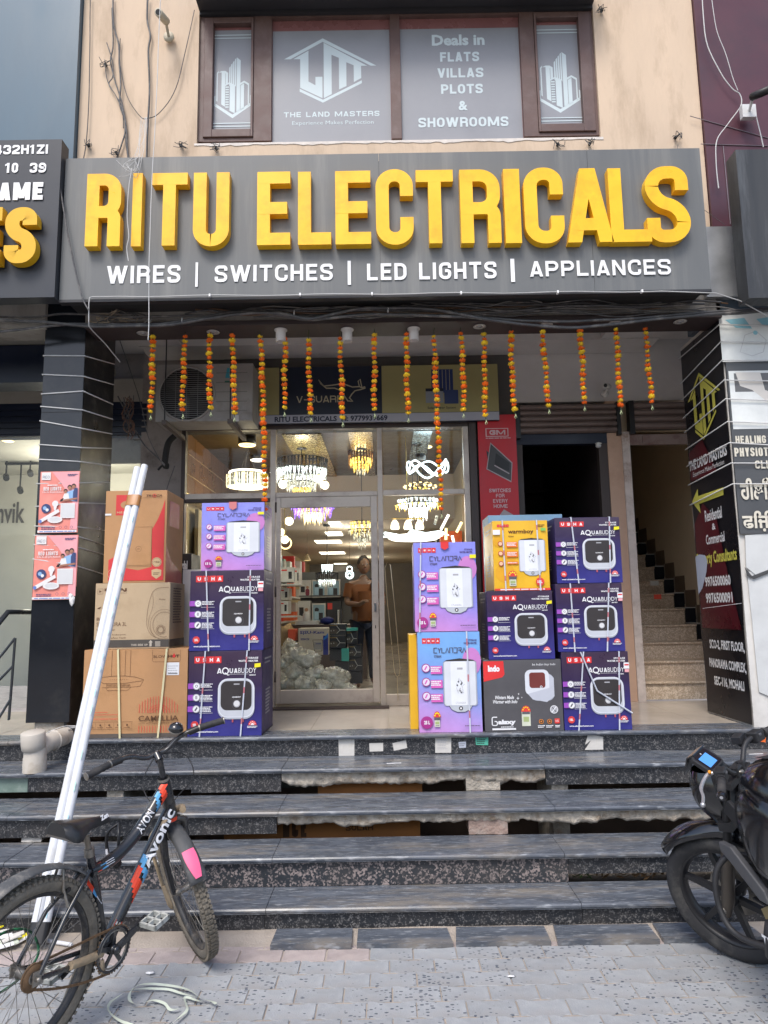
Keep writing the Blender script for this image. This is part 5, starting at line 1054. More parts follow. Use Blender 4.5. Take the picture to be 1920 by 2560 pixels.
# ---- right neighbour
nr=thing('right_building','maroon clad neighbouring building','building',(3.6,5.6,0)); b=MB(); b.box(2.74,7.,5.47,5.75,4.36,9,maroon); b.build('wall',parent=nr)
b=MB()
for pts in (((1725,290),(1920,345)),((1752,360),(1920,365)),((1808,365),(1826,560))):
    p0,p1=[at(*p,Y=5.465) for p in pts]; b.tube([p0,p1],.004,flat('pale_joint',(.20,.17,.19)),n=4)
b.build('panel_joint',parent=nr)
b=MB(); b.box(3.26,7,5.5,6.9,3.95,4.2,concbeam); b.box(3.63,7,6.94,7.1,.775,4.3,wallg); b.build('porch_side',parent=nr)
q=MB(); Y=5.30; A=at(1768,742,Y=Y); B=at(1868,565,Y=Y); q.box(A.x,B.x,Y,Y+.16,A.z,B.z,mat('brushed_metal_sheet',(.42,.43,.44),.38,metal=.6,var=.15,vs=5,dirt=(.35,.35,.35))); q.thing('metal_box_sign','blank brushed metal panel between the two signboards','metal panel')
q=MB(); Y=4.95; A=at(1872,745,Y=Y); B=at(1990,372,Y=Y); q.box(A.x,B.x+.5,Y,Y+.15,A.z,B.z,mat('weathered_black_board',(.035,.037,.04),.5,var=.25,vs=3,dirt=(.08,.085,.09),ds=4,stretch=(3,1,.3))); q.thing('blank_signboard','weathered dark signboard back at the right edge','signboard')
# ---- air conditioner
Y=6.35; A=at(388,1055,Y=Y); B=at(632,908,Y=Y); acx=(A.x+B.x)/2
ac=thing('air_conditioner','dusty white air conditioner outdoor unit hung left of the brand board','air conditioner',(acx,Y+.15,A.z))
acm=mat('ac_casing',(.30,.29,.27),.55,var=.08,dirt=(.20,.18,.16),ds=3); q=MB(); q.box(A.x,B.x,Y,Y+.32,A.z,B.z,acm); 
for i in range(1,6): z=A.z+(B.z-A.z)*i/6; q.box(A.x+.62*(B.x-A.x),B.x-.05,Y-.003,Y-.0005,z,z+.004,flat('ac_shade',(.12,.12,.11)))
q.build('casing',parent=ac,bevel=.012)
c=at(467,985,Y=Y-.004); R=.5*abs(at(536,985,Y=Y).x-at(398,985,Y=Y).x)
q=MB(); q.lathe([(0,0),(R,0)],c,black,axis=(0,-1,0),n=40); q.build('fan_opening',parent=ac)
q=MB(); 
for i in range(26):
    z=-R+2*R*(i+.5)/26; hw=math.sqrt(max(0,R*R-z*z)); q.box(c.x-hw,c.x+hw,Y-.012,Y-.006,c.z+z-.002,c.z+z+.0025,flat('ac_grille',(.15,.15,.145)))
for i in range(5):
    x=-R+2*R*(i+.5)/5; hz=math.sqrt(max(0,R*R-x*x)); q.box(c.x+x-.002,c.x+x+.002,Y-.010,Y-.007,c.z-hz,c.z+hz,MATS['ac_grille'])
q.torus((c.x,Y-.006,c.z),R,.011,acm,axis=(0,1,0),n=48,k=6); q.build('grille',parent=ac)
q=MB()
for a in range(3):
    th=a*2.09+.4; d=Vector((math.cos(th),0,math.sin(th))); n_=Vector((-d.z,0,d.x)); q.poly([Vector((c.x,Y-.005,c.z))+d*.03-n_*.03,Vector((c.x,Y-.0052,c.z))+d*R*.85-n_*.09,Vector((c.x,Y-.0054,c.z))+d*R*.9+n_*.06,Vector((c.x,Y-.005,c.z))+d*.03+n_*.03],flat('ac_blade',(.03,.03,.03)))
q.build('fan',parent=ac)
P=Pl((0,Y-.0006,0),(1,0,0),(0,0,1)); q=MB(); g=lambda px,py:(at(px,py,Y=Y).x,at(px,py,Y=Y).z)
P.poly(q,[g(563,945),g(574,945),g(574,920),g(568,920)],flat('ac_teal',(.05,.30,.38))); P.poly(q,[g(562,957),g(574,957),g(574,952),g(562,952)],flat('ac_green',(.02,.13,.09))); P.poly(q,[g(583,1052),g(597,1054),g(597,1038),g(583,1036)],offwhite); q.build('badge',parent=ac)
for px in (418,580):
    q=MB(); x=at(px,1060,Y=Y).x; q.box(x-.02,x+.02,Y-.1,Yb-.01,A.z-.05,A.z-.01,mat('rusty_bracket',(.12,.10,.09),.7,var=.3)); q.tube([(x,Y-.08,A.z-.03),(x,Y-.08,4.22)],.006,blk,n=6); q.build('bracket',parent=ac)
q=MB(); q.tube(smooth([at(437,1090,Y=6.7),at(420,1110,Y=6.7),at(412,1160,Y=6.75),at(420,1165,Y=6.75)]),.03,mat('black_insulation',(.02,.02,.02),.8),n=10); q.tube(smooth([at(420,1160,Y=6.8),at(405,1165,Y=6.8),at(395,1175,Y=6.8)]),.012,blk,n=6); q.thing('insulated_pipe','black insulated pipe curling down the wall under the air conditioner','pipe')
# ---- ceiling lights of the beam
wp=flat('lamp_white_paint',(.62,.60,.58)); 
def downl(px,py,label,kind):
    c=at(px,py,Z=3.916); t=thing('surface_lamp' if kind else 'recessed_lamp',label,'ceiling lamp',c,group='small round lamps under the beam')
    if kind:
        q=MB(); q.lathe([(.052,0),(.052,-.006),(0,-.006)],c,wp,n=24); q.build('collar',parent=t)
        q=MB(); q.lathe([(.04,-.006),(.04,-.10),(.034,-.10),(.030,-.05)],c,wp,n=24); q.lathe([(.030,-.06),(0,-.06)],c,blk,n=16); q.build('barrel',parent=t)
    else:
        q=MB(); q.lathe([(.045,-.001),(.052,-.006),(.03,-.008),(.024,-.002),(0,-.002)],c,flat('lamp_dusty_white',(.40,.38,.36)),n=24); q.build('collar',parent=t); q=MB(); q.lathe([(0,-.010),(.02,-.009),(.022,-.004)],c,mat('lamp_lens',(.3,.3,.3),.2),n=16); q.build('lens',parent=t)
    return t
for a in ((358,832,'leftmost recessed lamp of the beam, above the first garland',0),(533,829,'recessed lamp above the third garland from the left',0),(702,825,'leftmost white barrel lamp under the beam',1),(868,824,'middle white barrel lamp under the beam',1),(1034,822,'rightmost white barrel lamp, tilted on its wire',1),(1199,815,'recessed lamp with a loose cap right of the barrel lamps',0),(1366,810,'recessed lamp near the fourteenth garland, behind the cable',0),(1537,806,'recessed lamp above the garland second from the right',0),(1700,803,'rightmost recessed lamp of the beam',0)): downl(*a)
# ---- cctv cameras
def cctv(px,py,Y,s,dirv,label,body,basem,box=False):
    c=at(px,py,Y=Y); d=Vector(dirv).normalized(); t=thing('cctv_camera',label,'security camera',c)
    q=MB(); L=.12*s; R=.033*s; q.lathe([(0,L),(R*.8,L),(R,L*.98),(R,-L*.3),(R*.7,-L*.4),(0,-L*.4)],c,body,axis=d,n=16); q.build('body',parent=t); q=MB(); q.lathe([(0,L*1.01),(R*.7,L*1.01)],c,blk,axis=d,n=14); q.build('lens',parent=t)
    q=MB(); w_=c+Vector((.0,.12*s,-.05*s)) ; q.tube([c-d*L*.2,w_],.012*s,basem,n=8); 
    if box: q.box(w_.x-.06*s,w_.x+.06*s,w_.y,w_.y+.05*s,w_.z-.06*s,w_.z+.06*s,basem)
    else: q.lathe([(0,0),(.045*s,0),(.045*s,.02),(0,.02)],w_,basem,axis=(0,1,0),n=16)
    q.build('mount',parent=t); return t
yw=flat('aged_cream_plastic',(.50,.45,.34)); cctv(411,48,5.33,1.0,(-.1,-.75,-.25),'aged cream camera on the peach wall left of the upper window',yw,yw)
cctv(1890,238,5.25,.95,(.5,-.6,-.1),'black headed camera on a white box on the maroon wall',blk,flat('camera_white',(.62,.62,.62)),True); cctv(1520,966,6.7,.8,(-.5,-.8,-.15),'white camera under the porch ceiling right of the garlands',offwhite,offwhite)
# small bulb lamp in the dark doorway
c=at(1496,1115,Y=6.88); q=MB(); q.ball(c,.03,mat('clear_bulb',(.5,.5,.5),.1,var=0,spec=.8),n=12,sc_=(1,1,.7)); q.lathe([(.02,.01),(.035,.025),(0,.04)],c,offwhite,n=12); q.thing('bulb_lamp','small unlit round lamp on the dark door header','lamp')
# ================================================================ garlands of marigolds
oran=mat('marigold_orange',(.95,.17,.01),.75,var=.25,vs=60,rnd=.12); yelf=mat('marigold_yellow',(.92,.64,.03),.75,var=.2,vs=60,rnd=.12); thr=flat('garland_thread',(.03,.05,.02)); tail=flat('garland_tail',(.48,.55,.30))
def flower(m):
    b=MB(); rg=random.Random(1)
    b.ball((0,0,0),.0195,m,n=8,sc_=(1,1,.66),jit=.3,seed=1)
    for k in range(34):
        a=rg.uniform(0,6.28); z=rg.uniform(-.8,.85); r=math.sqrt(1-z*z); d=Vector((r*math.cos(a),r*math.sin(a),z*.72)); p=d*.0185; s_=Vector((-math.sin(a),math.cos(a),0))*.0055; u=d.cross(s_).normalized()*.004; o=d*.0075
        b.add([p-s_-u,p+s_-u,p+s_+u+o,p-s_+u+o],[(0,1,2,3)],m)
    me=bpy.data.meshes.new('marigold'); me.from_pydata(b.v,[],b.f); me.materials.append(m); return me
fo,fy=flower(oran),flower(yelf)
GA=[(381,845,376,1040),(460,840,458,1035),(526,840,525,1030),(583,838,584,1045),(650,845,664,1285),(712,850,714,1030),(773,855,776,1045),(850,850,854,1055),(933,840,937,1035),(1016,838,1022,1045),(1087,843,1102,1285),(1152,838,1159,1035),(1207,840,1216,1050),(1277,833,1287,1035),(1357,832,1369,1025),(1448,830,1461,1017),(1538,823,1555,1025),(1615,825,1630,1015)]
names=['first garland from the left, before the air conditioner edge','second garland from the left, before the fan grille','third garland from the left, right half of the fan grille','fourth garland from the left, over the air conditioner badge','long garland at the left that reaches down to the lilac carton','garland under the leftmost barrel lamp','garland before the letter G of the brand board','garland under the middle barrel lamp','garland between the middle and right barrel lamps','garland under the rightmost barrel lamp','long garland at the right that reaches below the glass transom','garland before the printed solar panel','garland just right of the printed inverter','garland at the right end of the brand board above the red banner','garland over the left end of the wide shutter','garland over the middle of the wide shutter','garland in front of the small porch camera','rightmost garland, before the narrow shutter']
Yg=5.46
for i,((xa,ya,xb,yb_),lab) in enumerate(zip(GA,names)):
    top=at(xa,ya-14,Y=Yg); top.z=min(top.z,3.915); bot=at(xb,yb_,Y=Yg+.01); g=thing('marigold_garland','marigold '+lab,'garland',(top.x,Yg,top.z),group='marigold garlands hanging from the porch beam')
    n=max(3,round((top-bot).length/.0375)); ph=0 if i%2 else 1
    b=MB(); P=[top.lerp(bot,k/n)+Vector((.004*math.sin(k*.7+i)+.007*math.sin(k/n*3.1+i*1.7),0,random.uniform(-.004,.004))) for k in range(n+1)]; b.tube([Vector((top.x,Yg,3.94))]+P,.003,thr,n=5); b.build('thread',parent=g)
    for k in range(1,n):
        o=bpy.data.objects.new('marigold',fo if (k+ph)%2 else fy); COL.objects.link(o); o.parent=g; o.location=P[k]-g.location; o.rotation_euler=(random.uniform(-.3,.3),random.uniform(-.3,.3),random.uniform(0,6.28)); s_=random.uniform(.78,1.16)*(.9 if k==1 else 1); o.scale=(s_,s_,s_)
    b=MB(); e=P[-1]; b.tube([e,e+Vector((.004,0,-.012)),e+Vector((.012,0,-.03)),e+Vector((.0,0,-.038)),e+Vector((-.006,0,-.025)),e+Vector((.003,0,-.012))],.0035,tail,n=5); b.build('tail',parent=g)
# ================================================================ cables
def cbl(pts,r,label,m=cable,Y=5.26,name='black_cable',cat='cable',amp=.004,k=6,group=None):
    P=[]
    for i,p in enumerate(pts):
        y=p[2] if len(p)>2 else Y; P.append(at(p[0],p[1],Y=y))
    P=smooth(P,k); P=[p+Vector((0,.01*noise.noise(p*3),amp*noise.noise(p*5+Vector((r*99,0,0))))) for p in P]
    b=MB(); b.tube(P,r,m,n=6); return b.thing(name,label,cat,group=group)
G='cable bundle under the signboard'
cbl([(-60,796),(100,806),(220,816),(330,815),(430,812),(520,796),(610,784),(700,784),(770,797),(830,786),(900,772),(1000,769),(1080,773),(1150,785),(1220,799),(1320,812),(1430,819),(1530,811),(1640,797),(1740,789),(1980,772)],.0125,'thick sagging cable, the upper one crossing the whole front',Y=5.22)
cbl([(-60,836),(60,824),(170,812),(290,812),(400,810),(500,796),(580,780),(680,785),(760,799),(830,795),(910,787),(1010,786),(1090,790),(1200,794),(1300,802),(1400,804),(1500,800),(1600,795),(1740,783),(1980,768)],.0115,'thick cable twisted below the upper one across the front',Y=5.235)
cbl([(-60,790),(80,793),(150,786),(230,787),(300,793),(420,790),(560,786),(660,775),(780,778),(900,776),(1000,770),(1090,763),(1180,768),(1280,778),(1400,766),(1500,764),(1620,766),(1760,760)],.008,'middle thin cable running close under the signboard',Y=5.25)
rg=random.Random(12)
for i in range(32):
    x0=rg.uniform(215,1400); L=rg.uniform(250,800); y=rg.uniform(764,796); pts=[(x0+L*t/7,y-(x0+L*t/7-200)*.008+rg.uniform(-9,9)) for t in range(8)]
    cbl(pts,rg.uniform(.0035,.0075),'thin loose wire in the dark bundle under the signboard',m=[cable,flat('grey_wire',(.16,.15,.14)),cable,flat('brown_wire',(.12,.07,.04))][i%4],Y=5.27+rg.uniform(-.02,.05),group=G,name='thin_wire')
for (x,y) in ((455,800),(735,782),(970,775)):
    q=MB(); c=at(x,y,Y=5.21); q.torus(c,.018,.003,wwire,axis=(1,.2,0),n=16,k=5); q.thing('cable_tie',{455:'white tie on the cables near the black pillar',735:'white tie on the cables above the second garlands',970:'looped white tie on the cables in the middle'}[x],'cable tie')
# tangle of wires left of the bundle and debris
q=MB(); rg=random.Random(5)
for i in range(16):
    px,py=rg.uniform(250,350),rg.uniform(775,800); P=[at(px+rg.uniform(-35,45),py+rg.uniform(-12,14),Y=5.27+rg.uniform(-.03,.03)) for _ in range(5)]; q.tube(smooth(P,5),rg.uniform(.002,.005),[flat('tan_wire',(.30,.24,.17)),cable,flat('grey_wire',(.16,.15,.14))][i%3],n=5)
q.thing('wire_tangle','tangle of tan and grey wires beside the top of the black pillar','wires',kind='stuff')
# white conduit
q=MB(); Y=5.02
q.tube([at(300,905,Y=5.5),at(262,858,Y=5.3),at(232,828,Y=5.12),at(222,815,Y=5.03),at(222,800,Y=Y),at(222,760,Y=Y),at(224,744,Y=Y),at(232,742,Y=Y)]+[at(x,742-(x-232)*.0098+1.5*math.sin(x*.021),Y=Y) for x in range(300,1650,60)]+[at(1655,728,Y=Y),at(1790,733,Y=Y),at(1850,752,Y=5.05),at(1990,830,Y=5.1)],.0045,flat('grey_white_cable',(.42,.42,.41)),n=6); q.thing('white_conduit','thin white cable stapled along the bottom of the big signboard','cable')
for i,px in enumerate((524,750,930,1153,1395,1606)):
    q=MB(); c=at(px,741-(px-232)*.0098,Y=5.012); q.box(c.x-.006,c.x+.006,5.01,5.04,c.z-.008,c.z+.012,white); q.thing('cable_clip','white clip %s on the thin cable under the sign'%['below the first divider bar','below the word SWITCHES end','below the word LED','below the letters GHT','below the word APPLIANCES start','below the word APPLIANCES end'][i],'clip')
# cables down the peach wall
W=5.47
for i,(pts,r,lb) in enumerate((([(226,-10),(224,120),(222,250),(216,350),(208,402)],.004,'thin straight cable at the left edge of the peach wall'),
 ([(282,-10),(284,60),(296,110),(298,160),(302,210),(300,260),(312,300),(316,330),(318,370),(322,402)],.007,'wavy black cable, thickest of the left bundle on the peach wall'),
 ([(280,20),(282,110),(276,150),(284,190),(300,240),(308,270),(314,320),(300,370),(288,402)],.006,'black cable crossing the left bundle on the peach wall'),
 ([(266,105),(280,150),(282,190),(272,210),(290,240),(310,290),(312,340),(320,400)],.0045,'frayed black cable left in the bundle on the peach wall'),
 ([(370,-10),(368,50),(376,90),(371,130),(374,230),(369,320),(366,402)],.008,'thick black cable straight down the middle of the peach wall'),
 ([(300,95),(300,160),(318,240),(350,290),(370,295),(400,280),(440,220),(465,120),(486,25)],.0035,'thin cable sagging in a loop to the window corner'),
 ([(263,160),(268,200),(290,240),(306,270),(308,320)],.004,'short black cable hanging from a hook on the peach wall'),)):
    cbl(pts,r,lb,Y=W,amp=.006)
cbl([(402,-10),(398,60),(393,200),(386,350),(380,450),(374,600),(372,720),(372,810),(370,850)],.003,'white string hanging down over the letters of the signboard',m=wwire,Y=4.93,name='white_string',cat='string')
q=MB(); rg=random.Random(3)
for i in range(9):
    x=360+rg.uniform(-8,8); P=[at(x,293,Y=5.40),at(x-8+rg.uniform(-6,6),340,Y=5.3),at(346+rg.uniform(-14,12),390,Y=5.05),at(326+rg.uniform(-24,20),410+rg.uniform(-5,35),Y=4.95),at(318+rg.uniform(-30,14),420+rg.uniform(-20,30),Y=4.94)]
    q.tube(smooth(P,6),.0014,wwire,n=4)
P=[at(a,c,Y=4.93) for a,c in ((330,420),(322,470),(318,540),(322,590),(317,620),(321,652))]; q.tube(smooth(P,6),.003,wwire,n=5)
q.thing('frayed_string','frayed white strings knotted on the wall cables and dangling over the letter I','string')
for i,(px,py) in enumerate(((220,362),(290,380),(452,362),(540,370),(1690,342),(1395,360),(1475,358),(1505,25),(263,160))):
    q=MB(); c=at(px,py,Y=5.47); rg=random.Random(i)
    for k in range(7): q.tube(smooth([c,c+Vector((rg.uniform(-.05,.05),rg.uniform(-.03,0),rg.uniform(-.04,.04))),c+Vector((rg.uniform(-.06,.06),rg.uniform(-.03,0),rg.uniform(-.06,.05)))],4),.0028,cable,n=4)
    q.lathe([(0,0),(.013,0),(.013,.02)],c+Vector((0,.02,0)),black,axis=(0,-1,0),n=8); q.thing('wire_stub','cut wires poking out of the peach wall '+['near its left edge above the signboard','left under the wavy cables','right of the thick straight cable','just under the window corner','near its right edge above the signboard','under the right part of the window','below the right casement','at the top right beside the window','left of the wavy cables, high up'][i],'wires')
cbl([(1755,-10),(1765,100),(1800,180),(1830,220),(1850,235),(1852,265),(1820,310),(1792,350),(1790,400),(1797,470)],.0045,'white cable drooping down the maroon wall past the camera',m=wwire,Y=5.42,name='white_cable')
cbl([(1778,-10),(1790,70),(1812,130),(1830,190),(1845,225)],.003,'thinner white cable twisted beside the drooping one on the maroon wall',m=wwire,Y=5.41,name='white_cable')
cbl([(1885,275),(1892,300),(1908,368)],.0045,'short white cable hanging from the camera box',m=wwire,Y=5.38,name='white_cable')
cbl([(1695,360),(1690,400),(1702,480),(1812,560)],.002,'thin loose wire near the right end of the peach wall',Y=5.40,amp=.01,name='thin_wire')
cbl([(140,402),(165,560),(185,660),(205,740),(222,775)],.006,'dark cable in the gap between the two signboards',Y=5.0)
cbl([(298,845),(330,940),(352,1010),(370,1090),(400,1150),(412,1165)],.004,'black cable hanging diagonally beside the black pillar to the pipe hole',Y=6.3)
cbl([(295,990),(330,1060),(360,1110),(390,1140),(412,1162)],.007,'black cable drooping from the pillar to the wall pipe',Y=6.5)
q=MB(); rg=random.Random(9)
for i in range(12):
    P=[at(320+rg.uniform(-16,16),1000+k*22+rg.uniform(-12,12),Y=6.4+rg.uniform(-.1,.1)) for k in range(5)]; q.tube(smooth(P,5),.004,[flat('rust_wire',(.16,.08,.05)),cable][i%2],n=5)
q.torus(at(322,1065,Y=6.4),.06,.006,flat('rust_wire',(.16,.08,.05)),axis=(.3,1,.2),n=24,k=5); q.thing('wire_coil','coil of reddish and black wire hanging behind the black pillar','wires')
cbl([(437,1165),(415,1230),(408,1300)],.004,'thin dark cable falling behind the brown cartons',Y=6.8)
# ================================================================ cartons
redt=flat('usha_red',(.66,.035,.035)); wh=flat('print_white',(.75,.75,.76)); dk=flat('print_dark',(.025,.022,.025)); hw=flat('heater_white',(.62,.64,.68)); hw2=flat('heater_shade',(.36,.38,.44)); vio=flat('print_violet',(.30,.07,.42)); yel=flat('sticker_yellow',(.80,.70,.02)); tank=flat('heater_dark',(.035,.030,.030)); ster=flat('star_red',(.65,.05,.04)); gr_=flat('print_grey',(.38,.38,.40)); dgr=flat('print_darkgrey',(.10,.10,.11)); pkk=flat('print_pink',(.62,.12,.42)); mag=flat('badge_magenta',(.35,.03,.22)); grn=flat('energy_green',(.35,.42,.18)); org=flat('energy_orange',(.75,.25,.03))
def grad(name,stops,diag=(0,0,1),rough=.32,noise_=.06,obj_range=(0,.5)):
    m=mat(name,(.5,.5,.5),rough,var=noise_,vs=6,coat=.25); t=m.node_tree; N=t.nodes; L=t.links; b=N['Principled BSDF']
    tc=N.new('ShaderNodeTexCoord'); vm=N.new('ShaderNodeVectorMath'); vm.operation='DOT_PRODUCT'; L.new(tc.outputs['Object'],vm.inputs[0]); vm.inputs[1].default_value=diag
    mr=N.new('ShaderNodeMapRange'); mr.inputs[1].default_value=obj_range[0]; mr.inputs[2].default_value=obj_range[1]; L.new(vm.outputs['Value'],mr.inputs[0])
    r=N.new('ShaderNodeValToRGB'); L.new(mr.outputs[0],r.inputs[0]); setramp(r,stops)
    for n in N:
        if n.bl_idname=='ShaderNodeHueSaturation': L.new(r.outputs[0],n.inputs['Color'])
    bp=N.new('ShaderNodeBump'); nz=N.new('ShaderNodeTexNoise'); nz.inputs['Scale'].default_value=7; nz.inputs['Detail'].default_value=3; nz.inputs['Distortion'].default_value=1.2; L.new(tc.outputs['Object'],nz.inputs[0]); bp.inputs['Strength'].default_value=.35; bp.inputs['Distance'].default_value=.012; L.new(nz.outputs[0],bp.inputs['Height']); L.new(bp.outputs[0],b.inputs['Normal'])
    return m
aqm=grad('aquabuddy_print',[(0,(.034,.034,.22)),(.35,(.030,.024,.145)),(.72,(.032,.018,.062)),(1,(.045,.026,.055))])
aqs=mat('aquabuddy_side',(.03,.022,.10),.4,var=.1,bump=.2,bs=8)
cym=grad('lilac_print',[(0,(.23,.24,.68)),(.45,(.25,.25,.69)),(.72,(.42,.24,.62)),(1,(.56,.25,.58))],diag=(-.30,0,-1),obj_range=(-.56,-.05))
cyb=grad('blue_pink_print',[(0,(.58,.26,.58)),(.35,(.44,.28,.64)),(.68,(.20,.31,.68)),(1,(.18,.38,.72))],diag=(.35,0,.9),obj_range=(-.05,.58))
cys=mat('lilac_side',(.20,.14,.40),.4,var=.1)
wbm=mat('warmboy_print',(.74,.42,.02),.35,var=.1,vs=6,coat=.2,bump=.2,bs=9); wbs=mat('warmboy_side',(.60,.36,.08),.45,var=.1)
indm=mat('charcoal_print',(.085,.082,.088),.4,var=.1,vs=5,coat=.2)
strapm=mat('clear_strap',(.52,.55,.62),.3,var=.1); strapr=flat('strap_red',(.46,.16,.19))
def usha(P,q,u0=.075,u1=.45,v0=.86,v1=.94):
    w_=(u1-u0)/4
    for i,c in enumerate('USHA'):
        a=u0+i*w_; P.rect(q,a+.003,v0,a+w_-.003,v1,redt); k=w_*.26; P.hf(q,c,a+k,a+w_-k,v0+.018,v1-.018,wh,t=.27)
def aqua(P,q,lit='25L',sticker=0,model='AB25AX'):
    usha(P,q); P.text(q,'STORAGE',.78,.95,.905,.928,wh,bold=.04,sp=1.15); P.text(q,'WATER HEATER',.68,.95,.87,.893,wh,bold=.04,sp=1.1)
    P.hf(q,'A',.39,.455,.735,.80,wh,t=.2); P.ring(q,.505,.765,.036,.014,wh); P.line(q,[(.50,.745),(.54,.715),(.56,.72)],.010,wh); P.hf(q,'UA',.56,.67,.738,.795,wh,t=.2,gap=.2); P.text(q,'BUDDY',.68,.925,.738,.797,wh); P.text(q,model,.83,.92,.705,.722,wh,bold=.03); P.line(q,[(.57,.725),(.82,.725)],.003,wh)
    P.rr(q,.405,.195,.905,.675,.12,hw2); P.rr(q,.41,.215,.90,.675,.115,hw); P.rr(q,.425,.225,.885,.66,.105,flat('heater_rim',(.50,.52,.56))); P.rr(q,.445,.30,.865,.645,.075,tank)
    P.rr(q,.62,.60,.70,.615,.005,gr_); P.text(q,'AQUABUDDY',.60,.72,.445,.463,wh,bold=.03); P.circ(q,.665,.375,.042,gr_); P.circ(q,.663,.379,.034,flat('knob_light',(.62,.62,.62))); P.ring(q,.67,.365,.06,.003,dgr)
    for u in (.60,.74): P.rect(q,u,.16,u+.022,.195,flat('pipe_pink',(.40,.08,.10)))
    for i,v in enumerate((.59,.455,.32)):
        P.rect(q,0,v-.033,.10,v+.033,vio); P.circ(q,.115,v,.044,gr_); P.circ(q,.115,v,.036,wh); 
        if i==0: P.ring(q,.115,v,.014,.006,dgr,8)
        elif i==1: P.rr(q,.10,v-.02,.13,v+.022,.008,gr_)
        else: P.line(q,[(.10,v-.02),(.13,v+.02)],.018,dgr)
        P.fine(q,.17,.335,v+.018,.010,wh,i,4 if i else 3,.017); P.line(q,[(.155,v+.03),(.16,v-.048),(.34,v-.048)],.003,wh)
    P.circ(q,.10,.135,.036,ster,9); P.ring(q,.10,.135,.042,.010,ster,9); P.text(q,lit,.075,.127,.12,.15,wh,bold=.05)
    P.poly(q,[(.88+.05*math.cos(rad(a))/P.asp,.125+.055*math.sin(rad(a))) for a in range(0,181,20)],ster); P.poly(q,[(.88+.022*math.cos(rad(a)),.127+.022*math.sin(rad(a))) for a in range(0,181,30)],wh)
    for a in (20,55,90,125,160): P.circ(q,.88+.036*math.cos(rad(a)),.127+.038*math.sin(rad(a)),.006,wh,6)
    P.fine(q,.81,.95,.108,.008,wh,7,2,.014); P.text(q,'www.ushawaterheaters.com',.065,.42,.045,.066,wh,bold=.03)
def aq_sticker(P,q,kind):
    if kind==1: P.poly(q,[(.90,.80),(.985,.81),(.985,.855),(.905,.848)],yel)
    if kind==2: P.rect(q,.92,.78,1.0,.86,wh); P.rect(q,.93,.82,.995,.84,redt); P.rect(q,.93,.735,.995,.775,flat('sticker_pink',(.75,.35,.38)))
def heater_round(P,q,u0,u1,v0,v1,flower=True,word='CYLANDRA'):
    m=(u0+u1)/2; w_=(u1-u0); P.poly(q,[(u0,v1-.01),(u0+.1*w_,v1+.012),(m,v1+.028),(u1-.1*w_,v1+.012),(u1,v1-.01)],tank)
    P.poly(q,[(m-.36*w_,v0+.01),(m-.28*w_,v0-.035),(m-.12*w_,v0-.062),(m+.12*w_,v0-.062),(m+.28*w_,v0-.035),(m+.36*w_,v0+.01)],flat('heater_base',(.45,.48,.52))); P.line(q,[(m-.36*w_,v0+.01),(m-.28*w_,v0-.035),(m-.12*w_,v0-.062),(m+.12*w_,v0-.062),(m+.28*w_,v0-.035),(m+.36*w_,v0+.01)],.004,tank)
    P.rr(q,u0,v0,u1,v1,.025,hw2); P.rr(q,u0+.03*w_,v0+.004,u1-.04*w_,v1-.002,.022,hw); P.rr(q,u0+.22*w_,v0+.006,u1-.3*w_,v1-.004,.02,flat('heater_bright',(.72,.74,.78)))
    P.circ(q,m,v0-.025,.021,tank); P.circ(q,m,v0-.025,.010,wh); P.rr(q,m-.045,v1-.085,m+.045,v1-.065,.004,gr_); P.text(q,word,m-.15*w_*2/2,m+.15*w_*2/2,v0+.02,v0+.04,gr_)
    rg=random.Random(5)
    for k in range(16):
        x,y=m+rg.uniform(-.05,.05),v0+(v1-v0)*.42+rg.uniform(-.07,.06); P.line(q,[(x,y),(x+rg.uniform(-.03,.03),y+rg.uniform(.01,.04))],.004,gr_); 
        if k%3==0: P.circ(q,x,y,.009,[dgr,grn,org][k%3] if word!='CYLANDRA' else dgr,7)
def energy(P,q,u,v,s=1.):
    P.rect(q,u-.04*s,v-.07*s,u+.04*s,v+.02*s,flat('energy_cream',(.60,.62,.50))); P.poly(q,[(u+.055*s*math.cos(rad(a)),v+.02*s+.055*s*math.sin(rad(a))) for a in range(0,181,20)],ster)
    for a in (20,55,90,125,160): P.circ(q,u+.038*s*math.cos(rad(a)),v+.024*s+.036*s*math.sin(rad(a)),.008*s,yel,6)
    P.rect(q,u-.045*s,v-.008*s,u+.045*s,v+.02*s,dgr); P.rect(q,u-.03*s,v-.045*s,u+.03*s,v-.02*s,grn); P.fine(q,u-.03*s,u+.03*s,v-.06*s,.006*s,dgr,1)
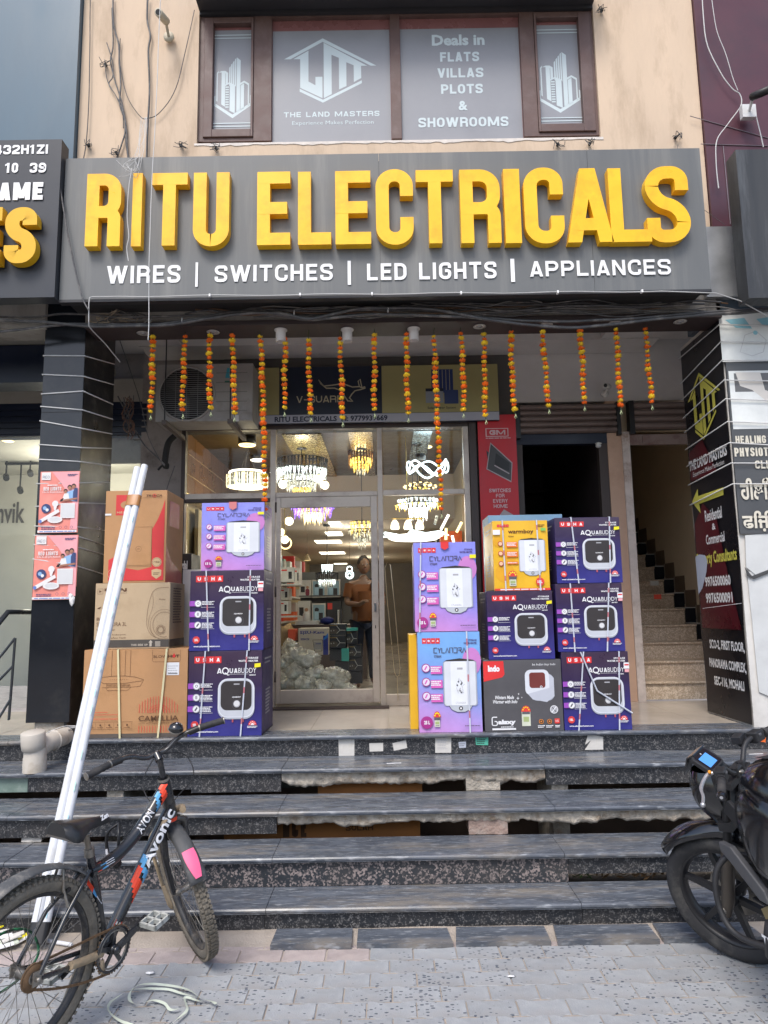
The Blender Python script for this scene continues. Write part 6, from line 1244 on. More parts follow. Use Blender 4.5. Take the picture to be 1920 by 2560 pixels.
def cyl(P,q,lit='25 L',model='CY25AX',yst=True):
    usha(P,q,.07,.36,.885,.94); P.text(q,'STORAGE',.82,.95,.905,.925,flat('ink_violet',(.06,.03,.14)),bold=.03,sp=1.1); P.text(q,'WATER HEATER',.74,.95,.875,.895,MATS['ink_violet'],bold=.03)
    P.poly(q,[(.86+.15*math.cos(rad(a))*1.,.70+.14*math.sin(rad(a))) for a in range(0,361,20)][:-1],flat('print_lilac_pink',(.52,.20,.50))) 
    t=.008; x=.26; V=flat('print_ink',(.07,.055,.08)); y0,y1=.79,.84; L=lambda *p:P.line(q,list(p),t,V); g=.066
    L((x+.05,y1),(x,y1),(x,y0),(x+.05,y0)); x+=g; L((x,y1),(x+.02,.815),(x+.045,y1)); L((x+.022,.815),(x+.022,y0)); x+=g-.005; L((x,y1),(x,y0),(x+.045,y0)); x+=g-.005; L((x,y0),(x+.025,y1),(x+.052,y0)); x+=g; L((x,y0),(x,y1),(x+.05,y1),(x+.05,y0)); x+=g; L((x,y0),(x+.05,y0),(x+.055,y1),(x,y1)); x+=g+.005; L((x,.815),(x+.05,.818),(x+.05,y1),(x,y1)); L((x+.03,.815),(x+.055,y0)); x+=g; L((x,y0),(x+.027,y1),(x+.055,y0))
    P.text(q,model,.26,.38,.745,.768,V,bold=.03)
    heater_round(P,q,.40,.935,.26,.705)
    for i,v in enumerate((.63,.49,.35)):
        P.rect(q,.20,v-.05,.385,v+.03,pkk); P.circ(q,.125,v+.01,.044,mag); P.circ(q,.125,v+.01,.036,flat('icon_pale',(.70,.62,.74))); P.line(q,[(.105,v-.01),(.14,v+.03)],.014,pkk); P.fine(q,.20,.36,v+.01,.011,wh,i,3,.018)
    P.circ(q,.12,.10,.062,mag); P.text(q,lit,.075,.17,.082,.118,wh,bold=.05); energy(P,q,.285,.13,1.05); P.fine(q,.72,.96,.06,.007,V,3); 
    if yst: P.rect(q,.90,.815,1.0,.855,yel)
def box_print(name,label,q_list): pass
FACES=[]
def stack(spec,Yf,depth,parts_from=.775):
    z=parts_from; out=[]
    for sp_ in spec:
        pxl,pxr,pyt,name,label,body,side,deco,kw=sp_
        dy=kw.get('dy',0); Y=Yf+dy; pm=(pxl+pxr)/2; z1=at(pm,pyt,Y=Y).z; zm=(z+z1)/2
        # X from the mid height pixel columns
        pym=(pyt+kw['pyb'])/2; x0=at(pxl,pym,Y=Y).x; x1=at(pxr,pym,Y=Y).x; D=kw.get('d',depth)
        t=thing(name,label,'box',((x0+x1)/2,Y+D/2,z),group=kw.get('group'))
        t.rotation_euler=(0,0,random.uniform(-.014,.014))
        q=MB(); c=.004
        # carton shell: a slightly bulged, worn-edged box with lid seam on top
        nx=6; G=[]
        q.box(x0,x1,Y+.0005,Y+D,z+.0015,z1-.001,side); o=q.build('carton_body',parent=t,bevel=.004)
        # bulged printed front
        q=MB(); n=8; vs=[]
        rg=random.Random(len(out)+int(pxl))
        for i in range(n+1):
            for j in range(n+1):
                u,v=i/n,j/n; e=.0 if i in(0,n) or j in(0,n) else .002
                vs.append((x0+.001+(x1-x0-.002)*u,Y-.0006-e,z+.003+(z1-z-.006)*v))
        q.add(vs,[(i*(n+1)+j,(i+1)*(n+1)+j,(i+1)*(n+1)+j+1,i*(n+1)+j+1) for i in range(n) for j in range(n)],body,True)
        q.build('printed_face',parent=t,origin=(x0,Y,z))
        P=facade(x0+.001,z+.003,x1-.001,z1-.003,Y-.0032); q=MB(); deco(P,q)
        if q.v: q.build('print',parent=t)
        for us in kw.get('straps',()):
            u0,u1=us[0],us[1]; m=kw.get('sm',strapm); q=MB(); wS=kw.get('sw',.010)
            segs=14; k=0
            for i in range(segs):
                a,b_=i/segs,(i+1)/segs; ua=u0+(u1-u0)*a; ub=u0+(u1-u0)*b_; xa,xb=x0+(x1-x0)*ua,x0+(x1-x0)*ub; za,zb_=z1+(z-z1)*a,z1+(z-z1)*b_
                mm=strapr if (m is strapm and i%5==1) else m
                q.add([(xa-wS/2,Y-.016,za),(xa+wS/2,Y-.016,za),(xb+wS/2,Y-.016,zb_),(xb-wS/2,Y-.016,zb_),(xa-wS/2,Y-.014,za),(xa+wS/2,Y-.014,za),(xb+wS/2,Y-.014,zb_),(xb-wS/2,Y-.014,zb_)],[(0,1,2,3),(0,3,7,4),(1,5,6,2)],mm)
            xa=x0+(x1-x0)*u0; q.box(xa-wS/2,xa+wS/2,Y-.016,Y+D*.98,z1,z1+.0012,m); q.build('strap',parent=t)
        if kw.get('lefts') is not None or True:
            # side print band with the maker tiles seen at a slant
            right=(x0+x1)/2<0; xs=x1+.0012 if right else x0-.0012; 
            PS=Pl((xs,Y if right else Y+D,z),(0,D if right else -D,0),(0,0,z1-z)); q=MB(); sd=kw.get('side')
            if sd: sd(PS,q); q.build('side_print',parent=t)
        out.append((t,x0,x1,z,z1,Y,D)); z=z1
    return out
def aq_side(P,q): P.fine(q,.2,.8,.88,.02,gr_,2,2,.05); P.rect(q,.0,.0,1,.02,flat('side_dark',(.012,.01,.03))); P.fine(q,.3,.7,.5,.02,gr_,4,8,.04)
def carton_side(P,q): P.rect(q,.15,.62,.75,.9,flat('faded_red',(.42,.08,.06))); P.poly(q,[(0,.0),(.95,0),(.95,.12),(.3,.25),(0,.4)],MATS['faded_red'])
def d_aq(lit,st,model='AB25AX'):
    def f(P,q): aqua(P,q,lit,model=model); aq_sticker(P,q,st)
    return f
GA_='navy water heater cartons'
L='navy water heater carton '
ink=flat('carton_ink',(.12,.055,.025)); redc=flat('carton_red',(.60,.045,.045)); creamc=flat('carton_cream',(.56,.40,.22))
def havells(P,q):
    P.rect(q,.17,.73,.52,.955,redc); P.poly(q,[(.355+.075*math.cos(rad(a))/P.asp,.845+.045*math.sin(rad(a))) for a in range(0,360,30)],card); P.poly(q,[(.34,.90),(.37,.90),(.365,.86),(.345,.86)],redc); P.poly(q,[(.34,.79),(.37,.79),(.365,.83),(.345,.83)],redc); P.hf(q,'HAVELLS',.19,.50,.75,.775,creamc,t=.2)
    P.text(q,'TROICA',.66,.92,.93,.955,ink,bold=.02,shear=.2); P.ring(q,.795,.943,.016,.006,redc); P.line(q,[(.6,.92),(.92,.92)],.002,ink)
    P.poly(q,[(.97,.90),(.97,.02),(.08,.02),(.08,.245),(.33,.335),(.33,.16),(.56,.13),(.78,.165),(.77,.57),(.86,.68),(.93,.80)],redc)
    P.line(q,[(.30,.60),(.77,.60),(.77,.17),(.30,.17),(.30,.60)],.0025,ink); P.poly(q,[(.335,.185),(.765,.185),(.765,.59),(.31,.59),(.31,.33),(.335,.33)],card)
    P.circ(q,.86,.215,.052,creamc); P.ring(q,.86,.215,.045,.003,ink); P.text(q,'7 YEAR',.81,.91,.205,.225,ink,bold=.03); P.poly(q,[(.78,.13),(.86,.145),(.94,.13),(.935,.07),(.86,.035),(.785,.07)],creamc); P.fine(q,.81,.91,.095,.008,ink,1,2,.015)
    P.ring(q,.15,.095,.05,.004,creamc); P.text(q,'25',.105,.19,.08,.11,creamc,bold=.05); P.rect(q,.0,.73,.10,.75,wh); P.ring(q,.56,.36,.03,.002,ink); P.text(q,'CAP',.54,.58,.355,.367,ink)
def bajaj(P,q):
    P.rect(q,0,.02,1,.135,flat('carton_band',(.075,.065,.055))); P.line(q,[(.03,.92),(.10,.92),(.10,.84),(.03,.84),(.03,.92)],.004,ink); P.poly(q,[(.05,.86),(.085,.88),(.05,.90)],ink); P.text(q,'BAJAJ',.12,.42,.87,.925,ink,bold=.05); P.text(q,'ELECTRICALS',.2,.42,.845,.858,ink)
    P.text(q,'BAJAJ',.03,.22,.42,.48,ink,bold=.0); P.text(q,'SPLENDORA 3L',.03,.43,.345,.405,ink); P.text(q,'Water Heater',.03,.28,.275,.31,ink); P.text(q,'A Design of Endurance,',.03,.43,.20,.225,ink); P.text(q,'Inside UltraAce Tank',.03,.43,.155,.18,ink); P.poly(q,[(.03,.62),(.09,.65),(.06,.61)],ink)
    P.hf(q,'THIS SIDE UP',.50,.72,.04,.07,flat('carton_pale',(.45,.40,.33)),t=.2); P.poly(q,[(.745,.03),(.775,.03),(.775,.09),(.79,.09),(.76,.125),(.73,.09),(.745,.09)],MATS['carton_pale']); [P.rect(q,.82,.03+k*.016,.89,.04+k*.016,MATS['carton_pale']) for k in range(5)]
    P.line(q,rp([(.99,.925),(.78,.925),(.70,.6),(.70,.3),(.80,.15),(.99,.15)],.25,8),.004,ink); P.line(q,rp([(.77,.83),(.79,.65),(.72,.45),(.73,.3),(.82,.16)],.12,6),.003,ink)
    P.line(q,[(.93+.17*math.cos(rad(a))/P.asp,.36+.19*math.sin(rad(a))) for a in range(60,300,12)],.004,ink); P.line(q,[(.93+.21*math.cos(rad(a))/P.asp,.36+.23*math.sin(rad(a))) for a in range(60,260,12)],.003,ink); P.ring(q,.89,.28,.07,.004,ink); P.ring(q,.89,.28,.052,.005,ink); P.ring(q,.89,.28,.042,.003,ink); P.text(q,'Bajaj',.86,.94,.735,.755,ink)
def blowhot(P,q):
    P.rect(q,0,0,1,.045,flat('carton_foot',(.11,.09,.075))); P.line(q,rp([(.66,.995),(.66,.855),(.93,.855),(.93,.995)],.02),.003,ink); P.text(q,'BLOW',.67,.80,.90,.93,ink); P.text(q,'HOT',.81,.92,.90,.935,ink,bold=.06); P.circ(q,.868,.918,.017,redt); P.poly(q,[(.855,.925),(.868,.955),(.881,.925)],redt)
    P.poly(q,[(.80,.70),(.92,.70),(.92,.845),(.80,.845)],wh); P.fine(q,.81,.91,.80,.008,gr_,4,4,.025); P.rect(q,.815,.712,.905,.722,dgr)
    for a in (.27,.40,.45): P.line(q,[(a,.995),(a,.70)],.0035,ink)
    P.line(q,[(.18,.685),(.28,.70),(.40,.70),(.50,.685),(.58,.655),(.56,.64),(.40,.615),(.20,.615),(.16,.64)],.004,ink); P.line(q,[(.58,.65),(.55,.58),(.46,.57),(.18,.57)],.003,ink); P.line(q,[(.22,.57),(.235,.535),(.43,.535),(.46,.57)],.003,ink)
    for i in range(18): P.line(q,[(.225+i*.0125+(.01 if i>8 else 0),.607),(.23+i*.0125+(.01 if i>8 else 0),.578)],.005,ink)
    for i in range(9): P.circ(q,.26+i*.02,.66,.004,ink,5)
    for i,u in enumerate([.55+.026*k for k in range(15)]):
        h=.16*math.sqrt(max(0,1-((u-.73)/.20)**2)); P.line(q,[(u,.275),(u,.275+h+.03)],.005,redt); P.line(q,[(u,.055),(u,.13)],.005,redt)
    for r in (.10,.075,.05): P.line(q,[(.74+r*math.cos(rad(a)),.275+r*.9*math.sin(rad(a))) for a in range(0,181,15)],.004,redt)
    P.text(q,'CAMELLIA',.545,.925,.185,.245,ink,bold=.012); P.text(q,'KITCHEN CHIMNEY',.625,.84,.15,.168,ink); P.line(q,[(.545,.155),(.61,.155)],.003,ink); P.line(q,[(.855,.16),(.925,.16)],.003,ink)
    P.line(q,[(.08,.29),(.25,.29)],.004,redt); P.line(q,[(.08,.262),(.35,.262)],.004,redt); P.text(q,'KITCHEN THAT DESERVES THE BEST',.03,.35,.205,.222,redt); P.line(q,[(.05,.10),(.49,.10),(.49,.18),(.05,.18),(.05,.10)],.003,ink)
    for i in range(5): P.line(q,[(.14+i*.085,.105),(.14+i*.085,.175)],.002,ink); P.circ(q,.10+i*.085,.145,.012,ink,7); P.fine(q,.07+i*.085,.13+i*.085,.115,.006,ink,i)
cd=flat('cord_cream',(.66,.60,.36))
S1=stack([(207,468,1623,'chimney_carton','large orange brown kitchen chimney carton, lowest of the brown stack',card,card,blowhot,dict(pyb=1838,straps=((.33,.375),(.80,.735)),sm=cd,sw=.014)),
 (237,425,1457,'geyser_carton','pale brown small water heater carton in the middle of the brown stack',card2,card2,bajaj,dict(pyb=1618,dy=.03,d=.38,side=lambda P,q:(P.rect(q,0,.02,1,.135,MATS['carton_band']),P.fine(q,.2,.8,.9,.02,ink,2,14,.04)))),
 (261,415,1226,'geyser_carton','tall brown and red carton on top of the brown stack',card,card,havells,dict(pyb=1455,dy=.05,d=.46,side=carton_side))],5.385,.42)
S2=stack([(471,656,1627,'water_heater_carton',L+'with a yellow sticker at the foot of the left stack',aqm,aqs,d_aq('25L',1),dict(pyb=1830,straps=((.23,.17),(.80,.72)),group=GA_,side=aq_side)),
 (474,659,1426,'water_heater_carton',L+'with white and pink stickers in the middle of the left stack',aqm,aqs,d_aq('25L',2),dict(pyb=1627,straps=((.22,.27),(.82,.81)),group=GA_,side=aq_side)),
 (503,660,1256,'water_heater_carton','lilac and pink 15 litre water heater carton on top of the left navy ones',cym,cys,lambda P,q:cyl(P,q,'15 L','CY15AX'),dict(pyb=1424,dy=.03,d=.38,side=aq_side))],5.385,.48)
S3=stack([(1046,1203,1579,'water_heater_carton','sky blue and pink 25 litre water heater carton standing on the platform',cyb,cys,lambda P,q:cyl(P,q,'25 L','CY25AX',False),dict(pyb=1811,straps=((.79,.80),),side=aq_side)),
 (1036,1192,1355,'water_heater_carton','lilac 25 litre water heater carton on top of the sky blue one',cym,cys,lambda P,q:cyl(P,q,'25 L'),dict(pyb=1575,straps=((.12,.07),),side=aq_side))],5.385,.36)
def indo(P,q):
    P.poly(q,[(0,.99),(.26,.99),(.27,.80),(.24,.76),(0,.70)],redt); P.text(q,'Indo',.06,.21,.84,.93,wh,bold=.06); P.text(q,'be Indian buy Indo',.63,.93,.91,.95,wh,shear=.2)
    P.rr(q,.60,.42,.90,.80,.09,hw2); P.rr(q,.53,.50,.84,.86,.08,hw); P.poly(q,[(.84,.80),(.90,.74),(.90,.48),(.80,.40),(.62,.44),(.56,.52),(.84,.60)],flat('heater_side',(.48,.50,.56))); P.rr(q,.585,.60,.79,.82,.04,flat('wood_print',(.16,.035,.03))); P.circ(q,.735,.615,.018,wh); P.circ(q,.735,.615,.011,dgr)
    P.text(q,'Winters Made',.14,.38,.45,.50,wh,shear=.3,bold=.02); P.text(q,'Warmer with Indo',.11,.42,.39,.44,wh,shear=.3,bold=.02)
    for (u,v,r) in ((.43,.46,.022),(.44,.52,.014),(.48,.47,.010)): P.poly(q,[(u-r,v),(u,v-r*.3),(u+r,v),(u,v+r*.3)],wh); P.poly(q,[(u,v-r*1.3),(u+r*.25,v),(u,v+r*1.3),(u-r*.25,v)],wh)
    P.line(q,rp([(.155,.20),(.09,.20),(.09,.085),(.155,.085),(.155,.14),(.12,.14)],.02),.014,wh); P.text(q,'alaxy',.165,.39,.08,.165,wh,bold=.06); P.fine(q,.2,.36,.055,.012,wh,3); P.rect(q,.09,.02,.39,.045,wh)
    P.rect(q,.47,.07,.58,.30,flat('energy_cream',(.60,.62,.50))); P.poly(q,[(.525+.06*math.cos(rad(a)),.27+.085*math.sin(rad(a))) for a in range(0,181,20)],ster); [P.circ(q,.525+.04*math.cos(rad(a)),.28+.055*math.sin(rad(a)),.010,yel,6) for a in (20,55,90,125,160)]; P.rect(q,.475,.235,.575,.27,dgr); P.rect(q,.49,.13,.56,.20,grn)
    P.circ(q,.885,.295,.058,wh); P.circ(q,.885,.295,.05,gr_); P.line(q,[(.86,.33),(.91,.26)],.012,dgr); P.line(q,[(.86,.26),(.91,.33)],.012,wh)
    for u in (.715,.82): P.circ(q,u,.13,.033,org); P.circ(q,u,.13,.026,tank); P.circ(q,u,.13,.012,org,8); P.fine(q,u-.045,u+.045,.065,.012,wh,4,2,.02)
    P.rr(q,.885,.10,.95,.17,.01,ster); P.text(q,'15',.90,.935,.12,.15,wh); P.fine(q,.89,.95,.065,.012,wh,6,2,.02)
def warm(P,q):
    for (u,v,r) in ((.2,.25,.14),(.3,.5,.10),(.1,.7,.08)): P.circ(q,u,v,r,flat('warm_dark',(.70,.35,.015)))
    usha(P,q,.08,.30,.91,.95); P.text(q,'warmboy',.28,.74,.80,.875,flat('warm_brown',(.10,.03,.01)),bold=.02); P.text(q,'WB15AX',.28,.38,.765,.785,MATS['warm_brown'],bold=.02); P.fine(q,.80,.95,.93,.01,MATS['warm_brown'],2,2,.02)
    heater_round(P,q,.46,.94,.27,.72,word='warmboy')
    for i,v in enumerate((.67,.53,.385)): P.rect(q,.24,v-.055 if i<2 else v-.01,.44,v+.025,flat('warm_red_orange',(.70,.16,.02))); P.circ(q,.13,v,.036,flat('warm_icon',(.40,.03,.02))); P.circ(q,.13,v,.027,flat('warm_icon2',(.78,.50,.30))); P.fine(q,.25,.42,v+.005,.01,wh,i,3 if i<2 else 1,.018)
    energy(P,q,.33,.17,1.5); P.circ(q,.82,.12,.06,ster); P.text(q,'15L',.775,.86,.10,.14,wh,bold=.04); P.rect(q,0,0,1,.03,ster); P.fine(q,.1,.9,.008,.014,wh,3)
    P.rect(q,.0,.80,.13,.87,wh); P.rect(q,.87,.85,.96,.89,flat('sticker_green',(.20,.50,.10)))
S4=stack([(1209,1405,1649,'water_heater_carton','charcoal carton with a red corner logo, lowest of the middle right stack',indm,indm,indo,dict(pyb=1809,side=aq_side)),
 (1219,1384,1477,'water_heater_carton',L+'under the yellow one in the middle right stack',aqm,aqs,d_aq('15L',1,'AB15AX'),dict(pyb=1648,group=GA_,side=aq_side)),
 (1232,1371,1301,'water_heater_carton','yellow water heater carton on top of the middle right stack',wbm,wbs,warm,dict(pyb=1476,straps=((.18,.20),(.80,.82)),sm=strapm,dy=.02,side=aq_side))],5.385,.42)
S5=stack([(1407,1575,1629,'water_heater_carton',L+'with a diagonal strap, lowest of the rightmost stack',aqm,aqs,d_aq('15L',2,'AB15AX'),dict(pyb=1806,straps=((.33,.20),(.86,.80)),group=GA_,side=aq_side)),
 (1392,1559,1458,'water_heater_carton',L+'with white and pink stickers, middle of the rightmost stack',aqm,aqs,d_aq('15L',2,'AB15AX'),dict(pyb=1629,straps=((.22,.24),(.80,.72)),group=GA_,side=aq_side)),
 (1388,1552,1293,'water_heater_carton',L+'with a yellow sticker on top of the rightmost stack',aqm,aqs,d_aq('15L',1,'AB15AX'),dict(pyb=1458,straps=((.25,.32),(.84,.80)),group=GA_,side=aq_side))],5.385,.42)
# diagonal strap of the lowest right carton
t,x0,x1,z,z1,Y,D=S5[0]; q=MB(); q.tube([(x0+.14,Y-.019,z1),(x0+.5*(x1-x0),Y-.019,z+.5*(z1-z)),(x1,Y-.018,z+.12)],(.0065),strapm,n=4); q.build('strap',parent=t,label='diagonal clear strap across the face')
# red flap seals on the lilac cartons
for S,i in ((S2,2),(S3,1)):
    t,x0,x1,z,z1,Y,D=S[i]; q=MB(); u=x0+.5*(x1-x0); q.prism([(u-.03,Y-.018,z1),(u-.028,Y-.018,z1-.045),(u,Y-.018,z1-.062),(u+.03,Y-.018,z1-.045),(u+.03,Y-.018,z1)][::-1],(0,.0015,0),redt if i==1 else flat('seal_pale_red',(.55,.18,.18))); q.box(u-.03,u+.03,Y-.018,Y+.05,z1,z1+.0015,redt); q.build('seal',parent=t)
def plainbox(pa,pb,pt_,pbm,Y,d,m,name,label,z0=None,deco=None):
    A=at(pa,(pt_+pbm)/2,Y=Y); B=at(pb,(pt_+pbm)/2,Y=Y); zt=at((pa+pb)/2,pt_,Y=Y).z; zb=z0 if z0 is not None else at((pa+pb)/2,pbm,Y=Y).z; q=MB(); q.box(A.x,B.x,Y,Y+d,zb,zt,m); t=q.thing(name,label,'box',bevel=.003)
    if deco: q=MB(); deco(facade(A.x,zb,B.x,zt,Y-.001),q); q.build('print',parent=t)
    return t
plainbox(1024,1110,1586,1798,5.55,.3,wbm,'water_heater_carton','yellow carton half hidden behind the sky blue one',z0=.776)
t4=S4[2]; plainbox(1222,1408,1287,1400,5.86,.35,flat('sky_carton',(.17,.30,.44)),'tall_carton','pale blue carton showing its top edge behind the yellow one',z0=.776,deco=lambda P,q:(P.fine(q,.3,.8,.96,.008,dk,1,2,.012),))
plainbox(455,500,1424,1612,5.9,.3,offwhite,'tall_carton','grey white carton standing behind the left navy stack',z0=.776); plainbox(447,456,1470,1612,5.80,.05,flat('blue_slab',(.15,.28,.5)),'flat_carton','thin blue carton edge between the brown and the navy stack',z0=.776)
plainbox(440,478,1384,1480,6.3,.3,dk,'dark_carton','black carton with white lettering high behind the brown stack',z0=.776,deco=lambda P,q:(P.text(q,'wrdal',.1,.75,.90,.955,wh,bold=.05),P.fine(q,.1,.8,.8,.008,wh,2,12,.03)))
# ================================================================ papers stuck on the top riser
Yr=Ys[4]+.0325
def sticker(pts,m,name,label,deco=None):
    q=MB(); P=[at(a,c,Y=Yr-.0012) for a,c in pts]; q.prism(P[::-1],(0,.001,0),m); t=q.thing(name,label,'sticker')
    if deco:
        q=MB(); x0,x1=min(p.x for p in P),max(p.x for p in P); z0,z1=min(p.z for p in P),max(p.z for p in P); deco(facade(x0,z0,x1,z1,Yr-.0016),q); q.build('print',parent=t)
ppr=mat('old_paper',(.58,.56,.52),.8,var=.1,vs=12,dirt=(.42,.38,.30),ds=8)
sticker([(846,1845),(886,1843),(886,1889),(847,1890)],ppr,'paper_notice','large white paper stuck left on the top riser'); sticker([(923,1858),(958,1857),(958,1878),(924,1879)],ppr,'paper_label','small blank label second from the left on the top riser'); sticker([(981,1858),(1015,1850),(1018,1870),(985,1877)],ppr,'paper_label','small label stuck askew, third from the left on the top riser')
sticker([(1088,1840),(1128,1838),(1128,1882),(1088,1882)],ppr,'paper_notice','large white paper stuck between the small labels and the green tag',lambda P,q:P.fine(q,.15,.8,.85,.03,gr_,3,8,.09)); sticker([(1146,1855),(1165,1854),(1165,1869),(1148,1870)],flat('pale_tag',(.45,.48,.55)),'paper_label','tiny pale blue tag left of the green tag',lambda P,q:P.fine(q,.1,.9,.6,.1,dgr,1,2,.3)); sticker([(1188,1841),(1219,1840),(1221,1845),(1220,1863),(1190,1862)],flat('green_tag',(.10,.45,.32)),'green_tag','green tag with dark print on the top riser',lambda P,q:P.fine(q,.1,.85,.75,.09,dk,6,4,.19))
sticker([(1463,1862),(1470,1835),(1508,1842),(1508,1874),(1462,1875),(1478,1850)],ppr,'torn_label','torn white paper curling off the top riser at the right'); sticker([(1888,1838),(1915,1832),(1914,1856),(1884,1852)],flat('orange_tag',(.80,.16,.03)),'orange_tag','orange tag on the top riser behind the motorcycle grip',lambda P,q:P.fine(q,.1,.85,.7,.1,redt,6,3,.25))
# stickers on the inner stairs
def ssticker(n,px0,px1,py0,py1,m,label):
    Y=7.02+.275*n-.002; q=MB(); A=at(px0,py1,Y=Y); B=at(px1,py0,Y=Y); q.box(A.x,B.x,Y-.001,Y+.0,A.z,B.z,m); q.thing('stair_label',label,'sticker')
ssticker(4,1635,1653,1486,1498,flat('red_orange_tag',(.75,.07,.03)),'red orange tag on a brown inner stair'); ssticker(5,1626,1646,1452,1464,ppr,'pale worn label on the inner stair above the red tag')
# ================================================================ white pipes leaning on the steps
pvc=mat('pvc_white',(.62,.64,.67),.4,var=.06,vs=5,dirt=(.47,.46,.43),ds=5,stretch=(1,1,.4)); b0=at(96,2365,Z=.02); 
top=at(352,1170,Y=5.15); base=at(92,2362,Y=3.86); base.z=.04; 
t=thing('pvc_pipes','two long white plastic pipes taped together and leaning against the cartons','pipes',base)
dirv=(top-base).normalized(); side=Vector((1,0,0)); side=(side-dirv*side.dot(dirv)).normalized(); r=.0245
for k,s in enumerate((-1,1)):
    q=MB(); c0=base+side*s*r*1.02; c1=top+side*s*r*1.02+dirv*(.02*k); wall=.003
    bend=[c0.lerp(c1,u/10)+Vector((-.010*k,0,-.018))*math.sin(math.pi*u/10) for u in range(11)]; q.tube(bend,r,pvc,n=20,caps=False); q.tube(bend[::-1],r-.004,pvc,n=20,caps=False)
    n=20; q.lathe([(r-.004,0),(r,0)],c1,pvc,axis=dirv,n=20); q.lathe([(0,-.03),(r-.005,-.03)],c1,black,axis=dirv,n=20); q.build('pipe',parent=t)
    q=MB(); rg=random.Random(k); L=(c1-c0).length; fr=Vector((0,-1,0)); fr=(fr-dirv*fr.dot(dirv)).normalized(); ss=side
    a=.1
    if k==1:
        while a<L-.2:
            l=rg.uniform(.02,.06); ofs=(fr*.97+ss*.25).normalized()*(r+.0006); p0=c0+dirv*a+ofs; p1=c0+dirv*(a+l)+ofs; q.poly([p0-ss*.003,p0+ss*.003,p1+ss*.003,p1-ss*.003],[flat('pipe_print',(.30,.52,.60)),flat('pipe_print2',(.38,.60,.50))][rg.random()<.3]); a+=l+rg.uniform(.05,.22)
        q.build('pipe_print',parent=t)
def tape(s0,s1,m,nm,rr):
    q=MB(); L=(top-base).length; n=24; vs=[]
    for f in (s0,s1):
        c=base+dirv*L*f; e1=side; e2=dirv.cross(side)
        for j in range(n):
            a=2*math.pi*j/n; ca,sa=math.cos(a),math.sin(a); vs.append(c+e1*((r if ca>0 else -r)*1.02*(1 if abs(ca)>.2 else abs(ca)/.2)+ca*rr)+e2*sa*rr)
    q.add(vs,[(j,(j+1)%n,n+(j+1)%n,n+j) for j in range(n)],m,True); q.build(nm,parent=t)
tape(.885,.915,mat('brown_tape',(.36,.16,.05),.35,var=.1),'tape_band',r+.0015); tape(-.004,.028,blk,'black_end_band',r+.0018)
# ================================================================ pipe elbow
c=at(86,1925,Y=5.0); c.z=Zs[3]-.002; pe=mat('aged_pvc',(.50,.46,.40),.6,var=.08,dirt=(.34,.28,.20),ds=6); t=thing('drain_elbow','capped greyish plastic drain elbow standing on the second step','drain pipe',c)
q=MB(); q.lathe([(.075,0),(.075,.09),(.072,.10),(.072,.16)],c,pe,n=28); P=[c+Vector((.0,.0,.13)),c+Vector((.025,.10,.165)),c+Vector((.045,.20,.175)),c+Vector((.05,.345,.175))]; q.tube(smooth(P,5),.062,pe,n=24); q.build('elbow',parent=t)
q=MB(); q.lathe([(.068,.15),(.075,.155),(.078,.19),(.078,.262),(.072,.268),(0,.270)],c+Vector((-.004,.01,0)),pe,axis=(-.02,-.14,1),n=28); q.build('cap',parent=t); q=MB(); q.torus(c+Vector((.042,.185,.172)),.062,.009,pe,axis=(.35,1,0),n=24,k=6); q.build('collar',parent=t)
q=MB(); rg=random.Random(2)
for i in range(6): q.tube(smooth([at(200+rg.uniform(-15,15),1815,Y=5.38),at(170+rg.uniform(-30,30),1822+rg.uniform(-6,8),Y=5.32),at(130+rg.uniform(-25,15),1840+rg.uniform(-10,10),Y=5.25),at(110+rg.uniform(-12,12),1858,Y=5.2)],5),.0025,[cable,wwire][i%2],n=5)
q.thing('loose_wires','black and white loose wires below the black pillar','wires')
# ================================================================ litter
q=MB(); P=[at(a,c,Z=.006) for a,c in ((540,2517),(500,2500),(470,2482),(420,2470),(380,2466),(345,2470),(325,2490),(325,2508),(345,2520),(380,2508),(410,2515),(425,2532),(448,2528))]
P2=[at(a,c,Z=.006) for a,c in ((540,2519),(520,2510),(495,2508),(462,2500),(468,2530),(450,2550),(425,2570),(390,2590),(340,2572),(300,2560),(272,2535),(275,2515),(300,2495),(330,2483),(370,2478),(420,2480),(460,2492),(505,2502))]
def ribbon(P,m,w_):
    P=smooth(P,6); L=len(P); vs=[]
    for i,p in enumerate(P):
        d=(P[min(i+1,L-1)]-P[max(0,i-1)]).normalized(); s_=Vector((-d.y,d.x,0))*w_/2; h=.006+.012*abs(noise.noise(p*6)); tw=math.sin(i*.23)*.8; vs+=[p+s_*math.cos(tw)+Vector((0,0,h+w_*.3*math.sin(tw)+.004)),p-s_*math.cos(tw)+Vector((0,0,h-w_*.3*math.sin(tw)+.004))]
    q.add(vs,[(2*i,2*i+1,2*i+3,2*i+2) for i in range(L-1)],m,True)
stp=mat('packing_strap',(.55,.60,.50),.3,var=.1)
ribbon(P,stp,.013); ribbon(P2,stp,.013); q.thing('packing_strap','loose pale green packing strap coiled on the pavement','strap')
for i,(px,py,s,m,lb) in enumerate(((375,2432,.016,white,'small white scrap on the pavement beside the chainring'),(1276,2440,.012,white,'small white scrap on the pavement in the middle'),(238,2368,.02,white,'white scrap of paper at the foot of the steps behind the bicycle'))):
    q=MB(); c=at(px,py,Z=.008); q.ball(c,s,m,n=8,sc_=(1.6,.7,.25),jit=.8,seed=i); q.thing('paper_scrap',lb,'litter')
q=MB(); rg=random.Random(8)
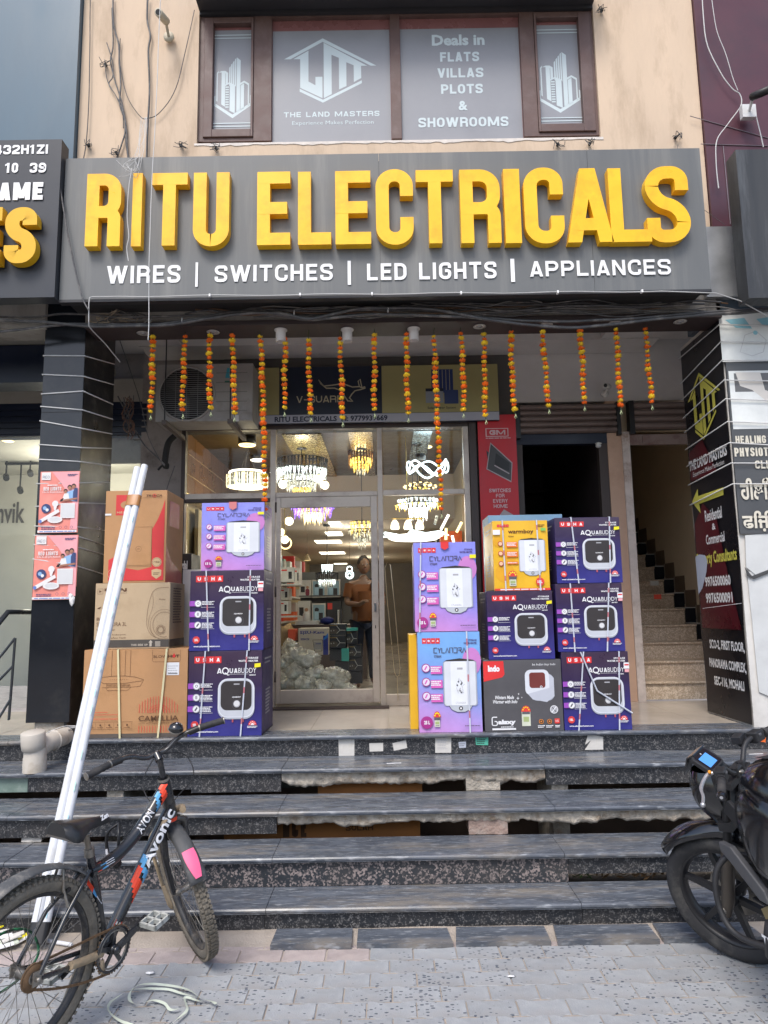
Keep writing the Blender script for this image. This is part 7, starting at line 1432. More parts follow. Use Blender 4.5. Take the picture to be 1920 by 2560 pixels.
for i in range(16):
    c=at(rg.uniform(-20,60),rg.uniform(2325,2372),Z=.02); c.z=.02+rg.random()*.03; q.obox(c,Vector((.06*rg.random()+.02,.02,.01)),Vector((-.01,.015,0)),Vector((0,0,.003)),[white,yel,offwhite,stp][i%4])
q.thing('litter_heap','heap of white and yellow paper scraps behind the bicycle wheel','litter',kind='stuff')
q=MB(); q.tube([at(118,2352,Z=.02),at(180,2362,Z=.016)],.01,pvc,n=8); q.thing('short_pipe','short thin white pipe piece on the ground at the foot of the steps','pipe')
for i,(px,py,k,lb) in enumerate(((985,1925-17,3,'white chalk scrap on the second tread'),(1890,1885,3,'white torn strip on the tread behind the motorcycle'),)):
    q=MB(); c=at(px,py,Z=Zs[3]+.003); q.obox(c,(.05,.004,0),(0,.006,0),(0,0,.001),white); q.thing('paper_strip',lb,'litter')
# ================================================================ bicycle
def Rz(a): return Matrix.Rotation(a,4,'Z')
BK_L=Matrix.Translation((-1.40,2.90,0))@Rz(1.115)@Matrix.Rotation(.045,4,'X')
bk=thing('bicycle','black mountain bicycle with red and blue stickers and muddy tyres leaning at the left','bicycle',BK_L.to_translation(),rot=BK_L.to_euler())
frm_=mat('bike_black_paint',(.018,.019,.022),.25,var=.2,vs=6,coat=.5,dirt=(.10,.09,.075),ds=7); mud=mat('muddy_rubber',(.165,.145,.115),.95,var=.3,vs=18,bump=.6,bs=60,dirt=(.22,.18,.13),ds=8); steel=mat('dirty_steel',(.30,.28,.25),.45,metal=.7,var=.25,vs=20,dirt=(.18,.13,.08),ds=9); rust=mat('rusty_chain',(.16,.095,.05),.8,metal=.2,var=.3,vs=40); fend=mat('dusty_fender',(.075,.078,.082),.65,var=.25,vs=9,dirt=(.30,.275,.24),ds=9); pinkr=flat('pink_reflector',(.80,.12,.25)); bred=flat('sticker_red',(.78,.06,.02)); bbl=flat('sticker_blue',(.10,.35,.62)); clearp=mat('clear_pedal',(.42,.43,.40),.25,var=.15,vs=30)
cloth=mat('dirty_cloth',(.33,.25,.16),.95,var=.2,vs=14,bump=.7,bs=40)
R=.335; WB=.93; HA=rad(20); axis=Vector((-math.sin(HA),0,math.cos(HA))); ST=1.068
o_=Vector((WB-.04,0,R)); MS=Matrix.Translation(o_)@Matrix.Rotation(ST,4,axis)@Matrix.Translation(-o_)
def wheel(par,nm,c,R,tw,ydir,knob,m=mud,hubw=.05):
    "tyre > rim, spokes, hub in the given frame (list of functions)"
    T=ydir; q=MB(); N=56; prof=[(R-.050,-.018),(R-.04,-.024),(R-.02,-tw),(R-.006,-tw*.72),(R,0),(R-.006,tw*.72),(R-.02,tw),(R-.04,.024),(R-.050,.018)]
    vs=[T(c+Vector((r*math.cos(2*math.pi*i/N),y,r*math.sin(2*math.pi*i/N)))) for i in range(N) for r,y in prof]; k=len(prof)
    q.add(vs,[(i*k+j,i*k+j+1,((i+1)%N)*k+j+1,((i+1)%N)*k+j) for i in range(N) for j in range(k-1)],m,True)
    if knob:
        nk=84
        for i in range(nk):
            for yy,rr in ((-.75,.0),(-.25,.003),(.25,.003),(.75,.0)):
                a=2*math.pi*(i+(.5 if abs(yy)<.5 else 0))/nk; a2=a+2*math.pi/nk*.55; y0=yy*tw-.006; y1=yy*tw+.006; drop=.008*abs(yy)**2
                vs=[]
                for h in (-.006,.0055):
                    for aa,y in ((a,y0),(a2,y0),(a2,y1),(a,y1)): vs.append(T(c+Vector(((R-drop+h)*math.cos(aa),y,(R-drop+h)*math.sin(aa)))))
                q.add(vs,[(4,5,6,7),(0,1,5,4),(1,2,6,5),(2,3,7,6),(3,0,4,7)],m)
    ty=q.build('tyre',parent=par,local=True)
    q=MB(); pr=[(R-.052,-.017),(R-.064,-.013),(R-.070,0),(R-.064,.013),(R-.052,.017)]; k=len(pr)
    vs=[T(c+Vector((r*math.cos(2*math.pi*i/N),y,r*math.sin(2*math.pi*i/N)))) for i in range(N) for r,y in pr]
    q.add(vs,[(i*k+j,i*k+j+1,((i+1)%N)*k+j+1,((i+1)%N)*k+j) for i in range(N) for j in range(k-1)],mat('rim_black_mud',(.03,.03,.032),.5,var=.3,vs=15,dirt=(.20,.17,.13),ds=9),True); q.build('rim',parent=par,local=True)
    q=MB(); 
    for i in range(32):
        a=2*math.pi*i/32; s=-1 if i%2 else 1; a2=a+(.9 if (i//2)%2 else -.9); q.tube([T(c+Vector(((R-.066)*math.cos(a),0,(R-.066)*math.sin(a)))),T(c+Vector((.022*math.cos(a2),s*hubw*.55,.022*math.sin(a2))))],.0013,steel,n=4,caps=False)
    q.build('spokes',parent=par,local=True,kind='stuff')
    q=MB(); pts=[(-hubw-.015,.006),(-hubw,.006),(-hubw*.6,.024),(-hubw*.5,.016),(hubw*.5,.016),(hubw*.6,.024),(hubw,.006),(hubw+.015,.006)]
    vs=[T(c+Vector((r*math.cos(2*math.pi*j/14),y,r*math.sin(2*math.pi*j/14)))) for y,r in pts for j in range(14)]; q.add(vs,[(i*14+j,i*14+(j+1)%14,(i+1)*14+(j+1)%14,(i+1)*14+j) for i in range(len(pts)-1) for j in range(14)],steel,True); q.build('hub',parent=par,local=True)
def part_empty(nm,par):
    e=bpy.data.objects.new(nm,None); COL.objects.link(e); e.parent=par; e.empty_display_size=.05; return e
I=lambda v:Vector(v); S=lambda v:(MS@Vector(v).to_4d()).to_3d()
rw=part_empty('rear_wheel',bk); wheel(rw,'r',Vector((0,0,R)),R,.028,I,True); fw=part_empty('front_wheel',bk); wheel(fw,'f',Vector((WB,0,R)),R,.028,S,True)
bb=Vector((.385,0,.28)); stt=Vector((.27,0,.70)); hdt=o_+axis*.60; hdb=o_+axis*.42
q=MB(); sm_=lambda P:smooth(P,6)
q.tube(sm_([stt+Vector((.005,0,-.085)),stt+Vector((.14,0,-.065)),stt+Vector((.28,0,.015)),hdt+Vector((.008,0,-.035))]),.0275,frm_,n=14)      # curved top tube
q.tube([bb,hdb+Vector((-.005,0,.035))],.0285,frm_,n=14); q.tube([bb,stt],.0185,frm_,n=12); q.tube([hdb+axis*-.01,hdt],.029,frm_,n=14)
q.lathe([(.024,-.036),(.024,.036)],bb,frm_,axis=(0,1,0),n=14)
for s in (-1,1):
    q.tube([bb+Vector((-.02,s*.025,0)),Vector((.13,s*.05,R-.03)),Vector((.02,s*.062,R-.005))],.010,frm_,n=8); q.tube([stt+Vector((-.01,s*.02,-.07)),Vector((.12,s*.055,R+.17)),Vector((.012,s*.064,R+.01))],.009,frm_,n=8); q.box(-.015,.03,s*.064-.003,s*.064+.003,R-.025,R+.025,steel)
    q.lathe([(0,0),(.009,0),(.009,.016),(0,.016)],(0,s*.067,R),steel,axis=(0,s,0),n=6)
q.build('frame',parent=bk,local=True)
# stickers along the right side of the tubes
def tubeprint(a,b,rad_,sgn,items,updir,nm):
    a,b=Vector(a),Vector(b); d=b-a; L=d.length; d.normalize(); q=MB(); yo=Vector((0,-1,0)); up=(yo.cross(d)).normalized()*-1
    if up.z<0: up=-up
    P=Pl(a+yo*(rad_*.985),d*L,up*(rad_*1.5)); P.n=yo
    # curved around: widths kept small so the flat sheet lies on the tube
    P.o=a+yo*(rad_+.0005)-up*(rad_*.75); P.step=.0002
    for it in items: it(P,q)
    # wrap vertices to the tube surface
    for i,v in enumerate(q.v):
        w=v-a; ax=w.dot(d); hgt=w.dot(up); ext=(w.dot(yo)-rad_); th=max(-1.2,min(1.2,hgt/rad_))+.50; q.v[i]=a+d*ax+(yo*math.cos(th)+up*math.sin(th))*(rad_+max(.0004,ext))
    q.build(nm,parent=bk,local=True)
tubeprint(bb,hdb+Vector((-.005,0,.035)),.0288,-1,[lambda P,q:P.poly(q,[(.13,.1),(.17,.1),(.17,.8),(.13,.8)],bred),lambda P,q:P.poly(q,[(.14,.2),(.16,.2),(.16,.7),(.14,.7)],offwhite),lambda P,q:[P.poly(q,[(.30+k*.02+j*0.028,-.15+j*.25),(.32+k*.02+j*0.028,-.15+j*.25),(.32+k*.02+j*0.02856,.1+j*.25),(.30+k*.02+j*0.02856,.1+j*.25)],bred) for j in range(5) for k in range(7-(j*7%3))],lambda P,q:[P.poly(q,[(.44+k*.02+j*0.028,-.15+j*.25),(.46+k*.02+j*0.028,-.15+j*.25),(.46+k*.02+j*0.02856,.1+j*.25),(.44+k*.02+j*0.02856,.1+j*.25)],bbl) for j in range(5) for k in range(4-(j*7%3))],lambda P,q:P.text(q,'Avonic',.54,.97,.1,1.0,wh,bold=.03)],None,'frame_lettering')
a_=stt+Vector((.28,0,.010)); b_=hdt+Vector((.008,0,-.035)); mid=[stt+Vector((.14,0,-.065)),stt+Vector((.26,0,.0))]
tubeprint(mid[1],b_,.0278,-1,[lambda P,q:P.text(q,'AVON',.0,.46,.1,1.,wh,bold=.03),lambda P,q:[P.poly(q,[(.50+k*.03+j*0.05,-.15+j*.25),(.53+k*.03+j*0.05,-.15+j*.25),(.53+k*.03+j*0.051,.1+j*.25),(.50+k*.03+j*0.051,.1+j*.25)],bbl) for j in range(5) for k in range(5-(j*7%3))],lambda P,q:[P.poly(q,[(.66+k*.03+j*0.05,-.15+j*.25),(.69+k*.03+j*0.05,-.15+j*.25),(.69+k*.03+j*0.051,.1+j*.25),(.66+k*.03+j*0.051,.1+j*.25)],bred) for j in range(5) for k in range(7-(j*7%3))]],None,'top_tube_lettering')
tubeprint(stt+Vector((.012,0,-.087)),stt+Vector((.12,0,-.073)),.0278,-1,[lambda P,q:P.poly(q,[(.15,.1),(.5,.1),(.4,.9),(.1,.9)],bred),lambda P,q:P.poly(q,[(.35,.1),(.65,.1),(.6,.6),(.3,.6)],bbl),lambda P,q:[P.rect(q,.55,.2+k*.2,.95,.26+k*.2,wh) for k in range(3)]],None,'tube_sticker')
tubeprint(bb+Vector((-.05,0,.19)),stt+Vector((-.02,0,-.12)),.0188,-1,[lambda P,q:P.rect(q,.0,.2,.35,.8,wh),lambda P,q:P.rect(q,.35,.1,.6,.9,bbl),lambda P,q:P.rect(q,.6,.1,1,.9,bred)],None,'seat_tube_sticker')
# fork
q=MB(); cr=hdb+axis*-.03
q.tube([S(cr),S(cr+axis*.03)],.026,bred,n=14)
for s in (-1,1): q.tube([S(cr+Vector((0,s*.02,0))),S(cr+Vector((.0,s*.052,-.02))),S(Vector((WB-.03,s*.055,R+.15))),S(Vector((WB,s*.055,R)))],[.018,.018,.014,.010],frm_,n=10)
q.build('fork',parent=bk,local=True)
# stem, bar, grips, bell, cables
HBc=o_+axis*.735; q=MB(); q.tube([S(hdt),S(o_+axis*.71)],.014,frm_,n=12); q.lathe([(.026,-.012),(.028,0),(.026,.012)],S(hdt),steel,axis=(axis),n=16); q.tube([S(o_+axis*.70),S(HBc+Vector((.035,0,.0)))],.02,frm_,n=12); q.build('stem',parent=bk,local=True)
def bar(s): return [S(HBc+Vector((.035,0,0))),S(HBc+Vector((.035,s*.05,0))),S(HBc+Vector((.02,s*.12,.035))),S(HBc+Vector((-.005,s*.19,.042))),S(HBc+Vector((-.05,s*.32,.035)))]
q=MB(); 
for s in (-1,1): q.tube(smooth(bar(s),5),.011,frm_,n=10)
q.build('handlebar',parent=bk,local=True)
for s in (-1,1):
    e0=S(HBc+Vector((-.012,s*.215,.042))); e1=S(HBc+Vector((-.052,s*.325,.035))); q=MB(); n=9
    q.tube([e0.lerp(e1,k/n) for k in range(n+1)],[.0165 if k%2 else .0155 for k in range(n+1)],rubber2,n=12); q.tube([e0.lerp(e1,-.03),e0.lerp(e1,.02)],.018,steel,n=12); q.tube([e0.lerp(e1,.99),e0.lerp(e1,1.02)],.018,steel,n=12); q.build('grip',parent=bk,local=True)
    q=MB(); a0=S(HBc+Vector((-.0,s*.16,.04))); q.tube([a0,a0.lerp(e0,.9)],.016,blk,n=10)
    if s==-1: q.tube([S(HBc+Vector((.03,s*.15,.045))),S(HBc+Vector((.02,s*.24,.03)))],.005,blk,n=6)
    q.build('brake_clamp',parent=bk,local=True)
q=MB(); bc=S(HBc+Vector((.01,-.11,.075))); q.lathe([(.033,0),(.035,.006),(.030,.02),(.018,.03),(0,.033)],bc,mat('black_bell',(.012,.012,.013),.15,coat=.6),axis=(-.3,-.4,.9),n=24); q.lathe([(0,.033),(.005,.035),(0,.037)],bc,white,axis=(-.3,-.4,.9),n=8); q.lathe([(.034,-.004),(.036,0),(.034,.004)],bc,steel,axis=(-.3,-.4,.9),n=24); q.build('bell',parent=bk,local=True)
q=MB(); cb=lambda P:q.tube(smooth(P,7),.0026,blk,n=6)
cb([S(HBc+Vector((.02,-.13,.045))),S(HBc+Vector((.10,-.03,-.0))),S(HBc+Vector((.10,.08,-.10))),S(HBc+Vector((.05,.08,-.20))),hdb+Vector((-.03,.03,.10)),stt+Vector((.2,.02,-.01))]); cb([S(HBc+Vector((.02,.02,.0))),S(HBc+Vector((.05,-.12,-.05))),S(HBc+Vector((.02,-.13,-.16))),hdb+Vector((.0,-.03,.08)),hdb+Vector((-.08,-.03,.02))]); q.build('brake_cable',parent=bk,local=True)
# saddle
q=MB(); sc0=stt+Vector((-.05,0,.115)); n=14; rows=[]
for i in range(n+1):
    t=i/n; x=-.125+t*.27; wd=((.052,.082,.088,.083,.073,.060,.047,.038,.031,.027,.024,.022,.020,.018,.010)[i]); zz=.012*math.cos(t*3.1)+.010*(t-.5)+(-.02 if t>.95 else 0)+.015*(1-t)**2; rows.append([(sc0.x+x,wd*math.cos(rad(a)),sc0.z+zz+.020*math.sin(rad(a))*(1.1 if abs(a-90)<80 else .8)-(.55*wd if a in(0,180) else 0)-(.20*wd if a in (20,160) else 0)) for a in (0,20,50,90,130,160,180)])
vs=[v for r_ in rows for v in r_]; q.add(vs,[(i*7+j,i*7+j+1,(i+1)*7+j+1,(i+1)*7+j) for i in range(n) for j in range(6)],mat('saddle_black',(.014,.014,.015),.35,var=.15,coat=.2),True); q.poly([rows[0][j] for j in range(7)],MATS['saddle_black']); q.poly([rows[-1][j] for j in range(7)][::-1],MATS['saddle_black'])
vs=[r_[0] for r_ in rows]+[r_[6] for r_ in rows]; q.add(vs,[(i,i+1,n+2+i,n+1+i) for i in range(n)],MATS['saddle_black']); sd=q.build('saddle',parent=bk,local=True)
q=MB(); q.text_=0
P=Pl(Vector((sc0.x+.065,-.040,sc0.z+.007)),Vector((.05,0.012,.004)),Vector((0,.012,.018))); P.text(q,'Zen',0,1,0,1,wh,bold=.06); q.build('saddle_lettering',parent=bk,local=True)
q=MB(); q.tube([stt+Vector((.0,0,-.01)),stt+Vector((-.03,0,.085))],.0125,steel,n=10); q.tube([stt+Vector((.001,0,-.02)),stt+Vector((-.004,0,.012))],.021,steel,n=12); [q.tube([(sc0.x-.10,s*.03,sc0.z-.01),(sc0.x-.03,s*.022,sc0.z-.035),(sc0.x+.03,s*.022,sc0.z-.035),(sc0.x+.11,s*.008,sc0.z-.005)],.0035,steel,n=6) for s in (-1,1)]; q.build('seat_post',parent=bk,local=True)
# cranks
q=MB(); cc=bb+Vector((0,-.052,0)); Rc=.085
q.torus(cc,Rc,.006,frm_,axis=(0,1,0),n=40,k=6); q.torus(cc,Rc-.012,.004,steel,axis=(0,1,0),n=36,k=5)
for i in range(40): a=2*math.pi*i/40; c=cc+Vector((math.cos(a),0,math.sin(a)))*(Rc+.007); q.obox(c,Vector((math.cos(a),0,math.sin(a)))*.004,(0,.0015,0),Vector((-math.sin(a),0,math.cos(a)))*.003,rust)
for i in range(5): a=2*math.pi*i/5+.3; q.obox(cc+Vector((math.cos(a),0,math.sin(a)))*.045,Vector((math.cos(a),0,math.sin(a)))*.038,(0,.0025,0),Vector((-math.sin(a),0,math.cos(a)))*.009,frm_)
q.lathe([(0,-.012),(.018,-.012),(.02,.012),(0,.012)],cc,frm_,axis=(0,1,0),n=14); q.build('chainring',parent=bk,local=True)
def crank(sy,ang,lab):
    d=Vector((math.cos(ang),0,math.sin(ang))); c0=bb+Vector((0,sy*.068,0)); e=c0+d*.165+Vector((0,sy*.012,0)); q=MB(); q.obox(c0.lerp(e,.5),(e-c0)*.53,(0,.007,0),Vector((-d.z,0,d.x))*.012,frm_); q.lathe([(0,-.01),(.017,-.01),(.017,.012),(0,.012)],c0,frm_,axis=(0,sy,0),n=12); q.build('crank_arm',parent=bk,local=True)
    q=MB(); pc=e+Vector((0,sy*.055,0)); q.tube([e,pc],.006,steel,n=6)
    u=Vector((1,0,.25)).normalized(); v=Vector((0,1,0)); w_=u.cross(v)
    for a in (-1,0,1): q.obox(pc+u*a*.04,u*.005,v*.046,w_*.010,clearp)
    for a in (-1,0,1): q.obox(pc+v*a*.042,u*.045,v*.004,w_*.010,clearp)
    q.build('pedal',parent=bk,local=True)
crank(-1,rad(28),'r'); crank(1,rad(208),'l')
q=MB(); hc=Vector((0,-.045,R)); 
for r_,m in ((.045,rust),(.033,steel)): q.lathe([(r_*.5,-.006),(r_,-.004),(r_,.0),(r_*.5,.004)],hc,m,axis=(0,1,0),n=26)
q.build('sprocket',parent=bk,local=True)
q=MB()
def chain(a,b,sag):
    n=int((b-a).length/.0085)
    for i in range(n):
        t=(i+.5)/n; c=a.lerp(b,t)+Vector((0,0,-sag*4*t*(1-t))); d=(b-a).normalized(); q.obox(c,d*.0052,(0,.0035 if i%2 else .0022,0),Vector((-d.z,0,d.x))*.0042,rust)
chain(hc+Vector((0,0,.043)),cc+Vector((-.01,0,.088)),.0); chain(hc+Vector((0,0,-.043)),cc+Vector((-.01,0,-.088)),.018)
for i in range(14): a=math.pi/2+math.pi*i/13; c=hc+Vector((math.cos(a),0,math.sin(a)))*.047; q.obox(c,Vector((-math.sin(a),0,math.cos(a)))*.006,(0,.003,0),Vector((math.cos(a),0,math.sin(a)))*.004,rust)
q.build('chain',parent=bk,local=True)
# fenders
def fender(T,c,a0,a1,wd,nm,tipw,refl,off=.035):
    q=MB(); n=16; vs=[]; 
    for i in range(n+1):
        t=i/n; a=rad(a0+(a1-a0)*t); w_=wd*(1-.35*(1-t)) if tipw else wd
        for j in range(7):
            b=-1+2*j/6; r_=R+off+.014*(1-b*b); vs.append(T(c+Vector((r_*math.cos(a),b*w_,r_*math.sin(a)))))
    q.add(vs,[(i*7+j,i*7+j+1,(i+1)*7+j+1,(i+1)*7+j) for i in range(n) for j in range(6)],fend,True)
    o=q.build(nm,parent=bk,local=True); md=o.modifiers.new('thick','SOLIDIFY'); md.thickness=.003
    q=MB(); vs=[]; r0,r1=refl
    for i in range(7):
        a=rad(r0+(r1-r0)*i/6)
        for j in range(5): b=(-1+2*j/4)*(.62,.66,.66,.62,.55,.45,.32)[i]; r_=R+off+.0225*(1-b*b*.5); vs.append(T(c+Vector((r_*math.cos(a),b*wd,r_*math.sin(a)))))
    q.add(vs,[(i*5+j,i*5+j+1,(i+1)*5+j+1,(i+1)*5+j) for i in range(6) for j in range(4)],pinkr,True); q.build('reflector',parent=o,local=True)
fender(I,Vector((0,0,R)),42,158,.046,'rear_fender',True,(120,143)); fender(S,Vector((WB,0,R)),88,165,.045,'front_fender',True,(142,162),.028)
# cloth strap wound on the fork and hanging by the front wheel
q=MB(); P=[S(hdb+Vector((.02,.03,-.01))),S(hdb+Vector((-.05,.055,-.01))),S(Vector((WB-.05,.10,R+.30))),S(Vector((WB-.06,.105,R+.16))),S(Vector((WB-.05,.10,R+.02))),S(Vector((WB-.065,.10,R-.02))),S(Vector((WB-.09,.10,R+.0))),S(Vector((WB-.075,.105,R+.08)))]
q.tube(smooth(P,6),[(.019,.007)]*(len(P)*6-5),cloth,n=8); q.tube(smooth([S(hdb+Vector((-.03,-.05,.0))),S(hdb+Vector((.04,-.06,.0))),S(hdb+Vector((.06,.0,-.01))),S(hdb+Vector((.06,.05,-.03)))],5),(.016),cloth,n=8); q.build('cloth_strap',parent=bk,local=True)
q=MB(); P=[bb+Vector((-.05,-.035,.0)),Vector((.25,-.05,R-.04)),Vector((.16,-.056,R-.025))]; q.tube(smooth(P,6),.017,cloth,n=8); q.ball(bb+Vector((-.06,-.05,-.045)),.025,cloth,n=8,sc_=(.6,.3,1.2),jit=1,seed=3); q.build('rag_wrap',parent=bk,local=True)
# bottle cage and rear brake, lock cable
q=MB(); bc_=stt+Vector((.20,.03,-.02)); 
for s in (-1,1): q.tube(smooth([bc_+Vector((0,.0,-.10)),bc_+Vector((-.02,s*.03+.02,-.06)),bc_+Vector((-.03,s*.034+.02,.03)),bc_+Vector((.0,.02,.07))],5),.007,blk,n=6)
q.tube(smooth([bc_+Vector((-.03,.052,-.04)),bc_+Vector((-.05,.02,-.05)),bc_+Vector((-.03,-.012,-.04))],5),.006,gr_,n=6); q.ball(bc_+Vector((0,.02,-.10)),.024,blk,n=8); q.build('bottle_cage',parent=bk,local=True)
q=MB(); 
for s in (-1,1): q.tube([Vector((.14,s*.045,R+.20)),Vector((.12,s*.035,R+.27)),Vector((.13,s*.01,R+.36))],.006,steel,n=6); q.obox((.13,s*.034,R+.255),(.022,0,.008),(0,.006,0),(0,0,.006),blk)
q.build('rear_brake',parent=bk,local=True)
q=MB(); P=[Vector((-.16,.06,.40)),Vector((-.05,.10,.47)),Vector((.08,.10,.44)),Vector((.12,.08,.34)),Vector((.03,.09,.27)),Vector((-.12,.10,.26)),Vector((-.20,.08,.32)),Vector((-.16,.06,.40))]; q.tube(smooth(P,6),.005,mat('green_black_cable',(.012,.03,.018),.35,dirt=(.03,.30,.12),ds=18),n=7); q.ball((-.1,.09,.40),.03,blk,n=10,sc_=(.6,.5,1.2)); q.ball((-.14,.09,.30),.032,blk,n=10,sc_=(.7,.5,1.2)); q.build('lock_cable',parent=bk,local=True)
q=MB(); q.tube([bb+Vector((-.08,.04,-.01)),bb+Vector((-.12,.12,-.27))],.008,steel,n=8); q.build('side_stand',parent=bk,local=True)
# ================================================================ motorcycle
RM=.308; HM=.272; STM=.583; a0=1.740
# front wheel contact at (1.645,3.63)
LEAN=-.128
def pose(X,Y,a,l): return Matrix.Translation((X,Y,0))@Rz(a)@Matrix.Rotation(l,4,'X')
# local x forward, origin under the front axle of the unsteered wheel
ML=pose(1.688,3.62,a0,LEAN)
mt=thing('motorcycle','black street motorcycle parked on its stand at the right with a lit blue dial','motorcycle',ML.to_translation(),rot=ML.to_euler())
axm=Vector((-math.sin(HM),0,math.cos(HM))); om=Vector((-.05,0,RM)); MSM=Matrix.Translation(om)@Matrix.Rotation(STM,4,axm)@Matrix.Translation(-om)
SM=lambda v:(MSM@Vector(v).to_4d()).to_3d()
gl=mat('gloss_black_paint',(.006,.006,.008),.12,var=.15,vs=3,coat=.9); mb_=mat('matt_black_plastic',(.022,.022,.024),.5,var=.15,vs=8); mgrey=mat('grey_plastic_trim',(.085,.085,.09),.5,var=.1); alloy=mat('black_alloy',(.016,.016,.018),.4,var=.15); silver=mat('silver_lever',(.55,.55,.57),.3,metal=.7); fdk=mat('fork_bronze',(.10,.085,.07),.35,metal=.5)
MB.bm=None
def mp(q,nm,**k): return q.build(nm,parent=mt,local=True,**k)
q=MB(); N=64; prof=[(RM-.075,-.035),(RM-.05,-.052),(RM-.022,-.052),(RM-.006,-.032),(RM,0),(RM-.006,.032),(RM-.022,.052),(RM-.05,.052),(RM-.075,.035)]; k=len(prof)
vs=[SM(Vector((r*math.cos(2*math.pi*i/N),y,RM+r*math.sin(2*math.pi*i/N)))) for i in range(N) for r,y in prof]; tym=mat('moto_tyre',(.028,.028,.030),.75,var=.2,vs=12,dirt=(.10,.095,.085),ds=6)
q.add(vs,[(i*k+j,i*k+j+1,((i+1)%N)*k+j+1,((i+1)%N)*k+j) for i in range(N) for j in range(k-1)],tym,True)
for i in range(34):
    for s in (-1,1):
        a=2*math.pi*(i+.25*s)/34; P=[SM(Vector(((RM+.0005-dr)*math.cos(a+da),s*yy,RM+(RM+.0005-dr)*math.sin(a+da)))) for da,yy,dr in ((0,.006,.0002),(.03,.012,.0005),(.075,.038,.009),(.05,.034,.0075))]; q.poly(P if s>0 else P[::-1],black)
mp(q,'front_tyre')
q=MB(); prof=[(RM-.074,-.034),(RM-.082,-.036),(RM-.088,-.02),(RM-.098,0),(RM-.088,.02),(RM-.082,.036),(RM-.074,.034)]; k=len(prof); vs=[SM(Vector((r*math.cos(2*math.pi*i/N),y,RM+r*math.sin(2*math.pi*i/N)))) for i in range(N) for r,y in prof]; q.add(vs,[(i*k+j,i*k+j+1,((i+1)%N)*k+j+1,((i+1)%N)*k+j) for i in range(N) for j in range(k-1)],alloy,True)
for i in range(6):
    a=2*math.pi*i/6+.35; d=Vector((math.cos(a),0,math.sin(a))); s_=Vector((-math.sin(a),0,math.cos(a))); vs=[]
    for rr,w_ in ((.03,.016),(RM-.09,.010)):
        for yy in (-.014,.014):
            for sg in (-1,1): vs.append(SM(Vector((0,0,RM))+d*rr+s_*w_*sg+Vector((0,yy,0))))
    q.add(vs,[(0,1,5,4),(2,6,7,3),(0,4,6,2),(1,3,7,5)],alloy)
for yy in (-.045,.045): pass
vs=[SM(Vector((r*math.cos(2*math.pi*j/20),y,RM+r*math.sin(2*math.pi*j/20)))) for y,r in ((-.05,.0),(-.05,.03),(-.02,.04),(.02,.04),(.05,.03),(.05,0)) for j in range(20)]; q.add(vs,[(i*20+j,i*20+(j+1)%20,(i+1)*20+(j+1)%20,(i+1)*20+j) for i in range(5) for j in range(20)],alloy,True); mp(q,'front_rim')
q=MB(); vs=[SM(Vector((r*math.cos(2*math.pi*j/36),-.052,RM+r*math.sin(2*math.pi*j/36)))) for r in (.06,.12) for j in range(36)]; q.add(vs,[(j,(j+1)%36,36+(j+1)%36,36+j) for j in range(36)],steel); mp(q,'brake_disc')
for s in (-1,1):
    q=MB(); y=s*.092; lo=Vector((0,y,RM-.02)); q.tube([SM(Vector((-.0,y,RM-.035))),SM(Vector((-.03,y,RM+.04))),SM(om+axm*.30+Vector((.03,y,0)))],[.022,.030,.029],fdk if s>0 else alloy,n=14); q.tube([SM(om+axm*.28+Vector((.03,y,0))),SM(om+axm*.62+Vector((.03,y,0)))],.019,blk,n=12); q.lathe([(0,0),(.018,0),(.018,.012),(0,.014)],SM(Vector((0,s*.11,RM-.005))),steel,axis=MSM.to_3x3()@Vector((0,s,0)),n=8)
    for h in (.10,.20): q.lathe([(0,0),(.008,0),(.008,.01),(0,.012)],SM(Vector((-.03-h*.3,s*.108,RM+h+.05))),silver,axis=MSM.to_3x3()@Vector((0,s,0)),n=8)
    mp(q,'fork_leg')
# front mudguard
q=MB(); vs=[]; n=16
for i in range(n+1):
    t=i/n; a=rad(38+88*t); w_=.030+.040*math.sin(math.pi*min(1,t*1.3+.08)); 
    for j in range(9): b=-1+2*j/8; r_=RM+.030+.026*(1-b*b)-(.025*abs(b)**3); vs.append(SM(Vector((r_*math.cos(a),b*w_*1.25,RM+r_*math.sin(a)))))
q.add(vs,[(i*9+j,i*9+j+1,(i+1)*9+j+1,(i+1)*9+j) for i in range(n) for j in range(8)],gl,True); o=mp(q,'front_mudguard'); md=o.modifiers.new('thick','SOLIDIFY'); md.thickness=.004
# triple clamp, bars
tc=om+axm*.62; q=MB(); q.obox(SM(tc+Vector((.03,0,0))),MSM.to_3x3()@Vector((.035,0,0)),MSM.to_3x3()@Vector((0,.12,0)),MSM.to_3x3()@Vector((0,0,.014)),mb_); q.obox(SM(om+axm*.42+Vector((.03,0,0))),MSM.to_3x3()@Vector((.03,0,0)),MSM.to_3x3()@Vector((0,.12,0)),MSM.to_3x3()@Vector((0,0,.02)),mb_); q.lathe([(0,0),(.02,0),(.02,.012),(0,.012)],SM(tc+Vector((0,0,.015))),steel,n=10); mp(q,'triple_clamp')
hb=tc+Vector((.0,0,.039)); q=MB(); pth=lambda s:[SM(hb),SM(hb+Vector((0,s*.06,.0))),SM(hb+Vector((-.0,s*.13,.05))),SM(hb+Vector((-.02,s*.20,.065))),SM(hb+Vector((-.085,s*.37,.055)))]
for s in (-1,1): q.tube(smooth(pth(s),5),.012,mb_,n=10)
for s in (-1,1): q.tube([SM(tc+Vector((.0,s*.035,.01))),SM(hb+Vector((0,s*.035,.015)))],.016,mb_,n=10)
mp(q,'handlebar')
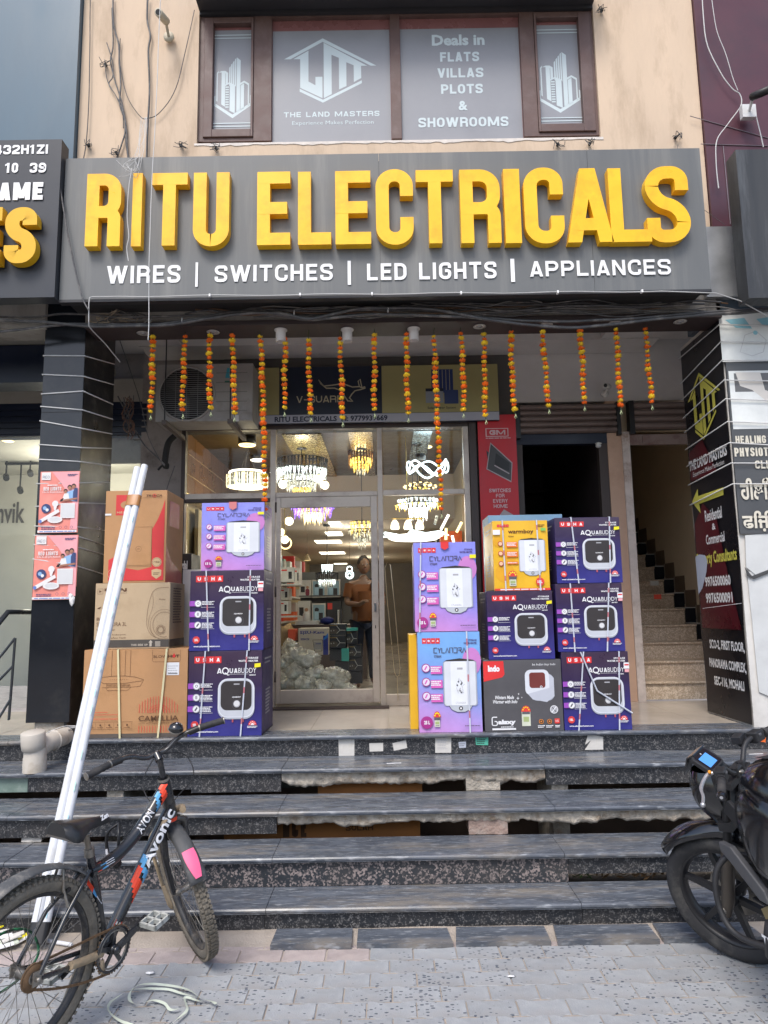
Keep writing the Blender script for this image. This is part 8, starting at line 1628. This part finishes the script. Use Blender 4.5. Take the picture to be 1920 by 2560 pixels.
for s in (-1,1):
    g0=SM(hb+Vector((-.045,s*.265,.06))); g1=SM(hb+Vector((-.088,s*.385,.055))); q=MB(); n=10; q.tube([g0.lerp(g1,kk/n) for kk in range(n+1)],[.0175 if kk%2 else .0165 for kk in range(n+1)],rubber2,n=14); q.tube([g0.lerp(g1,-.05),g0.lerp(g1,.02)],.023,rubber2,n=14); mp(q,'grip')
    q=MB(); q.tube([g1,g1.lerp(g0,-.10),g1.lerp(g0,-.20)],[.0175,.020,.015],gl,n=14); q.tube([g1.lerp(g0,-.201),g1.lerp(g0,-.202)],.007,silver,n=8); mp(q,'bar_end')
    q=MB(); sw=SM(hb+Vector((-.025,s*.215,.063))); fx_=MSM.to_3x3(); q.obox(sw,fx_@Vector((.024,0,0)),fx_@Vector((-.008,s*.03,0)),fx_@Vector((0,0,.026)),mb_); q.obox(sw+fx_@Vector((-.022,0,.008)),fx_@Vector((.006,0,0)),fx_@Vector((0,.012,0)),fx_@Vector((0,0,.008)),mgrey)
    mp(q,'switch_block',bevel=.006)
    lv=[SM(hb+Vector((.028,s*.17,.05))),SM(hb+Vector((.052,s*.20,.045))),SM(hb+Vector((.048,s*.28,.03))),SM(hb+Vector((.018,s*.34,.02))),SM(hb+Vector((.0,s*.395,.010)))]; q=MB(); q.tube(smooth(lv,5),[.010]*6+[.0085]*6+[.007]*8+[.009],silver if s>0 else blk,n=8); 
    if s>0: q.ball(lv[-1],.0115,silver,n=10)
    mp(q,'clutch_lever' if s>0 else 'brake_lever')
    q=MB(); q.tube([SM(hb+Vector((.02,s*.14,.05))),SM(hb+Vector((.03,s*.18,.05)))],.014,mb_,n=8); 
    if s>0: q.ball(SM(hb+Vector((.035,.195,.062))),.009,flat('amber_lens',(.8,.30,.02)),n=8)
    else: q.obox(SM(hb+Vector((.03,-.15,.075))),fx_@Vector((.022,0,0)),fx_@Vector((0,.03,0)),fx_@Vector((0,0,.018)),mb_)
    mp(q,'lever_mount',bevel=.003)
# instrument
F3=MSM.to_3x3(); ic=hb+Vector((.125,.005,.035)); nrm=Vector((-.62,0,.78)).normalized(); uy_=Vector((.78,0,.62)).normalized(); ux_=Vector((0,-1,0))
q=MB(); pts=rrect(-.075,-.052,.075,.058,.022,4); q.prism([SM(ic+ux_*a+uy_*b-nrm*.02) for a,b in pts],F3@(nrm*.022),mb_); ins=mp(q,'instrument_case',bevel=.004)
q=MB(); P=Pl(SM(ic+nrm*.0025-ux_*.06-uy_*.042),F3@(ux_*.12),F3@(uy_*.09)); P.step=.0004; P.rr(q,0,0,1,1,.10,gl); P.rr(q,.10,.13,.78,.80,.03,mat('screen_blue',(.03,.12,.30),.2,var=.03,emit=.55,ecol=(.10,.30,.72))); P.text(q,'x',.46,.54,.86,.94,wh,bold=.05); q.build('screen',parent=ins,local=True)
# headlight mask
q=MB(); rows=[]; n=10
for i in range(n+1):
    t=i/n; z=.03-.27*t; w_=(.045+.075*math.sin(math.pi*min(1,t*.9+.15))); dep=.06+.07*math.sin(math.pi*(t*.8+.12)); rows.append([SM(hb+Vector((.13+dep*math.cos(rad(a))-.03*t,w_*math.sin(rad(a)),z-.03))) for a in (-110,-75,-45,-15,15,45,75,110)])
q.add([v for r_ in rows for v in r_],[(i*8+j,i*8+j+1,(i+1)*8+j+1,(i+1)*8+j) for i in range(n) for j in range(7)],gl,True); q.poly(rows[-1],gl); q.poly([r_[0] for r_ in rows]+[r_[7] for r_ in rows][::-1],mb_); mp(q,'headlight_mask')
q=MB(); q.add([SM(hb+Vector(v)) for v in ((.20,-.055,.055),(.20,.055,.055),(.245,.04,-.03),(.245,-.04,-.03),(.16,-.06,.075),(.16,.06,.075))],[(0,1,2,3),(4,5,1,0)],gl); o=mp(q,'flyscreen'); md=o.modifiers.new('t','SOLIDIFY'); md.thickness=.006
# fuel tank and side panels: lofted sections (x, half width, top z, bottom z)
def loft(secs,m,nm,shape=2.4,cx=0,**k):
    q=MB(); n=20; vs=[]
    for (x,w_,zt,zb,y0) in secs:
        for j in range(n):
            a=2*math.pi*j/n; c,s_=math.cos(a),math.sin(a); e=2/shape; cc=math.copysign(abs(c)**e,c); ss=math.copysign(abs(s_)**e,s_); vs.append((x,y0+w_*cc*(1 if s_>-.2 else .9),(zt+zb)/2+(zt-zb)/2*ss))
    L_=len(secs); q.add(vs,[(i*n+j,i*n+(j+1)%n,(i+1)*n+(j+1)%n,(i+1)*n+j) for i in range(L_-1) for j in range(n)],m,True); q.poly(vs[:n][::-1],m); q.poly(vs[-n:],m); return mp(q,nm,**k)
loft([(-.34,.06,.91,.76,0),(-.37,.13,.985,.72,0),(-.45,.175,1.04,.70,0),(-.56,.185,1.06,.70,0),(-.68,.16,1.02,.70,0),(-.78,.10,.93,.70,0),(-.84,.07,.88,.72,0)],gl,'fuel_tank',2.6)
q=MB(); q.add([(-.42,-.05,1.036),(-.42,.05,1.036),(-.60,.065,1.066),(-.60,-.065,1.066),(-.76,.045,.985),(-.76,-.045,.985)],[(0,1,2,3),(3,2,4,5)],mb_); mp(q,'tank_cover')
for s in (-1,1):
    loft([(-.33,.015,.82,.72,s*.11),(-.40,.045,.91,.63,s*.135),(-.50,.058,.95,.585,s*.15),(-.62,.055,.92,.575,s*.15),(-.72,.035,.84,.62,s*.13),(-.78,.012,.76,.68,s*.11)],gl,'tank_shroud',2.8)
    q=MB(); pts=[(-.24,.66),(-.32,.66),(-.50,.54),(-.52,.49),(-.46,.49),(-.30,.59),(-.24,.62)]; q.prism([(x,s*.155,z) for x,z in pts],(0,s*.03,0),mgrey); mp(q,'radiator_trim',bevel=.006)
    q=MB(); pts=[(-.30,.80),(-.62,.62),(-.86,.62),(-.86,.70),(-.62,.72),(-.34,.86)]; q.prism([(x,s*.150,z) for x,z in pts],(0,s*.02,0),mb_); mp(q,'side_panel',bevel=.005)
loft([(-.80,.10,.86,.76,0),(-.92,.13,.84,.74,0),(-1.1,.12,.86,.76,0),(-1.3,.10,.92,.82,0),(-1.45,.06,.95,.88,0)],rubber2,'seat',3)
loft([(-1.0,.10,.80,.60,0),(-1.25,.10,.86,.70,0),(-1.5,.05,.93,.84,0)],gl,'tail_panel',2.6)
loft([(-.36,.10,.62,.36,0),(-.45,.13,.64,.26,0),(-.62,.14,.60,.24,0),(-.78,.12,.52,.24,0)],mat('engine_black',(.025,.025,.027),.45,metal=.3,var=.2),'engine',4)
q=MB()
for i in range(7): q.box(-.46,-.30,-.11,.11,.42+i*.028,.428+i*.028,MATS['engine_black'])
mp(q,'cooling_fins')
q=MB(); q.tube([Vector((-.30,0,.80)),Vector((-.34,0,.56)),Vector((-.42,0,.28)),Vector((-.9,0,.26))],.022,mb_,n=8); q.tube([Vector((-.28,0,.84)),Vector((-.95,0,.66))],.022,mb_,n=8); mp(q,'frame')
q=MB()
for s in (-1,1): q.tube(smooth([Vector((-.36,s*.06,.60)),Vector((-.26,s*.15,.60)),Vector((-.23,s*.22,.52)),Vector((-.25,s*.24,.38)),Vector((-.34,s*.22,.30)),Vector((-.60,s*.13,.32))],5),.013,mb_,n=10)
mp(q,'engine_guard')
q=MB(); q.lathe([(0,0),(.045,0),(.05,.05),(.045,.13),(.0,.14)],(-.60,.22,.46),mb_,axis=(.15,.1,-1),n=16); g_=mp(q,'guard_slider'); q=MB(); P=Pl((-.565,.273,.38),(-.085,0,.0),(0.0,0,.045)); P.n=Vector((0,1,0)); P.text(q,'TVS',0,1,0,1,wh,bold=.06); q.build('slider_lettering',parent=g_,local=True)
q=MB(); q.tube(smooth([Vector((-.32,-.05,.45)),Vector((-.26,-.07,.36)),Vector((-.34,-.09,.24)),Vector((-.8,-.12,.22)),Vector((-1.3,-.16,.34))],5),.024,fdk,n=10); mp(q,'exhaust')
q=MB(); q.obox((-.50,.16,.46),(.05,0,-.03),(0,.012,0),(.01,0,.018),mat('brass_bracket',(.30,.24,.12),.4,metal=.6)); q.tube([(-.62,.15,.30),(-.52,.22,.05),(-.52,.26,.01)],.012,mb_,n=8); mp(q,'side_stand')
q=MB(); N=48; prof=[(RM-.075,-.045),(RM-.03,-.06),(RM,0),(RM-.03,.06),(RM-.075,.045)]; k=5; cxr=Vector((-1.32,0,RM)); vs=[cxr+Vector((r*math.cos(2*math.pi*i/N),y,r*math.sin(2*math.pi*i/N))) for i in range(N) for r,y in prof]; q.add(vs,[(i*k+j,i*k+j+1,((i+1)%N)*k+j+1,((i+1)%N)*k+j) for i in range(N) for j in range(k-1)],tym,True); mp(q,'rear_tyre')
q=MB(); q.torus(cxr,RM-.085,.012,alloy,axis=(0,1,0),n=36,k=6); [q.tube([cxr,cxr+Vector((math.cos(a),0,math.sin(a)))*(RM-.09)],.012,alloy,n=6) for a in (0,1.05,2.1,3.14,4.19,5.24)]; q.tube([(-.85,-.11,.34),(-1.32,-.11,RM)],.02,mb_,n=8); q.tube([(-.85,.11,.34),(-1.32,.11,RM)],.02,mb_,n=8); mp(q,'rear_rim')
# ================================================================ solid figure added to imitate a person's reflection in the door glass
def person():
    fx0,fy0=0.,0.; before=set(bpy.data.objects)
    t=thing('person','solid figure imitating the reflection of a person in orange shirt and dark trousers','person',(0,0,0))
    def skin(nm,pts,edges,m,lv=2):
        me=bpy.data.meshes.new(nm); me.from_pydata([p[0] for p in pts],edges,[]); o=bpy.data.objects.new(nm,me); COL.objects.link(o); o.parent=t; me.materials.append(m)
        sm=o.modifiers.new('s','SKIN'); sm.use_smooth_shade=True
        for v,p in zip(me.skin_vertices[0].data if me.skin_vertices else [],pts): v.radius=p[1]
        o.modifiers.new('d','SUBSURF').levels=lv; o.modifiers['d'].render_levels=lv; return o
    sk=flat('skin_brown',(.17,.09,.055)); shm_=flat('orange_shirt',(.15,.048,.010),.8); tr=flat('dark_trousers',(.015,.02,.04),.8); hr=flat('black_hair',(.012,.01,.01),.6)
    # body faces +Y; one continuous figure
    P=[((0,0,.98),(.15,.11)),((0,.0,1.18),(.14,.10)),((0,0,1.36),(.17,.11)),((0,0,1.46),(.07,.06)),((0,.01,1.54),(.055,.055)),
       ((.19,0,1.40),(.06,.055)),((.25,.04,1.14),(.045,.045)),((.12,.26,1.12),(.035,.035)),((.05,.31,1.17),(.03,.02)),
       ((-.19,0,1.40),(.06,.055)),((-.28,.02,1.14),(.045,.045)),((-.16,.24,1.10),(.035,.035)),((-.08,.30,1.12),(.03,.02)),
       ((.09,0,.88),(.085,.085)),((.10,.02,.50),(.058,.06)),((.10,0,.10),(.04,.042)),((.11,.14,.03),(.035,.022)),
       ((-.09,0,.88),(.085,.085)),((-.11,.03,.50),(.058,.06)),((-.12,0,.10),(.04,.042)),((-.13,.14,.03),(.035,.022))]
    E=[(0,1),(1,2),(2,3),(3,4),(2,5),(5,6),(6,7),(7,8),(2,9),(9,10),(10,11),(11,12),(0,13),(13,14),(14,15),(15,16),(0,17),(17,18),(18,19),(19,20)]
    body=skin('body',P,E,sk)
    def cloth_(nm,idx,m,f):
        mp_={k:i for i,k in enumerate(idx)}; skin(nm,[(P[k][0],(P[k][1][0]*f,P[k][1][1]*f)) for k in idx],[(mp_[a],mp_[c]) for a,c in E if a in mp_ and c in mp_],m)
    P[0]=((0,0,.90),(.165,.12)); cloth_('shirt',[0,1,2,5,9],shm_,1.25); P[0]=((0,0,1.0),(.15,.11)); cloth_('trousers',[0,13,14,15,17,18,19],tr,1.32)
    q=MB(); q.tube([(fx0+.19,fy0,1.40),(fx0+.235,fy0+.02,1.22)],[.075,.065],shm_,n=10); q.tube([(fx0-.19,fy0,1.40),(fx0-.25,fy0+.02,1.22)],[.075,.065],shm_,n=10); q.build('sleeves',parent=t); q=MB(); q.tube([(0,0,.90),(0,0,1.0),(0,0,1.14),(0,0,1.30)],[(.175,.125),(.175,.125),(.165,.12),(.17,.12)],shm_,n=20); q.build('shirt_hem',parent=t)
    q=MB(); c=Vector((fx0,fy0+.03,1.66)); q.ball(c,.105,sk,n=20,sc_=(.78,.92,1.15)); q.lathe([(.004,.115),(.016,.095),(.02,.08)],c+Vector((0,0,-.01)),sk,axis=(0,1,-.15),n=10)
    for sx in (-1,1): q.ball(c+Vector((sx*.083,-.005,-.005)),.026,sk,n=8,sc_=(.4,.7,1.1)); q.ball(c+Vector((sx*.032,.086,.012)),.009,MATS['off_white'],n=8); q.ball(c+Vector((sx*.032,.098,.012)),.006,black,n=6)
    q.box(c.x-.025,c.x+.025,c.y+.088,c.y+.094,c.z-.055,c.z-.047,flat('lips',(.25,.08,.07))); q.build('head',parent=t)
    q=MB(); q.ball(c+Vector((0,-.022,.022)),.112,hr,n=18,sc_=(.82,.9,1.12),jit=.12); q.build('hair',parent=t)
    for s_ in (-1,1):
        wr=Vector((fx0+(.05 if s_>0 else -.08),fy0+(.31 if s_>0 else .30),1.17 if s_>0 else 1.12)); q=MB(); q.ball(wr+Vector((0,.03,0)),.035,sk,n=10,sc_=(.9,1.2,.5))
        for k in range(4): a=wr+Vector(((k-1.5)*.016,.06,0)); q.tube([a,a+Vector((0,.03-.003*abs(k-1),-.004)),a+Vector((-s_*.004,.045,-.024))],[.008,.007,.006],sk,n=6)
        a=wr+Vector((-s_*.03,.03,.005)); q.tube([a,a+Vector((-s_*.02,.03,.01))],[.009,.007],sk,n=6); q.build('hand',parent=t)
    q=MB(); q.tube([(fx0-.11,fy0-.13,1.02),(fx0-.12,fy0-.02,1.48),(fx0-.10,fy0+.12,1.36),(fx0-.13,fy0+.11,1.08)],.022,flat('navy_strap',(.01,.015,.03)),n=8); q.box(fx0-.15,fx0+.13,fy0-.28,fy0-.13,1.0,1.44,MATS['navy_strap']); q.build('backpack',parent=t,bevel=.03)
    g=at(912,1718,Z=.776); t.location=g; t.rotation_euler=(0,0,math.pi+.25); t.scale=(.86,.86,.86)
person()
